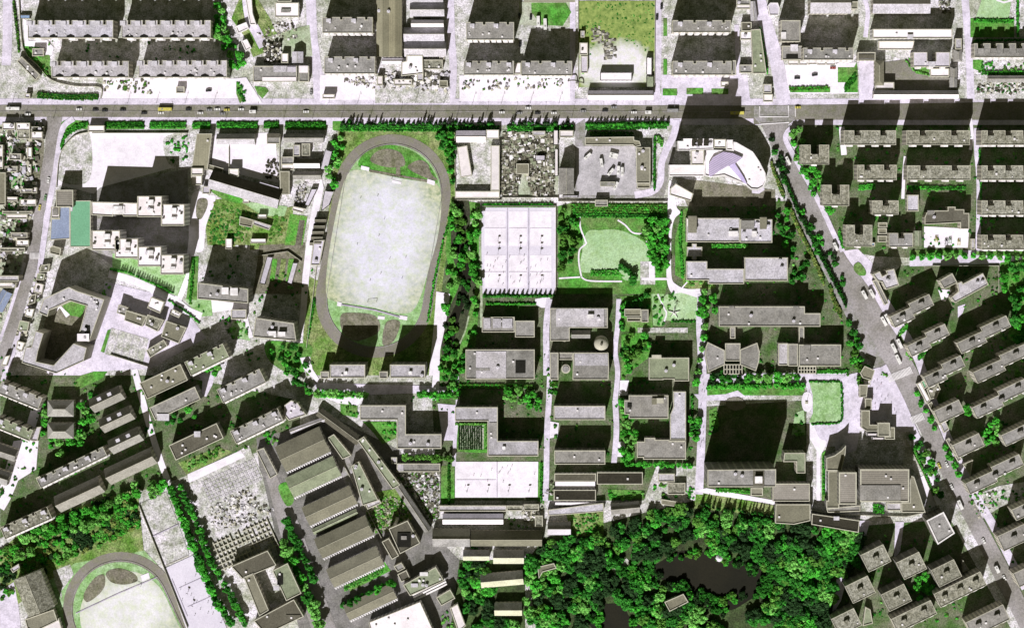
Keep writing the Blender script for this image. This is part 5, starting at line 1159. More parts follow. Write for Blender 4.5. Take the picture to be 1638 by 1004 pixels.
gable('small_shed', 'small shed with a lavender front left of the wild plot', 'shed', '876 834 913 855', 5, 'roof_grey', rise=4, lit_roof='roof_lavender')
gable('small_shed', 'grey shed tilted slightly below the striped vegetable bed', 'shed', '@1000 812 46 18 5', 5, 'roof_grey', rise=3.5)
flat('small_shed', 'brown shed in the bushes right of the tilted grey one', 'shed', 'p 1058 798 1096 804 1096 812 1058 806', 4, 'roof_olive', par=.2)
flat('pump_house', 'square pale block among the yard trees south of the hostels', 'pump house', '1053 757 1079 770', 5, 'roof_pale')
flat('pump_house', 'mottled pale block under the square one, south of the hostels', 'pump house', '1068 772 1096 790', 4, 'roof_mottled')
flat('strip_store', 'long thin grey strip store under the ball court', 'store', '702 808 810 817', 4, 'roof_pale')
gable('strip_store', 'lavender and white ridged store under the thin strip store', 'store', '708 821 805 838', 6, 'roof_lavender', rise=2.4, lit_roof='roof_white')
for g, t in (('811 808 836 816', 'small mottled store at the right end of the thin strip store'), ('838 806 862 816', 'dark patched store left of the tree, south of the ball court'), ('856 824 868 842', 'grey upright store south of the ball court beside the white heap')): flat('yard_store', t, 'store', g, 4, 'roof_mottled')
gable('long_barn', 'long dark roofed barn with a pale sunny slope, left half', 'barn', '692 845 752 874', 6, 'roof_olive', rise=5.2, lit_roof='roof_grey')
gable('long_barn', 'long dark roofed barn with an olive sunny slope, right half', 'barn', '753 848 867 873', 6, 'roof_olive', rise=6.5)
GB = 'small pitched cottages south of the long barn'
for g, t in (('741 879 783 896', 'left cottage with a cream slope directly under the long barn'), ('789 879 838 901', 'right cottage with a cream slope directly under the long barn'), ('@803 926 68 22 5', 'tilted cottage with a cream slope above the striped garden'), ('791 963 835 984', 'lowest cottage beside the green garden, south of the tilted one')): gable('cottage', t, 'cottage', g, 6, 'roof_pale', group=GB, rise=4.6, lit_roof='roof_cream')
# big complex at the lower right
flat('high_block', 'tall slab tower with a hatched shaded face and a very long shadow', 'tower', 'p 1132 751 1241 750 1241 778 1132 778', 42, 'roof_grey', 'wall_stripe', boxes=((1205, 753, 1222, 777, .5, 'roof_dark', 'roof_deck'), (1208, 762, 1219, 772, 3.5, 'box_white')), vents=3)
flat('entrance_block', 'small twin lobed entrance block on the sunny side of the tall slab', 'entrance', '1201 780 1220 792', 6, 'roof_olive', 'wall_dark')
flat('court_block', 'pale angled roof round a black court right of the tall slab', 'office', 'p 1255 724 1288 724 1288 756 1274 756 1274 738 1253 738', 18, 'roof_green', 'wall_cream')
flat('ribbed_block', 'brown ribbed roof block below the pale angled roof', 'hall', '1236 773 1295 801', 13, 'sheet_grey', 'wall_grey')
flat('ribbed_block', 'olive speckled block with a dark upper band below the brown ribbed one', 'hall', 'p 1241 806 1296 806 1296 832 1270 838 1240 836', 10, 'roof_olive', 'wall_grey')
flat('long_dark_hall', 'long dark roof slanting along the park edge with a small cream stair head', 'hall', 'p 1299 821 1375 832 1373 851 1298 838', 8, 'roof_black', 'wall_grey', boxes=((1334, 826, 1342, 831, 1.5),))
flat('theatre', 'speckled quarter round wing of the theatre with a sweeping point', 'theatre', 'p 1322 752 1322 732 1335 728 1346 720 1353 712 1352 725 1346 752', 14, 'roof_olive', 'wall_grey')
flat('theatre', 'narrow left roof of the theatre with two round pipes at its foot', 'theatre', 'p 1325 753 1342 753 1342 812 1322 812 1322 800 1325 800', 13, 'roof_olive', 'wall_grey')
flat('theatre', 'upright dark stage roof framed in pale stone', 'theatre', '1342 755 1370 806', 24, 'sheet_grey', 'wall_grey', 'trim', tw=.9)
flat('theatre', 'great ribbed auditorium roof framed in pale stone', 'theatre', '1376 750 1454 802', 26, 'sheet_grey', 'wall_grey', 'trim', tw=.9, boxes=((1376, 776, 1440, 799, .6, 'roof_grey', 'roof_deck'),))
flat('theatre_wing', 'low wedge shaped brown wing right of the auditorium', 'theatre', 'p 1456 760 1462 762 1480 819 1442 819 1442 803 1456 803', 9, 'roof_olive', 'wall_grey')
flat('entrance_hall', 'low pale entrance front along the foot of the theatre', 'theatre', 'p 1322 813 1370 808 1376 808 1376 817 1324 819', 6, 'roof_grey', 'wall_white')
flat('entrance_hall', 'low pale right entrance roof beside the dark green bush', 'theatre', '1418 804 1441 816', 6, 'roof_pale', 'wall_white')
# gate buildings on the plaza
flat('clock_house', 'small hexagonal olive gatehouse among the plaza trees', 'gatehouse', 'p 1383 585 1399 592 1394 608 1380 604 1376 596', 8, 'roof_olive')
flat('gate_house', 'olive gatehouse with a small white annex on the plaza', 'gatehouse', 'p 1375 615 1388 615 1386 634 1375 635', 8, 'roof_olive', boxes=())
flat('gate_annex', 'small white annex on top of the olive gatehouse', 'annex', '1382 608 1392 615', 5, 'roof_white', 'wall_white')
flat('gate_wing', 'narrow olive wing above the plaza gate', 'wing', '1384 637 1394 654', 7, 'roof_olive')
flat('gate_block', 'olive angled block at the left of the plaza gate group', 'block', 'p 1378 656 1391 656 1391 679 1404 679 1404 689 1386 689 1378 684', 9, 'roof_olive')
flat('gate_block', 'square olive block in the middle of the plaza gate group', 'block', '1404 676 1423 697', 12, 'roof_olive')
flat('gate_block', 'olive corner block at the right of the plaza gate group', 'block', 'p 1424 683 1431 683 1431 702 1415 702 1415 698 1424 698', 8, 'roof_olive')
flat('white_awning', 'upper bright white awning in the shade under the plaza gate', 'awning', '1387 692 1403 697', 10, 'roof_white', 'trim_white', par=0)
flat('white_awning', 'lower bright white awning in the shade under the plaza gate', 'awning', '1395 699 1414 703', 9, 'roof_white', 'trim_white', par=0)
# ================================================================ right hand housing grid
GG = 'mottled apartment blocks of the right hand grid'
rows = ('first row under the main road', 'second row', 'third row', 'fourth row')
def ap(t, g, n, h=21, k='B'): apt(t, g, h, n, 'roof_mottled', 'wall_cream', k, GG)
ap('mottled block with two dark notches, left one of the first row under the main road', '1350 209 1433 232', 2)
ap('long mottled block with two notches, middle one of the first row under the main road', '1450 209 1551 232', 2, 22)
ap('mottled block cut by the right edge, first row under the main road', '1570 209 1655 232', 3, 22)
ap('mottled block behind the first row, left one, with green bushes at its foot', '1371 264 1434 288', 2, 18)
ap('long mottled block behind the first row, middle one, above the long green hedge', '1451 265 1552 288', 2, 18)
ap('mottled block cut by the right edge, second row of the grid', '1570 265 1655 288', 3, 18)
ap('mottled block cut by the right edge, third row of the grid', '1570 321 1655 344', 3, 18)
ap('mottled block cut by the right edge, fourth row of the grid, above the lane hedge', '1570 376 1655 399', 3, 18)
ap('short mottled block with one deep notch nearest the street junction', '1281 232 1326 263', 1, 18, 'E')
ap('short mottled block with one deep notch, second along the avenue', '1316 296 1358 329', 1, 18, 'E')
ap('short mottled block with one deep notch, third along the avenue', '1353 360 1395 394', 1, 18, 'E')
ap('small mottled block with a small notch standing alone between the two notched rows', '1395 321 1437 343', 1, 18, 'B')
apt('grey block with one notch left of the olive domed shed', '1422 373 1460 395', 14, 1, 'roof_grey', 'wall_cream', 'B')
flat('nursery_house', 'small pale flat house between the housing grid and the brown school', 'house', '1451 312 1469 338', 8, 'roof_pale')
for i, (g, t) in enumerate((('1405 356 1419 363', 'uppermost of the three olive sheds between two notched blocks'), ('1405 365 1418 374', 'middle of the three olive sheds between two notched blocks'), ('1404 377 1418 387', 'lowest of the three olive sheds between two notched blocks'))): flat('olive_shed', t, 'shed', g, 5, 'roof_olive')
gable('vault_shed', 'olive vaulted shed left of the bright school court', 'shed', '1463 369 1474 393', 5, 'roof_green', rise=2)
flat('brown_school', 'brown school with a stepped top edge above its bright court', 'school', 'p 1479 348 1482 340 1494 340 1494 337 1516 337 1516 331 1528 331 1528 335 1542 335 1542 341 1550 341 1550 366 1536 366 1536 356 1500 358 1479 359', 12, 'roof_dark', 'wall_cream', boxes=((1484, 337, 1494, 343, 1, 'roof_grey'),))
flat('kiosk', 'narrow pale kiosk between the school court and the housing lane', 'kiosk', '1553 382 1559 399', 4, 'roof_pale')
flat('blue_cabin', 'tiny cabin with a sky blue roof beside a notched block', 'cabin', '1392 388 1399 394', 3, 'roof_sky')
# turned housing south of the lane
GT = 'turned apartment blocks right of the avenue'
def tp(t, cx, cy, l, n=2, h=17, st=3.2, d_=19, a=25, roof='roof_grey'): apt(t, f'@{cx} {cy} {l} {d_} {a}', h, n, roof, 'wall_cream', 'C', GT, step=st)
flat('corner_block', 'small angled grey block beside the forecourt bend of the avenue', 'apartment block', 'p 1396 439 1407 434 1411 442 1419 438 1417 433 1430 430 1438 456 1417 463 1411 451 1404 450', 14, 'roof_pale', 'wall_cream', vents=4)
flat('strip_shop', 'long narrow shop slanting along the forecourt beside the parked buses', 'shop', 'p 1396 449 1403 447 1421 484 1415 488', 5, 'roof_grey')
flat('angled_office', 'pale square roof at the upper left of the angled office', 'office', 'p 1502 449 1523 437 1531 452 1510 462', 13, 'roof_grey', 'wall_cream')
flat('angled_office', 'long angled roof slanting up right with a bright garden strip', 'office', 'p 1531 453 1538 450 1540 454 1572 437 1581 455 1539 478 1527 484 1521 476 1533 466', 12, 'roof_pale', 'wall_cream', vents=2)
tp('staggered block beside the parked bus pair, first along the avenue', 1460, 500, 72)
tp('staggered block beside the moving buses, second along the avenue', 1486, 547, 70)
tp('staggered block beside the upper zebra crossing, third along the avenue', 1512, 597, 68)
tp('long staggered block behind the angled office garden', 1575, 538, 90, 2)
tp('long staggered block reaching the right edge above the lone green tree', 1605, 583, 100, 2)
tp('long grey block right of the bright green tree, cut by the right edge', 1602, 640, 96, 3)
tp('short block with one arrow shaped shadow behind the street shops', 1518, 658, 44, 1, st=0, d_=22)
tp('short block with one arrow shaped shadow left of the cluster of green trees', 1549, 712, 46, 1, st=0, d_=22)
tp('block cut by the right edge beside the cluster of green trees', 1632, 692, 60, 1, st=0)
tp('long staggered block behind the dark street garden wall, lower right', 1592, 761, 98, 3)
tp('square block with hatched face beside the avenue bend, far lower right', 1622, 859, 48, 1, st=0, d_=26)
tp('block cut by the right edge below the hatched square one', 1648, 917, 50, 1, st=0, d_=24)
tp('small block cut by the right edge between the long staggered block and the hatched one', 1640, 815, 40, 1, st=0)
flat('street_shop', 'bright white shop strip on the kerb under the upper zebra crossing', 'shop', 'p 1466 614 1472 611 1488 640 1482 645', 5, 'roof_white', 'wall_white')
flat('street_shop', 'teal roofed lean to behind the bright white shop strip', 'shop', 'p 1473 610 1480 606 1486 616 1478 622', 5, 'roof_teal')
flat('street_shop', 'cluttered white shop behind the bright white strip', 'shop', 'p 1482 622 1500 612 1504 622 1498 636 1488 638', 5, 'roof_mottled', vents=3)
flat('street_shop', 'brown arcade slanting along the kerb behind the tree boxes', 'shop', 'p 1484 646 1490 642 1508 676 1502 680', 5, 'roof_olive')
flat('street_shop', 'rounded pale end pavilion of the brown arcade', 'shop', 'p 1503 676 1512 673 1518 686 1510 692', 5, 'roof_pale')
flat('street_shop', 'narrow grey arcade slanting along the kerb beside the lower tree boxes', 'shop', 'p 1513 703 1518 700 1538 734 1532 738', 5, 'roof_grey')
flat('street_shop', 'triangular grey green roof behind the lower tree boxes', 'shop', 'p 1540 742 1556 735 1552 760', 5, 'roof_green')
# lower right cluster
GH = 'square blocks with hatched shaded faces, lower right'
for i, (cx, cy, t) in enumerate(((1401, 892, 'upper left square block of the cluster, beside the park path'), (1458, 904, 'upper middle square block of the cluster, above the green tree clump'), (1514, 916, 'upper right square block of the cluster, near the white triangle hut'), (1376, 942, 'lower left square block of the cluster, next to the pale path bend'), (1434, 955, 'lower middle square block of the cluster, left of the green tree clump'), (1354, 994, 'square block cut by the bottom edge beside the small garden lane'))):
    apt(t, f'@{cx} {cy} 40 30 26', 20, 1, 'roof_mottled', 'wall_stripe', 'C', GH)
apt('long block with a wide bright balcony front beside the avenue, bottom right', '@1536 942 82 24 26', 16, 3, 'roof_mottled', 'wall_cream', 'C')
apt('long block with bright balconies cut by the bottom edge, under the green clump', '@1462 985 70 24 26', 16, 2, 'roof_mottled', 'wall_cream', 'C')
apt('broad grey block cut by the bottom edge near the avenue', '@1580 992 66 26 26', 16, 2, 'roof_grey', 'wall_cream', 'C')
flat('white_rimmed_block', 'turned grey block with a bright white rim above the square cluster', 'office', 'p 1482 832 1509 818 1527 852 1500 870', 20, 'roof_grey', 'wall_dark', 'trim_white', tw=.9, vents=2)
flat('triangle_hut', 'small white triangular hut near the avenue, right of the square cluster', 'hut', 'p 1540 895 1550 910 1540 914', 5, 'roof_pale')
flat('garden_shed', 'small grey green shed between two square blocks at the bottom', 'shed', 'p 1384 970 1392 974 1396 996 1380 1000', 5, 'roof_green')
flat('park_lodge', 'olive roofed lodge with a bright eave inside the dark park', 'lodge', 'p 1063 962 1093 949 1101 962 1071 977', 6, 'roof_olive', 'wall_white')
flat('park_lodge', 'small brown lodge with a pointed wing at the left of the park', 'lodge', 'p 860 906 886 900 890 908 868 914 862 924', 5, 'roof_olive', 'wall_white')
# ================================================================ trees and planting
def rowt(label, line, n, r, ms=('leaf_green',), group=None, jit=.6, kind='t', name='tree', cat='tree', hh=None):
    L = sum(math.dist(a, b) for a, b in zip(line[:-1], line[1:]))
    for (u, v) in along(line, L / max(n - 1, 1) * .999, jit)[:n]:
        tree(u, v, r * random.uniform(.8, 1.25), random.choice(ms), label, group or label.split(' ', 1)[1], kind, (random.choice((hh[0], random.uniform(*hh))) if isinstance(hh, tuple) else hh), cat, name)
def clump(label, P, n, r0, r1, ms=('leaf_green',), group=None, kind='t', name='tree', cat='tree', gap=1.1):
    put = []; t = 0
    xs = [p[0] for p in P]; ys = [p[1] for p in P]
    while len(put) < n and t < n * 60:
        t += 1; x = random.uniform(min(xs), max(xs)); y = random.uniform(min(ys), max(ys)); r = random.uniform(r0, r1)
        if inpoly(x, y, P) and all(math.hypot(x - a, y - b) > (r + c) * gap * .8 for a, b, c in put): put.append((x, y, r))
    for x, y, r in sorted(put, key=lambda q: q[1]): tree(x, y, r, random.choice(ms), label, group or label.split(' ', 1)[1], kind, None, cat, name)
GL = ('leaf_green', 'leaf_green', 'leaf_light'); GD_ = ('leaf_green', 'leaf_dark', 'leaf_dark'); GM = ('leaf_green', 'leaf_dark', 'leaf_olive')
clump('Green tree on the bank beside the dark stream'.lower(), pts('722 322 738 325 740 400 736 470 718 505 708 500 716 440 710 400'), 13, 3.5, 6.5, GL)
clump('green tree between the dark stream and the tennis court path', pts('752 325 766 325 767 400 765 470 764 520 756 540 748 545 756 470 752 420 746 390'), 15, 3.5, 6, GL)
clump('green tree on the shaded lower end of the stream', pts('704 548 728 560 736 570 745 565 742 600 728 612 702 600'), 12, 3.5, 5.5, GD_)
rowt('round green tree in the row under the left slab dormitory', pts('508 630 583 631'), 9, 5, ('leaf_green', 'leaf_light'))
rowt('round green tree in the row in front of the right slab dormitory', pts('672 630 715 632'), 6, 5, ('leaf_green',))
clump('green tree beside the lane between the slab dormitories and the science block', pts('712 612 732 612 736 640 716 632'), 6, 3.5, 5, GL)
clump('bright green tree below the hedge of the science block', pts('808 622 860 624 868 650 845 648 808 636'), 11, 4, 6, GL)
clump('green tree on the strip left of the square pale hostel', pts('993 640 1003 642 1018 690 1018 700 1014 735 994 735 996 690'), 15, 3.5, 6, GL)
rowt('small round tree in the row along the foot of the grey hostel', pts('1003 742 1104 744'), 12, 4, ('leaf_green',))
clump('green tree in the garden left of the olive hostel', pts('995 536 1035 530 1040 548 1015 585 996 605 994 570'), 16, 3.5, 5.5, GM)
clump('garden tree round the dark framed office', pts('992 474 1044 470 1045 492 1038 492 1000 490 998 530 992 530'), 12, 3, 4.5, GD_)
rowt('round green tree in the row above the plaza lawn path', pts('1197 603 1275 603'), 6, 6, ('leaf_green', 'leaf_light'))
rowt('green tree lining the upper side of the plaza garden', pts('1135 618 1285 617'), 15, 4.2, ('leaf_green',))
clump('dark tree between the fan shaped hall and the plaza path', pts('1134 598 1156 596 1188 600 1188 608 1136 612'), 8, 4, 6, ('leaf_dark', 'leaf_black'))
clump('green tree at the right edge of the campus road by the hostels', pts('1104 670 1118 668 1120 705 1106 700'), 7, 3.5, 5, GD_)
clump('green tree at the left end of the long teaching block', pts('1118 466 1136 470 1150 488 1146 500 1118 502'), 6, 4.5, 8, GL)
rowt('round tree on the campus road left of the fan shaped hall', pts('1128 522 1124 556 1118 580 1114 612'), 6, 5, GL)
clump('tree lit between the shadows behind the laboratory', pts('1238 345 1262 335 1270 380 1290 420 1300 450 1268 455 1262 410 1240 385'), 17, 3, 5.5, GD_)
clump('bright green street tree inside the bend of the avenue pavement', pts('1264 206 1290 204 1292 216 1280 238 1296 262 1318 280 1312 300 1330 336 1318 335 1298 305 1280 268 1266 235'), 20, 3.5, 6, GL)
clump('tree between the tree belt and the teaching blocks, shaded side of the avenue', pts('1226 215 1234 218 1262 268 1260 300 1244 270'), 9, 3, 5, ('leaf_dark', 'leaf_black'))
clump('tree in the strip between the avenue and the campus library', pts('1355 512 1362 515 1378 560 1392 600 1380 620 1366 590 1360 560'), 14, 4, 6, GM)
clump('dark street tree under the belt along the avenue kerb', pts('1268 290 1276 300 1300 350 1345 430 1362 475 1352 480 1330 440 1286 370'), 16, 3, 5, ('leaf_dark', 'leaf_black', 'leaf_green'))
clump('green tree in the belt between the theatre wall and the avenue', pts('1452 696 1470 700 1500 755 1510 790 1500 790 1478 745'), 14, 3, 5.5, GM)
clump('bright tree in the wedge between the scalloped blocks and the rubble yard', pts('344 0 352 0 362 50 372 70 390 90 394 108 372 110 368 90 340 50 346 40'), 20, 3.5, 6, GL)
clump('tree between the yards and the running track', pts('534 222 546 218 548 240 540 270 536 298 524 292 518 278 530 255'), 13, 3.5, 5.5, GL)
clump('tree along the right end of the running track', pts('700 210 724 212 728 240 724 300 716 250 700 226'), 12, 3.5, 6, GD_)
clump('bright green tree in the grove right of the round park lawn', pts('1038 352 1066 345 1068 430 1052 432 1040 405 1030 380'), 24, 4, 6.5, GL)
clump('dark tree in the grove left of the round park lawn', pts('896 335 912 332 930 370 926 405 922 440 896 438'), 17, 3.5, 6, GM)
rowt('dark pointed tree at the lower right of the round park lawn', pts('994 428 1012 440 1012 452'), 5, 5, ('leaf_dark',))
clump('bushy tree in the triangular court beside the slanted pale blocks', pts('430 550 470 552 488 572 492 600 505 640 480 625 452 590 430 570'), 18, 3, 6, GD_)
clump('tree in the gap between the slanted blocks, by the small white lane', pts('328 586 350 584 352 600 330 600'), 4, 4, 6, GL)
clump('tree in the dark courtyard left of the slanted pale block', pts('290 655 320 652 318 670 295 668 268 690 266 672'), 6, 3.5, 5, GD_)
clump('tree growing round the hipped villas', pts('64 640 74 642 74 720 98 730 98 712 74 706 122 712 140 705 152 640 120 640 124 700 66 700'), 20, 3.5, 6, GL)
clump('big round tree in the belt along the slanted rows, lower left', pts('10 870 90 830 215 775 268 766 262 785 200 812 100 860 20 895'), 34, 4.5, 7.5, GL)
rowt('tree in the dense row right of the slanted courts, left line', pts('272 780 300 850 322 905 345 960 370 995'), 32, 5.4, ('leaf_green', 'leaf_dark'))
rowt('tree in the dense row right of the slanted courts, right line', pts('290 780 318 845 336 895 366 945 392 998'), 24, 4.6, ('leaf_green', 'leaf_dark'))
rowt('round tree on the factory lane left of the fourth hall', pts('458 832 472 868 488 895 502 925'), 11, 5.5, GD_)
rowt('big tree between the square office ring and the factory lane', pts('455 868 470 905 485 935 500 970 512 998'), 10, 7, ('leaf_green', 'leaf_dark', 'leaf_light'))
rowt('round dark tree in the row in front of the fifth factory hall', pts('550 968 625 932'), 8, 5, GD_)
clump('tree in the cluster between three turned blocks near the avenue', pts('1572 682 1590 670 1604 682 1600 712 1576 714'), 9, 4, 6, GL)
clump('tree in the green clump between the square hatched blocks', pts('1460 928 1480 920 1500 936 1500 945 1470 960'), 8, 4, 6, ('leaf_green',))
clump('tree of the wild garden at the right picture edge', pts('1602 424 1640 418 1640 560 1618 545 1622 480 1604 460'), 16, 4, 7, GD_)
tree(1549, 656, 8, 'leaf_green', 'single bright green tree at the left end of the long grey turned block')
tree(1627, 598, 5, 'leaf_olive', 'single olive tree beside the right edge block above the long grey one')
tree(840, 812, 0.1 + 6, 'leaf_green', 'round bushy tree above the dark barn at the corner of the ball court') if False else None
rowt('clipped tree in the row between the bent block and the low grey store', pts('650 731 722 733'), 9, 4.5, ('leaf_olive',))
rowt('tree standing in its kerb box, upper part of the avenue pavement', pts('1467 630 1475 648 1482 658 1490 672 1495 684'), 5, 4.2, ('leaf_green',), jit=.1)
rowt('tree standing in its kerb box, lower part of the avenue pavement', pts('1512 716 1520 732 1530 750 1534 758'), 4, 5, ('leaf_green',), jit=.1)
rowt('round tree in the row along the pale housing lane', pts('1460 412 1535 408 1560 410 1640 412'), 14, 4.5, GL)
rowt('dark pointed conifer in the long row below the main road', pts('548 197 790 199'), 46, 2.6, ('leaf_black', 'leaf_dark'), kind='c', name='conifer', cat='conifer', hh=(3.5, 11), jit=2.5)
rowt('dark pointed conifer in the row between the scrap yard gate and the bus lane', pts('818 198 915 199'), 18, 2.6, ('leaf_black', 'leaf_dark'), kind='c', name='conifer', cat='conifer', hh=(3.5, 11), jit=2.5)
rowt('dark pointed conifer in the row above the bus office', pts('940 199 1066 198'), 22, 3, ('leaf_dark', 'leaf_green'), kind='c', name='conifer', cat='conifer', hh=6, jit=1.5)
rowt('pointed conifer behind the tennis court fence', pts('776 472 886 472'), 16, 2.2, ('leaf_dark',), kind='c', name='conifer', cat='conifer', hh=5)
rowt('slim conifer in the sloping row below the white stepped towers', pts('178 430 205 435 235 448 262 460 276 468'), 26, 2, ('leaf_dark', 'leaf_green'), kind='c', name='conifer', cat='conifer', hh=5)
rowt('slim conifer on the grassy slope beside the park wall', pts('1124 806 1150 812 1232 822'), 20, 2.4, ('leaf_dark', 'leaf_black'), kind='c', name='conifer', cat='conifer', hh=8, jit=2)
# hedges
H2 = ('leaf_green', 'leaf_dark')
for a, b2, t in ((100, 142, 'curved corner hedge'),): hedge('curved green hedge on the corner of the main road and the left street', spline(pts('98 236 104 218 118 206 140 198'), 4), 9)
for x0, x1, t in ((169, 230, 'trimmed green hedge on the main road, first left of the parade ground gate'), (241, 296, 'trimmed green hedge on the main road above the parade ground'), (309, 336, 'short trimmed green hedge above the olive hall'), (348, 411, 'long trimmed green hedge above the left long store'), (423, 446, 'short trimmed green hedge above the short dark store'), (457, 522, 'long trimmed green hedge above the right long store')):
    hedge(t, [(x0, 200), (x1, 200)], 10, ('leaf_green', 'leaf_dark'), h=1.8)
hedge('dark hedge carrying the conifers between the stadium and the main road', [(545, 205), (798, 206)], 10, ('leaf_dark', 'leaf_green'))
hedge('dark hedge at the head of the scrap yard', [(812, 205), (918, 206)], 9, ('leaf_dark', 'leaf_green'))
hedge('dark wide hedge at the head of the bus yard', [(938, 202), (1066, 200)], 12, ('leaf_dark', 'leaf_green'))
hedge('olive vine covered strip right behind the bus office', [(945, 214), (1014, 215)], 8, ('leaf_olive', 'leaf_dark'))
hedge('upright green hedge between the bus workshop and the curved service road', [(1047, 222), (1047, 300)], 9, ('leaf_dark', 'leaf_green'))
hedge('green hedge head under the white spot beside the service road', [(1052, 222), (1060, 230)], 12, ('leaf_light', 'leaf_green'))
hedge('broad olive hedge along the wall under the bus yard', [(915, 333), (1066, 334)], 14, ('leaf_olive', 'leaf_green', 'leaf_dark'))
hedge('dark green hedge behind the broad olive one', [(918, 344), (1060, 346)], 8, ('leaf_dark', 'leaf_green'))
hedge('green hedge behind the upper fence of the tennis courts', [(772, 328), (886, 328)], 6, ('leaf_dark', 'leaf_green'))
hedge('green hedge below the tennis courts', [(774, 474), (882, 474)], 5)
hedge('thin bright hedge in front of the divided canteen', [(778, 486), (856, 486)], 3, ('leaf_green',))
hedge('olive clipped hedge along the foot of the science block', [(735, 617), (856, 618)], 8, ('leaf_olive', 'leaf_green'))
hedge('olive hedge at the foot of the narrow institute roof', [(880, 614), (892, 614)], 10, ('leaf_olive', 'leaf_green'))
hedge('round dark bush group beside the campus road above the slab dormitory', [(878, 626), (892, 628)], 8)
hedge('long yellow green hedge between avenue and gardens, lower part', spline(pts('1262 328 1275 360 1290 390 1306 424 1318 452'), 4), 11, ('leaf_yellow', 'leaf_olive'), h=2)
hedge('dark tree band between the yellow green hedge and the avenue', spline(pts('1254 282 1276 335 1294 370 1314 410 1336 452 1354 488'), 4), 10, ('leaf_dark', 'leaf_black', 'leaf_green'), h=3.5)
hedge('yellow green hedge widening above the library, beside the avenue', spline(pts('1328 462 1336 485 1346 505'), 4), 13, ('leaf_yellow', 'leaf_olive'), h=2)
hedge('patchy yellow green hedge beside the nose of the curved tower', spline(pts('1234 262 1244 290 1254 314'), 4), 10, ('leaf_yellow', 'leaf_olive', 'leaf_dark'), h=2.2)
hedge('green strip hedge below the library beside the grilles', [(1306, 594), (1358, 594)], 6, ('leaf_green',))
hedge('thin hedge framing the right side of the great lawn', spline(pts('1346 612 1347 665 1338 676 1296 678'), 3), 3)
hedge('thin hedge framing the top of the great lawn', [(1296, 610), (1344, 610)], 3)
hedge('green verge hedge between theatre wall and avenue', spline(pts('1462 718 1480 760 1494 790'), 3), 6, ('leaf_green', 'leaf_light'))
hedge('narrow tall hedge beside the fence left of the stadium', [(503, 480), (492, 540)], 7, ('leaf_green', 'leaf_dark'))
hedge('shrubs between stadium fence and upright white path', [(709, 385), (696, 440), (684, 515)], 4, ('leaf_green',))
hedge('long thin hedge along the right side of the track, upper half', [(724, 330), (711, 380)], 4, ('leaf_green',))
hedge('long hedge in front of the fifth factory hall', [(552, 940), (612, 912)], 9, ('leaf_light', 'leaf_green'))
hedge('green row behind the olive hall at the top right corner', [(1560, 65), (1640, 64)], 5)
hedge('bright green row between the slab block and the garage row, top right corner', [(1572, 117), (1640, 117)], 7)
hedge('upright green row in the lawn at the top right corner', [(1628, 0), (1628, 55)], 10, ('leaf_green', 'leaf_dark'))
hedge('bright clipped hedge under the pale lawn, top right corner', [(1560, 33), (1620, 34)], 6)
hedge('olive clipped hedge in the parking yard of the stepped terrace block', [(1264, 142), (1326, 141)], 6, ('leaf_olive', 'leaf_green'))
hedge('dark bushes on the corner of the parking yard under the slender block', [(1352, 142), (1370, 120)], 12, ('leaf_dark', 'leaf_green'))
hedge('curved row of light shrubs in the deep shadow, top right', spline(pts('1450 98 1462 112 1480 118 1488 120'), 4), 5, ('leaf_light', 'leaf_olive'))
hedge('thin green strip hedge running down the top lane', [(1216, 45), (1228, 118)], 4, ('leaf_green',))
hedge('upright green hedge beside the laboratory road', [(1090, 345), (1088, 385), (1092, 440)], 14, ('leaf_green', 'leaf_dark'))
hedge('upright hedge right of the olive hostel', [(1107, 632), (1107, 670)], 3)
hedge('dark green bush filling the gap in the theatre entrance front', [(1398, 812), (1414, 814)], 14)
hedge('green bushes under the pale theatre side road', [(1318, 730), (1318, 790)], 5)
hedge('upright hedge between the ball court and the south road', [(866, 742), (866, 800)], 7, ('leaf_green', 'leaf_dark'))
hedge('dark hedge left of the ball court', [(718, 748), (718, 802)], 14, ('leaf_dark', 'leaf_olive', 'leaf_green'))
hedge('bushes beside the lane in front of the laboratory', [(1140, 393), (1196, 393)], 6, ('leaf_green', 'leaf_light'))
hedge('green bushes on the slope beside the corner dormitory', [(310, 415), (304, 480)], 8, ('leaf_green', 'leaf_dark'))
hedge('long green hedge along the foot of the school boundary', spline(pts('270 480 300 500 318 516'), 3), 5, ('leaf_green', 'leaf_dark'))
hedge('dark trimmed hedge on the dark bend near the top left square', spline(pts('60 152 110 156 158 155'), 3), 10, ('leaf_dark', 'leaf_olive', 'leaf_black'))
hedge('scrubby bushes along the pale road at the top left edge', [(22, 5), (26, 40), (30, 80)], 9, ('leaf_olive', 'leaf_black', 'leaf_dark'))
hedge('hedge with dark bushes in front of the second grid row', [(1452, 300), (1545, 301)], 6, ('leaf_green', 'leaf_dark'))
hedge('green bushes under the left block of the second grid row', [(1375, 300), (1400, 298)], 9, ('leaf_green',))
hedge('row of bushes along the green lane by the third grid row', [(1567, 240), (1569, 300), (1570, 360)], 5)
hedge('bushes in the corner behind the third notched block', [(1342, 372), (1348, 392)], 12)
hedge('bushes under the second staggered block beside the avenue', [(1440, 532), (1452, 520)], 9, ('leaf_green', 'leaf_light'))
hedge('bushes under the staggered block by the upper zebra crossing', [(1470, 572), (1482, 560)], 9)
hedge('row of shrubs around the round lawn star', [(1075, 514), (1112, 514)], 5, ('leaf_dark', 'leaf_green'))
hedge('bright hedge below the round park lawn', [(946, 437), (990, 436)], 9, ('leaf_green', 'leaf_light'))
hedge('green bed around the plant nursery', [(729, 678), (778, 678), (778, 720)], 5, ('leaf_light',))
hedge('row of green bushes along the tall slab tower', [(1146, 783), (1198, 786)], 6, ('leaf_green', 'leaf_light'))
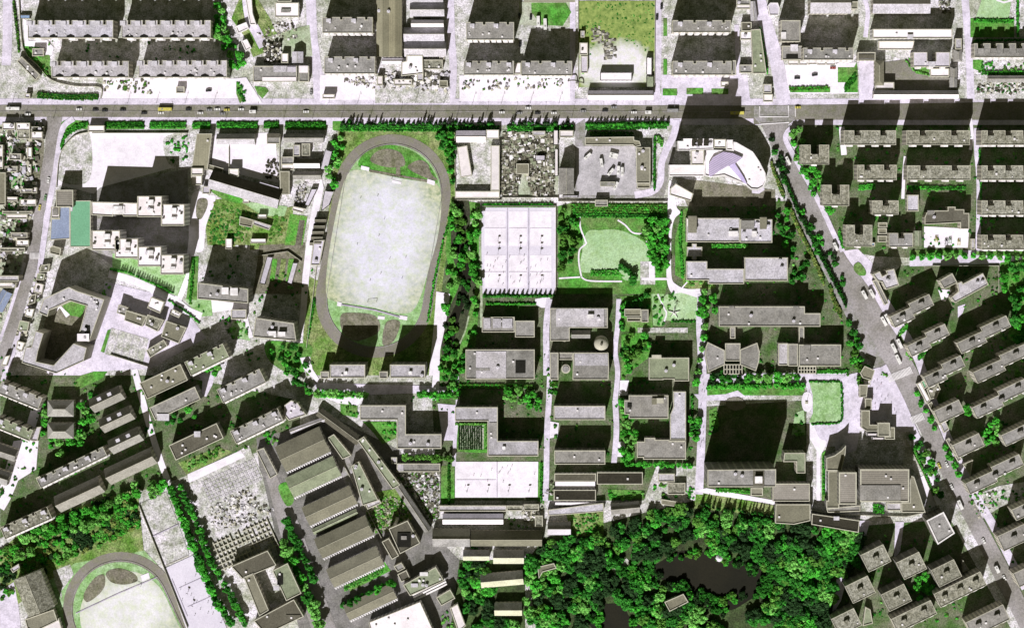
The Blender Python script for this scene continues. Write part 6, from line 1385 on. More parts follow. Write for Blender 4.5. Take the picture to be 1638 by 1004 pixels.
# loose masses
from mathutils import noise
def mass(name, label, polys, m, r0, r1, cat, kind='t', hk=1.2):
    sp = []
    for P, n in polys:
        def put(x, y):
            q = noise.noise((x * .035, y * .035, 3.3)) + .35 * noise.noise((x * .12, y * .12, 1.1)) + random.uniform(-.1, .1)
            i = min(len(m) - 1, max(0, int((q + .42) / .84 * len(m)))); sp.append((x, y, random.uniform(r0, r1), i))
        poly_scatter(pts(P), n, put)
    return tag(foliage(name, sp, list(m), kind, hk), label, cat, None, 'stuff')
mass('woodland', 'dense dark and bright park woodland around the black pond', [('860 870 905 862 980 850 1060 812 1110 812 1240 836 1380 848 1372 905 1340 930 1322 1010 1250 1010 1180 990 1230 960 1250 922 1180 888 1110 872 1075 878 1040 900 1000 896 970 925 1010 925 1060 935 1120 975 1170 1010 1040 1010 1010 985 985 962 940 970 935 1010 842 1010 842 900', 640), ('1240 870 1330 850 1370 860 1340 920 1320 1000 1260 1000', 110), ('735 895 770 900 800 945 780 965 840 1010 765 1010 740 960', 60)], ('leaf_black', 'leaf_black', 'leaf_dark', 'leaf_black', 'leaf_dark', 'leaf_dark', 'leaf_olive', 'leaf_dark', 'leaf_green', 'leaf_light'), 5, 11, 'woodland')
mass('pond_growth', 'overhanging bushes and water plants narrowing the black pond', [('975 925 1000 900 1040 905 1060 930 1010 922', 26), ('1060 930 1100 960 1165 995 1180 985 1130 950 1090 925', 40), ('1180 888 1215 905 1250 922 1240 962 1205 950 1215 925 1180 905', 26), ('940 975 965 965 960 1010 940 1010', 10), ('1000 985 1040 1010 1010 1012', 6)], ('leaf_dark', 'leaf_black', 'leaf_green'), 4, 8, 'bushes')
mass('pond_growth', 'ragged greenery reaching over the rim of the black pond and the stream', [('1065 880 1110 878 1180 890 1215 903 1240 918 1232 950 1195 965 1210 940 1215 920 1180 905 1110 892 1070 895', 60), ('1100 945 1150 968 1200 955 1190 945 1150 955 1110 935', 30), ('985 905 1040 898 1060 925 1000 925', 30), ('728 330 748 325 752 370 768 430 752 480 742 520 730 560 710 560 712 500 732 470 736 430 722 390', 70)], ('leaf_black', 'leaf_dark', 'leaf_green', 'leaf_olive'), 2.5, 6, 'bushes')
mass('thicket', 'low tree belt between the slanted rows and the lower stadium', [('0 880 60 842 150 800 215 790 222 840 180 868 110 892 60 925 30 930 0 930', 420), ('150 812 215 795 224 842 180 862 120 880 100 850', 150), ('0 915 20 910 22 950 0 960', 15)], ('leaf_black', 'leaf_dark', 'leaf_yellow', 'leaf_green', 'leaf_olive', 'leaf_light'), 2.5, 5, 'thicket')
mass('undergrowth', 'wild scrub in the overgrown green plot of the middle yards', [('338 322 400 340 420 345 400 372 380 392 332 392', 240), ('435 345 458 348 456 375 430 385', 50)], ('leaf_olive', 'leaf_dark', 'leaf_yellow', 'leaf_dark', 'leaf_olive'), 1.4, 3.4, 'scrub', 's', .5)
mass('weeds', 'ragged weeds on the overgrown building plot', [('928 5 1046 5 1046 90 1030 80 985 60 960 45 930 130', 220)], ('leaf_olive', 'leaf_light', 'leaf_dark'), 1.0, 2.2, 'weeds', 's', .5)
mass('bushes', 'scattered bushes on gardens and verges across the quarters', [('380 130 392 145 390 162 380 150', 14), ('262 222 302 218 302 255 275 262', 26), ('0 560 60 700 60 720 0 640', 6), ('128 622 162 612 150 660 130 650', 18), ('300 735 350 715 366 722 300 752', 34), ('420 690 450 690 440 712 420 708', 14), ('590 790 640 782 656 825 600 845', 40), ('545 642 572 642 572 668 545 660', 12), ('612 676 634 676 634 700 616 705', 14), ('908 822 960 820 962 850 916 856', 46), ('975 784 1030 786 1036 800 975 800', 18), ('1040 770 1112 775 1110 800 1060 800', 34), ('1098 440 1138 452 1132 460 1098 458', 14), ('1060 475 1075 470 1090 470 1070 500', 10), ('1045 474 1060 474 1062 520 1046 520', 18), ('1136 655 1150 650 1146 695 1134 698', 16), ('1268 660 1286 660 1286 695 1268 695', 12), ('1400 590 1425 600 1400 600', 4), ('1420 910 1440 900 1420 940', 4), ('1448 560 1460 560 1460 575 1450 575', 5), ('1565 100 1640 100 1640 116 1565 116', 24), ('1600 560 1640 560 1640 600', 8), ('1550 790 1640 780 1640 800 1560 812', 24), ('1455 795 1470 800 1500 812 1440 818', 10), ('745 860 790 905 760 940 742 900', 24), ('160 455 180 450 178 480 165 480', 6), ('352 500 400 520 400 545 370 540', 20), ('1340 860 1372 862 1360 905 1340 920', 14), ('655 960 672 958 690 1000 668 1000', 10), ('704 975 720 975 726 1004 706 1004', 12), ('36 70 60 76 80 122 60 110', 16), ('810 820 845 820 850 845 815 840', 6)], ('leaf_green', 'leaf_dark', 'leaf_olive', 'leaf_light'), 1.8, 4, 'bushes', 's', 1.0)
plant_trees()
# ground planting in the housing yards, kept off every building footprint
def yard(name, label, P, n, ms, r0=1.2, r1=3.4, gate=-.05, hk=.9):
    sp = []
    def put(x, y):
        wx, wy = W(x, y)
        if noise.noise((x * .03, y * .03, 7.7)) < gate: return
        for f in FOOT:
            if abs(f[0][0] - wx) < 90 and abs(f[0][1] - wy) < 90 and inpoly(wx, wy, inset(f, -1.2)): return
        sp.append((x, y, random.uniform(r0, r1), random.randrange(len(ms))))
    poly_scatter(pts(P), n, put); tag(foliage(name, sp, list(ms), 's', hk), label, 'shrubs', None, 'stuff')
GY = ('leaf_green', 'leaf_dark', 'leaf_light', 'leaf_olive', 'leaf_dark')
yard('shrubs', 'green shrubs scattered between the blocks of the right hand grid', '1266 205 1640 200 1640 400 1400 400 1345 385', 420, GY)
yard('shrubs', 'green shrubs scattered between the turned blocks right of the avenue', '1440 430 1640 425 1640 1004 1620 900 1500 640 1430 500', 560, GY)
yard('shrubs', 'green shrubs between the square hatched blocks at the lower right', '1345 850 1480 860 1530 880 1590 990 1330 1004', 240, GY)
yard('shrubs', 'green shrubs scattered between the slanted rows of the lower left', '0 590 60 600 250 590 300 600 480 640 470 690 300 750 270 765 0 850', 620, GY)
yard('shrubs', 'green shrubs scattered over the campus gardens', '745 540 1110 540 1110 740 1000 745 860 740 728 660 640 640 735 600', 420, GY)
yard('shrubs', 'green shrubs in the gardens round the teaching blocks', '1130 330 1250 320 1340 470 1370 600 1130 600 1126 470', 420, GY)
yard('shrubs', 'green shrubs between the estates along the top of the picture', '40 62 380 62 380 96 40 96', 80, GY)
yard('shrubs', 'green tufts on the courts and verges left of the stadium', '300 400 500 400 500 600 400 600 300 500', 160, GY)
# ================================================================ vehicles
def profile(b, prof, w_):     # side profile extruded across the width (x along)
    n = len(prof); L = [(x, -w_ / 2, z) for x, z in prof]; Rr = [(x, w_ / 2, z) for x, z in prof]
    for i in range(n): j = (i + 1) % n; b.face([L[j], L[i], Rr[i], Rr[j]])
    b.face(L); b.face(Rr[::-1])
def wheelmesh(r, t):
    b = MB(); n = 12
    A = [(r * cos(i * 2 * pi / n), -t / 2, r * sin(i * 2 * pi / n)) for i in range(n)]; B = [(x, t / 2, z) for x, _, z in A]
    for i in range(n): j = (i + 1) % n; b.face([A[i], A[j], B[j], B[i]])
    b.face(A); b.face(B[::-1]); return b.build('wheel', 'tyre', link=False)
WH = wheelmesh(.34, .24); WHB = wheelmesh(.5, .3)
CARM = {}
def car(u, v, ang, colr, label, group='vehicles on the streets', L=4.6, cat='car'):
    x, y = W(u, v); root = thing('car', label, cat, (x, y, .45), group, radians(ang))
    if colr not in CARM:
        b = MB(); profile(b, [(-2.3, .35), (2.3, .35), (2.3, .75), (2.15, .9), (1.1, 1.0), (-1.5, 1.02), (-2.2, .95), (-2.3, .7)], 1.8)
        c = MB(); profile(c, [(-1.5, 1.0), (1.05, 1.0), (.45, 1.42), (-1.0, 1.42)], 1.6)
        r = MB(); profile(r, [(-1.0, 1.42), (.45, 1.42), (.4, 1.48), (-.95, 1.48)], 1.5)
        CARM[colr] = (b.build('body', colr, link=False), c.build('cabin_glass', 'auto_glass', link=False), r.build('roof', colr, link=False))
    for me in CARM[colr]: newobj(me.name.split('.')[0], me, root)
    for sx in (-1.45, 1.4):
        for sy in (-.85, .85): o = newobj('wheel', WH, root); o.location = (sx, sy, .34)
    return root
BUSM = {}
def bus(u, v, ang, colr, label, L=8.5, group='buses and coaches', cat='bus', wd=2.5, name='bus'):
    x, y = W(u, v); root = thing(name, label, cat, (x, y, .45), group, radians(ang)); k = (colr, L)
    if k not in BUSM:
        h = L / 2; b = MB(); profile(b, [(-h, .5), (h, .5), (h, 2.4), (h - .25, 2.95), (-h + .1, 2.95), (-h, 2.8)], wd)
        c = MB(); profile(c, [(-h + .3, 1.4), (h + .02, 1.4), (h - .08, 2.3), (-h + .3, 2.3)], wd + .04)
        r = MB(); r.box(-h * .4, 0, 1.4, 1.2, 2.95, 3.15); 
        BUSM[k] = (b.build('body', colr, link=False), c.build('window_band', 'auto_glass', link=False), r.build('roof_hatch', 'metal', link=False))
    for me in BUSM[k]: newobj(me.name.split('.')[0], me, root)
    for sx in (-L * .3, L * .32):
        for sy in (-wd / 2 + .1, wd / 2 - .1): o = newobj('wheel', WHB, root); o.location = (sx, sy, .5)
    return root
W_, G_, K_, Y_ = 'car_white', 'car_grey', 'car_black', 'car_yellow'
for u, v, c, t in ((45, 183, W_, 'white car on the main road at the left street corner'), (127, 175, W_, 'white car on the main road above the curved corner hedge'), (153, 176, K_, 'dark car right behind the white one above the parade ground'), (168, 177, K_, 'dark car in the middle of the road above the parade ground hedge'), (197, 176, K_, 'dark car on the upper lane above the hedge gap'), (231, 181, K_, 'dark car on the lower lane just left of the olive coach'), (258, 181, W_, 'white car passing below the olive coach'), (302, 175, K_, 'dark car between the olive coach and the three car queue'), (321, 181, W_, 'white car on the lower lane left of the three car queue'), (335, 176, G_, 'grey car leading the three car queue on the main road'), (348, 175, W_, 'white car in the middle of the three car queue'), (363, 176, Y_, 'yellow green taxi at the end of the three car queue'), (356, 182, G_, 'grey car on the lower lane under the yellow taxi'), (386, 175, W_, 'white car on the upper lane left of the white van'), (490, 179, W_, 'lone white car above the right long store'), (803, 180, W_, 'white car entering above the scrap yard gate'), (831, 181, G_, 'grey car right of the white one above the scrap yard'), (845, 173, W_, 'white car on the upper lane above the scrap yard'), (860, 181, K_, 'dark car on the lower lane above the scrap yard'), (886, 181, W_, 'white car on the lower lane near the bus yard gate'), (933, 178, G_, 'grey car under the twin ring gate on the main road'), (968, 177, K_, 'dark car below the building plot on the main road'), (982, 172, G_, 'grey car close to the upper kerb below the building plot'), (1014, 180, W_, 'white car on the lower lane below the long plot shed'), (1276, 172, Y_, 'yellow green taxi just right of the street junction')):
    car(u, v, 0, c, t)
for u, v, a, c, t in ((78, 288, 80, W_, 'white car going up the left street beside the concrete pad'), (73, 316, 80, 'car_green', 'green car on the left street near the grey stair block'), (64, 332, 78, Y_, 'yellow green car on the left street above the blue grey hall'), (831, 26, 88, K_, 'dark car parked left in the green court'), (849, 28, 88, K_, 'dark car parked beside the two buses in the green court'), (832, 71, 88, K_, 'dark car parked in the lane right of the twin stair house slab'), (1502, 744, -64, Y_, 'yellow taxi on the avenue beside the lower tree boxes'), (1514, 742, -64, W_, 'white car opposite the yellow taxi on the avenue'), (1522, 778, -64, W_, 'white car on the avenue above the lone bus'), (1573, 864, -64, W_, 'white car on the avenue right of the white rimmed block'), (1606, 923, -64, 'car_white', 'white car on the avenue behind the last van'), (334, 145, 5, K_, 'dark car parked on the forecourt below the scalloped blocks'), (498, 148, 88, G_, 'grey car parked by the lane at the end of the low depot'), (1058, 11, 90, K_, 'dark car on the lane right of the building plot, upper'), (1051, 28, 88, K_, 'dark car by the fence right of the building plot, lower'), (1303, 120, 10, K_, 'dark car standing on the bright parking yard'), (1275, 125, 0, K_, 'dark car at the left wall of the bright parking yard'), (1332, 109, 0, 'car_red', 'dark red car by the shrubs of the bright parking yard')):
    car(u, v, a, c, t)
bus(265, 175, 0, 'car_yellow', 'long olive coach on the main road above the olive hall', 11)
bus(22, 174, 0, W_, 'long white bus at the left end of the main road', 11)
bus(405, 179, 0, W_, 'white van with a long shadow above the left long store', 5.5, cat='van', name='van')
bus(1037, 180, 0, W_, 'white van on the main road left of the big curved shadow', 5, cat='van', name='van')
bus(1076, 177, 0, G_, 'grey bus entering the big curved shadow on the main road', 9)
bus(1179, 181, 0, 'car_yellow', 'olive bus inside the big curved shadow on the main road', 11)
bus(861, 35, 92, W_, 'left one of two white buses parked in the green court', 9)
bus(872, 39, 92, W_, 'right one of two white buses parked in the green court', 9)
for u, v, a, t in ((940, 250, 42, 'white minibus at the upper left of the bus yard'), (962, 260, 100, 'white minibus standing upright near the left of the bus yard'), (982, 247, -14, 'upper of two white minibuses side by side at the top of the bus yard'), (981, 251, -14, 'lower of two white minibuses side by side at the top of the bus yard'), (977, 275, 50, 'white minibus slanting beside the dark canopy of the bus yard'), (989, 272, 86, 'left of two upright white minibuses above the dark canopy'), (995, 274, 90, 'right of two upright white minibuses above the dark canopy'), (985, 297, 62, 'white minibus slanting below the dark canopy of the bus yard')):
    bus(u, v, a, W_, t, 7, 'minibuses of the bus yard', wd=2.2)
for u, v, a, L, t in ((1260, 257, -64, 7, 'white bus driving at the top of the avenue'), (1336, 394, -64, 7, 'white bus at the kerb of the avenue below the notched blocks'), (1382, 471, -62, 7.5, 'left bus of the first parked pair on the avenue forecourt'), (1394, 469, -62, 7.5, 'right bus of the first parked pair on the avenue forecourt'), (1413, 513, -62, 8, 'left bus of the second parked pair, by the staggered block'), (1419, 509, -62, 8, 'right bus of the second parked pair, by the staggered block'), (1429, 556, -64, 8, 'upper bus of the two in line above the zebra crossing'), (1436, 574, -64, 8, 'lower bus of the two in line above the zebra crossing'), (1438, 549, -64, 8, 'bus on the right lane beside the two in line above the zebra crossing'), (1535, 806, -66, 8, 'lone white bus on the avenue beside the white rimmed block'), (1594, 909, -64, 6, 'white van at the lower end of the avenue')):
    bus(u, v, a, W_, t, L, 'buses on the avenue')
# ================================================================ street lamps, gates, courts
lm = MB(); lm.tube((0, 0, 0), (0, 0, 9), .16, .09, 6); LP = lm.build('pole', 'metal', link=False)
la = MB(); la.bar((0, 0, 8.9), (0, -2.2, 9.5), .06); LA = la.build('arm', 'metal', link=False)
lh = MB(); lh.box(0, -2.5, .35, .9, 9.4, 9.6); LHm = lh.build('lamp_head', 'car_grey', link=False)
k = 0
for u in range(20, 1200, 46):
    for v, rz, t in ((165.5, 0, 'grey street lamp on the upper kerb of the main road'), (189.5, pi, 'grey street lamp on the lower kerb of the main road')):
        if v > 180 and 1080 < u: continue
        x, y = W(u + (20 if rz else 0), v); r = thing('street_lamp', t, 'street lamp', (x, y, 0), t.replace('grey street lamp', 'lamps'), rz)
        for me in (LP, LA, LHm): newobj(me.name.split('.')[0], me, r)
def hoop(u, v, rz, t, grp):
    x, y = W(u, v); r = thing('basketball_hoop', t, 'basketball hoop', (x, y, .5), grp, rz)
    b = MB(); b.tube((0, 0, 0), (0, 0, 3.2), .16, .12, 6); b.bar((0, 0, 3.1), (0, 1.5, 3.3), .08); b.build('pole', 'car_black', r)
    b = MB(); b.box(0, 1.55, 1.9, .08, 2.9, 4.1); b.build('backboard', 'car_black', r)
    b = MB(); n = 10
    P = [(.3 * cos(i * 2 * pi / n), 1.95 + .3 * sin(i * 2 * pi / n), 3.05) for i in range(n)]
    for i in range(n): b.bar(P[i], P[(i + 1) % n], .03)
    b.build('rim', 'car_red', r)
for u, w1 in ((797, 'left'), (831, 'middle'), (865, 'right')):
    for v, rz, w2 in ((382, pi, 'upper row'), (399, 0, 'centre row, facing up'), (402, pi, 'centre row, facing down'), (451, 0, 'lower row')):
        hoop(u, v, rz, f'basketball hoop of the {w1} column, {w2}, on the big white courts', 'hoops of the big white courts')
for i, u in enumerate((747, 780, 813, 846)): hoop(u, 786, 0, ('first', 'second', 'third', 'last')[i] + ' basketball hoop from the left along the foot of the ball court', 'hoops of the lower ball court')
for i, (u, v) in enumerate(((302, 944), (337, 948), (310, 964), (330, 928), (356, 990))): hoop(u, v, 2.7, ('left hoop of the lilac slanted court', 'right hoop of the lilac slanted court near the trees', 'lower left hoop of the lilac slanted court', 'topmost hoop of the lilac slanted court', 'lowest hoop of the lilac slanted court')[i], 'hoops of the slanted court')
def goal(u, v, w_, rz, t):
    x, y = W(u, v); r = thing('football_goal', t, 'goal', (x, y, .7), None, rz); b = MB()
    for sx in (-w_ / 2, w_ / 2): b.bar((sx, 0, 0), (sx, 0, 2.4), .12); b.bar((sx, 0, 2.4), (sx, -1.6, 0), .07)
    b.bar((-w_ / 2, 0, 2.4), (w_ / 2, 0, 2.4), .12); b.build('goal_frame', 'car_white', r)
    b = MB()
    for k in range(13): xx = -w_ / 2 + w_ * k / 12; b.bar((xx, 0, 2.4), (xx, -1.6, 0), .018)
    for k in range(4): b.bar((-w_ / 2, -1.6 * k / 4, 2.4 - .6 * k), (w_ / 2, -1.6 * k / 4, 2.4 - .6 * k), .018)
    b.build('net', 'line_grey', r)
goal(595, 483, 7.3, .1, 'small goal at the lower end of the pale pitch'); goal(634, 286, 7.3, pi + .1, 'small goal at the upper end of the pale pitch'); goal(219, 934, 7.3, pi - .4, 'small goal at the upper end of the bottom left pitch')
# ring gates at the building plot
for u, v, R_, t in ((916, 130, 3.6, 'left dark ring arch over the lane beside the building plot'), (928, 133, 2.8, 'right dark ring arch beside the building plot fence')):
    x, y = W(u, v); b = MB(); n = 14; P = [(x + R_ * cos(pi * i / n), y + .6 * sin(pi * i / n), R_ * 1.3 * sin(pi * i / n)) for i in range(n + 1)]
    for i in range(n): b.bar(P[i], P[i + 1], .5)
    tag(b.build('ring_arch', 'roof_dark'), t, 'arch')
# star sculpture
x, y = W(1078, 500); r = thing('star_sculpture', 'white star shaped sculpture on the small lawn beside the campus road', 'sculpture', (x, y, .4))
for i in range(5):
    a = i * 2 * pi / 5 + .3; b = MB(); q = [(.8 * cos(a - .6), .8 * sin(a - .6)), (5.2 * cos(a), 5.2 * sin(a)), (.8 * cos(a + .6), .8 * sin(a + .6)), (0, 0)]; b.prism(q, 0, 1.0); b.build('star_arm', 'car_white', r)
b = MB(); b.tube((0, 0, 0), (0, 0, 9), .5, .15, 8)
for i in range(5): a = i * 2 * pi / 5; b.bar((0, 0, 8.5), (2.2 * cos(a), 2.2 * sin(a), 7.4), .2)
b.build('mast', 'car_white', r)
# factory chimney
x, y = W(636, 829); r = thing('chimney', 'slim pale factory chimney throwing a thin shadow over the slanted office', 'chimney', (x, y, 0)); b = MB(); b.tube((0, 0, -.3), (0, 0, 24), 1.5, 1.0, 14); b.build('shaft', 'wall_plain', r); b = MB(); b.tube((0, 0, 23.4), (0, 0, 24.2), 1.25, 1.25, 14); b.build('rim', 'roof_dark', r)
# park island pavilion and round islet
x, y = W(1150, 891); r = thing('pond_pavilion', 'small round pale pavilion at the edge of the black pond', 'pavilion', (x, y, 0)); b = MB(); b.prism([(2.4 * cos(i * pi / 4), 2.4 * sin(i * pi / 4)) for i in range(8)], 2.8, 3.1, True)
for i in range(8): c0, c1_ = (2.9 * cos(i * pi / 4), 2.9 * sin(i * pi / 4)), (2.9 * cos((i + 1) * pi / 4), 2.9 * sin((i + 1) * pi / 4)); b.face([(*c0, 3.0), (*c1_, 3.0), (0, 0, 4.8)])
b.build('roof', 'stair_roof', r); b = MB()
for i in range(8): b.bar((2.1 * cos(i * pi / 4), 2.1 * sin(i * pi / 4), 0), (2.1 * cos(i * pi / 4), 2.1 * sin(i * pi / 4), 3), .12)
b.prism([(2.4 * cos(i * pi / 4), 2.4 * sin(i * pi / 4)) for i in range(8)], 0, .5); b.build('column', 'trim', r)
gp('islet', 'brown_earth', 7, '1218 923 1223 920 1227 924 1222 928 1218 927', True)
gp('promontory', 'concrete_yard', 7, '1211 896 1226 902 1217 906')
# monument on the plaza round
x, y = W(1290, 643); r = thing('flagpole', 'flagpole with its base in the white round of the plaza garden', 'flagpole', (x, y, .6)); b = MB(); b.tube((0, 0, 0), (0, 0, 12), .14, .06, 6); b.build('pole', 'metal', r); b = MB(); b.box(0, 0, 2.4, 2.4, 0, .5); b.box(0, 0, 1.4, 1.4, .5, .9); b.build('base', 'trim', r)
# playground pieces on the school court
for i, (u, v, c) in enumerate(((1497, 384, Y_), (1533, 389, Y_), (1513, 388, K_), (1519, 386, 'car_green'))):
    x, y = W(u, v); r = thing('play_frame', ('yellow climbing frame left on the bright school court', 'yellow climbing frame right on the bright school court', 'dark climbing frame in the middle of the school court row', 'green climbing frame next to the dark one on the school court')[i], 'climbing frame', (x, y, .3)); b = MB()
    for sx in (-1, 1):
        for sy in (-1.4, 1.4): b.bar((sx, sy, 0), (sx, sy, 2.6), .14)
        b.bar((sx, -1.4, 2.6), (sx, 1.4, 2.6), .14)
    for k in range(5): b.bar((-1, -1.4 + k * .7, 2.6), (1, -1.4 + k * .7, 2.6), .12)
    b.build('frame', c, r); b = MB(); b.face([(-.6, 1.4, 2.2), (.6, 1.4, 2.2), (.6, 3.8, .2), (-.6, 3.8, .2)]); b.face([(-.6, 3.8, .12), (.6, 3.8, .12), (.6, 1.4, 2.12), (-.6, 1.4, 2.12)]); b.build('slide', c, r)
# people, a few pixels long each, mostly their shadows
def personmesh(m, stride):
    me = bpy.data.meshes.new('person'); V = [(0, 0, .95), (0, 0, 1.2), (0, 0, 1.42), (0, 0, 1.53), (0, .02, 1.68), (.1, 0, .9), (.11, stride, .5), (.11, stride * 1.3 - .1, .06), (.11, stride * 1.3 + .1, .04), (-.1, 0, .9), (-.11, -stride * .6, .48), (-.11, -stride * 1.4 - .1, .08), (-.11, -stride * 1.4 + .08, .04), (.2, 0, 1.4), (.26, -.05, 1.12), (.24, .12, .9), (-.2, 0, 1.4), (-.26, .05, 1.12), (-.24, .2, .95)]
    E = [(0, 1), (1, 2), (2, 3), (3, 4), (0, 5), (5, 6), (6, 7), (7, 8), (0, 9), (9, 10), (10, 11), (11, 12), (2, 13), (13, 14), (14, 15), (2, 16), (16, 17), (17, 18)]
    me.from_pydata(V, E, []); R_ = [.15, .14, .15, .06, .11, .1, .07, .05, .04, .1, .07, .05, .04, .07, .05, .04, .07, .05, .04]
    o = bpy.data.objects.new('person', me); col.objects.link(o); md = o.modifiers.new('skin', 'SKIN')
    for i, sv in enumerate(me.skin_vertices[0].data if me.skin_vertices else []): sv.radius = (R_[i], R_[i])
    dg = bpy.context.evaluated_depsgraph_get()
    nm = bpy.data.meshes.new_from_object(o.evaluated_get(dg)) if me.skin_vertices else None
    bpy.data.objects.remove(o)
    return nm
def body_from_rings(m, stride):
    b = MB(); J = [((0, 0, .92), (0, 0, 1.45), .17, .2), ((0, 0, 1.43), (0, 0, 1.56), .07, .07), ((0, .01, 1.54), (0, .01, 1.76), .1, .08)]
    for sx, st in ((.1, stride), (-.1, -stride)): J += [((sx, 0, .95), (sx, st * .6, .5), .1, .075), ((sx, st * .6, .5), (sx, st, .08), .07, .05), ((sx, st - .06, .05), (sx, st + .18, .04), .05, .04)]
    for sx, st in ((.2, -.12), (-.2, .16)): J += [((sx, 0, 1.42), (sx * 1.3, st * .5, 1.14), .06, .05), ((sx * 1.3, st * .5, 1.14), (sx * 1.2, st * 1.4, .9), .045, .035)]
    for a, c, r0, r1 in J: b.tube(a, c, r0, r1, 6)
    return b.build('person', m, link=False)
PM = [body_from_rings(m, s) for m, s in (('cloth_dark', .25), ('cloth_red', .1), ('cloth_dark', .4))]
def people(n, P, t, g):
    sp = []
    poly_scatter(pts(P), n, lambda x, y: sp.append((x, y)))
    for x, y in sp:
        o = newobj('person', random.choice(PM)); wx, wy = W(x, y); o.location = (wx, wy, .5); o.rotation_euler.z = random.uniform(0, 6.28); tag(o, t, 'person', g)
people(34, '776 405 882 405 882 455 776 455', 'person in dark clothes playing on the lower half of the big white courts', 'players on the big white courts')
people(14, '730 742 858 742 858 780 730 780', 'person in dark clothes on the lower ball court', 'people on the ball court')
people(26, '1350 600 1400 600 1440 660 1430 672 1400 660 1392 620', 'person walking on the plaza in front of the gate', 'people crossing the plaza')
people(18, '270 910 318 890 350 980 305 1000', 'person on the lilac slanted court', 'people on the slanted court')
people(10, '560 300 660 300 650 460 560 450', 'person far out on the pale pitch', 'people on the pale pitch')
people(16, '1116 560 1126 560 1128 720 1116 720', 'person walking along the wide campus road', 'people on the campus road')
people(10, '870 500 880 500 878 620 870 620', 'person walking between canteen and institute', 'people on the institute road')
# ================================================================ walls, clutter, works
for t, l in (('low wall between the main road forecourt and the white walled yard', '728 207 728 320 802 320'), ('long wall behind the scrap yard and the bus yard', '803 316 893 316 893 322 1068 322'), ('wall around the wild plot and building plot, left side', '925 0 925 142'), ('wall of the building plot, right side', '1048 0 1047 140'), ('wall between the parade ground and the main road hedge', '146 213 300 213'), ('curved wall of the concrete pad beside the left street', '144 211 122 216 108 228 98 242 93 262 90 300'), ('upright wall in the pale yard behind the hedge', '366 234 366 270'), ('straight wall between the two yards behind the hedge', '447 212 447 300'), ('yard wall beside the hedge entrance', '408 213 408 232'), ('wall round the vegetable beds', '408 410 460 402 482 418'), ('fence of the tennis courts, left and top', '770 330 889 330 889 470'), ('wall between the courts and the lower stadium', '222 808 262 908 300 1004'), ('boundary wall running along the park edge', '1298 815 1330 822 1450 826 1500 815'), ('thin wall across the school parade in the lower left school', '176 567 236 586'), ('campus wall beside the theatre and avenue', '1448 700 1478 760 1500 812'), ('wall along the pale housing lane, above the angled office', '1492 425 1598 425 1598 468'), ('curved boundary wall of the estate near the top left square', '30 0 34 60 40 85 60 105 82 128 120 138 160 140 161 158'), ('fence left of the stadium track', '507 420 490 556'), ('wall beside the slanted slate row', '550 744 610 860')):
    P = pts(l); fence(t, spline(P, 4) if 'curved' in t else P, 2.2)
rubble('scrap_heap', 'heaps of scrap, crates and timber filling the scrap yard', pts('805 212 884 212 886 312 850 312 838 260 826 312 804 312'), 1900, 3.2, hmax=1.8, smin=.5, angs=(.05, .02, 1.6, .1), mats=('box_white', 'roof_black', 'trim', 'roof_green', 'roof_olive', 'roof_dark', 'roof_mottled'))
rubble('scrap_heap', 'small piles of scrap right of the upright white wing', pts('800 225 812 225 815 312 800 312'), 90, 2)
rubble('clutter', 'sheds, parts and piles in the cluttered yard under the olive hall', pts('604 118 718 118 716 146 640 142 604 140'), 190, 3.5, mats=('box_white', 'roof_dark', 'trim', 'roof_pale'), hmax=2.2)
rubble('clutter', 'junk and lean-tos filling the backyards left of the left street', pts('0 196 68 196 58 290 44 390 30 410 0 410'), 620, 3.6, mats=('box_white', 'roof_dark', 'trim', 'roof_pale', 'roof_mottled', 'leaf_dark'), hmax=2.5)
rubble('clutter', 'junk along the left kerb strip below the zebra crossing', pts('62 425 80 425 60 500 40 560 20 560'), 80, 2.5, hmax=2)
rubble('clutter', 'junk in the backyards at the left edge below the dark court', pts('0 395 40 395 28 440 0 520'), 70, 3, hmax=2)
rubble('rubble', 'broken stone and debris between the factory row and the ball court', pts('630 758 702 756 702 830 690 838 664 792'), 420, 2.6, mats=('box_white', 'roof_pale', 'leaf_olive', 'roof_dark', 'roof_mottled', 'roof_olive', 'roof_black'), hmax=1.2)
rubble('rubble', 'mottled debris between the slanted offices of the factory strip', pts('585 812 622 792 640 800 655 822 620 850 592 852'), 340, 1.9, mats=('roof_green', 'trim', 'leaf_olive', 'roof_dark', 'roof_mottled', 'leaf_olive'), hmax=1.2)
rubble('timber_stack', 'dark stacked timber and brush behind the two pale houses near the depot', pts('421 70 450 68 449 99 424 99'), 150, 2.6, mats=('roof_dark', 'trim', 'roof_black', 'box_white'), hmax=3.5)
rubble('rubble', 'loose rubble on the yard left of the top lane', pts('408 55 440 35 470 35 478 60 440 70'), 80, 2, hmax=1)
rubble('rubble', 'debris and stall goods on the white forecourt above the main road', pts('165 130 240 128 243 150 165 145'), 60, 2.2, mats=('leaf_olive', 'roof_dark', 'trim'), hmax=1.5)
rubble('rubble', 'debris beside the kiosk on the forecourt of the lower slab', pts('540 128 600 122 600 142 580 140'), 60, 2, mats=('roof_dark', 'trim', 'roof_pale'), hmax=1.5)
rubble('rubble', 'market goods on the forecourt under the long grey slab', pts('736 128 900 124 900 142 736 146'), 90, 2.2, mats=('roof_dark', 'trim', 'roof_pale', 'leaf_olive'), hmax=1.5)
rubble('rubble', 'piles at the foot of the dirt yard garden', pts('475 300 492 292 486 330 470 335'), 90, 1.8, mats=('roof_dark', 'trim', 'roof_pale'), hmax=1.5)
rubble('rubble', 'dark piles in the pale yard behind the hedge', pts('424 255 446 258 446 286 426 284'), 46, 2.2, mats=('roof_dark', 'roof_black'), hmax=1.6)
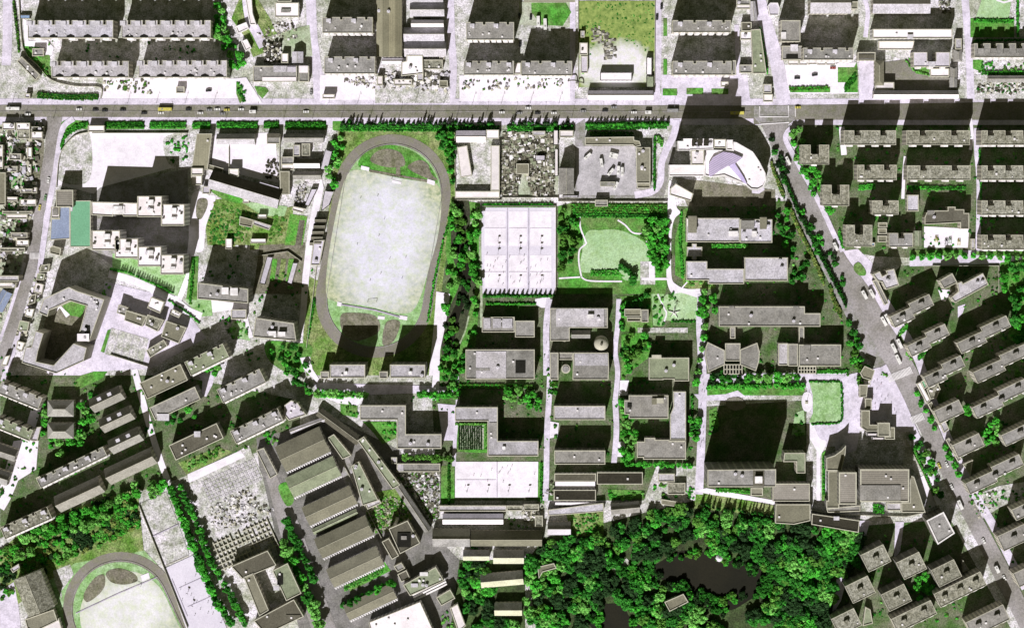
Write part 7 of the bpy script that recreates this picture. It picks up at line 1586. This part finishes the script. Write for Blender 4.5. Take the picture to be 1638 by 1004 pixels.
rubble('rubble', 'junk and garden sheds in the bend of the top right street', pts('1560 134 1640 132 1640 150 1565 150'), 110, 2.4, mats=('roof_dark', 'trim', 'box_white', 'leaf_dark'), hmax=1.6)
rubble('rubble', 'goods and bins on the yard beside the top right lane', pts('1500 3 1520 3 1520 22 1504 22'), 40, 2, hmax=1.5)
rubble('rubble', 'loose goods on the concrete yard right of the small lavender shed', pts('880 770 886 770 886 790 872 790 862 845 850 830'), 50, 2, hmax=1.5)
rubble('rubble', 'white torn heap under the strip store', pts('836 818 856 818 858 844 840 838'), 60, 2.6, mats=('box_white', 'trim', 'roof_dark'), hmax=1.2)
rubble('rubble', 'ragged remains on the sand yard above the foundations', pts('338 808 400 778 410 800 440 815 420 828 340 850'), 260, 2.2, mats=('box_white', 'roof_pale', 'trim', 'roof_dark'), hmax=1.2)
rubble('rubble', 'bits of junk along the avenue pavement, lower right', pts('1548 800 1580 786 1600 800 1566 830'), 60, 2, mats=('box_white', 'trim', 'leaf_dark', 'roof_dark'), hmax=1.2)
rubble('brick_piles', 'rows of stacked bricks on the pale ground of the building plot', pts('946 48 958 44 984 62 986 94 966 94 964 70 948 68'), 110, 2.6, mats=('roof_dark', 'roof_grey', 'trim'), hmax=1.2, angs=(0.05, 0.1), smin=1.2)
rubble('market_stalls', 'dense rooftop clutter strips in front of the ball court sheds', pts('1256 97 1262 97 1262 104 1340 104 1340 98 1364 98'), 20, 1.5, hmax=1)
# foundations and paving blocks of the building site
def grid_walls(name, t, c, nx, ny, dx_, dy_, ang, th, h, m, fill=1.0):
    b = MB(); a0 = radians(ang); ex = (cos(a0), sin(a0)); ey = (-sin(a0), cos(a0)); ox, oy = W(*c)
    for i in range(nx):
        for j in range(ny):
            if random.random() > fill: continue
            x = ox + ex[0] * (i - nx / 2) * dx_ + ey[0] * (j - ny / 2) * dy_; y = oy + ex[1] * (i - nx / 2) * dx_ + ey[1] * (j - ny / 2) * dy_
            b.box(x, y, dx_ * .9, th, -.1, h, a0); b.box(x + ex[0] * dx_ * .5, y + ex[1] * dx_ * .5, th, dy_ * .9, -.1, h + .003, a0)
    return tag(b.build(name, m), t, 'foundations', None, 'stuff')
grid_walls('foundation_walls', 'rows of pale foundation walls forming small dark cells, sand yard', (392, 866), 14, 6, 3.6, 4.2, 24, .8, 1.8, 'trim', .85)
c = MB(); a0 = radians(24); ox, oy = W(372, 764)
for i in range(16):
    for j in range(6):
        x = ox + cos(a0) * (i - 8) * 2.9 - sin(a0) * (j - 3) * 3.2; y = oy + sin(a0) * (i - 8) * 2.9 + cos(a0) * (j - 3) * 3.2; c.box(x, y, 2.0, 2.2, -.1, .6, a0)
tag(c.build('paving_stacks', 'roof_pale'), 'grid of low concrete slabs at the head of the sand yard', 'slab stacks', None, 'stuff')
c = MB()
for j in range(14):
    x0, y0 = W(754, 681.5 + j * 2.8); 
    for i in range(11): c.box(x0 + (i - 5.5) * 1.75 + random.uniform(-.2, .2), y0, 1.4, .6, 0, 1.0 + random.uniform(0, .4))
tag(c.build('nursery_plants', 'leaf_black'), 'dark rows of potted plants in the square nursery bed', 'nursery plants', None, 'stuff')
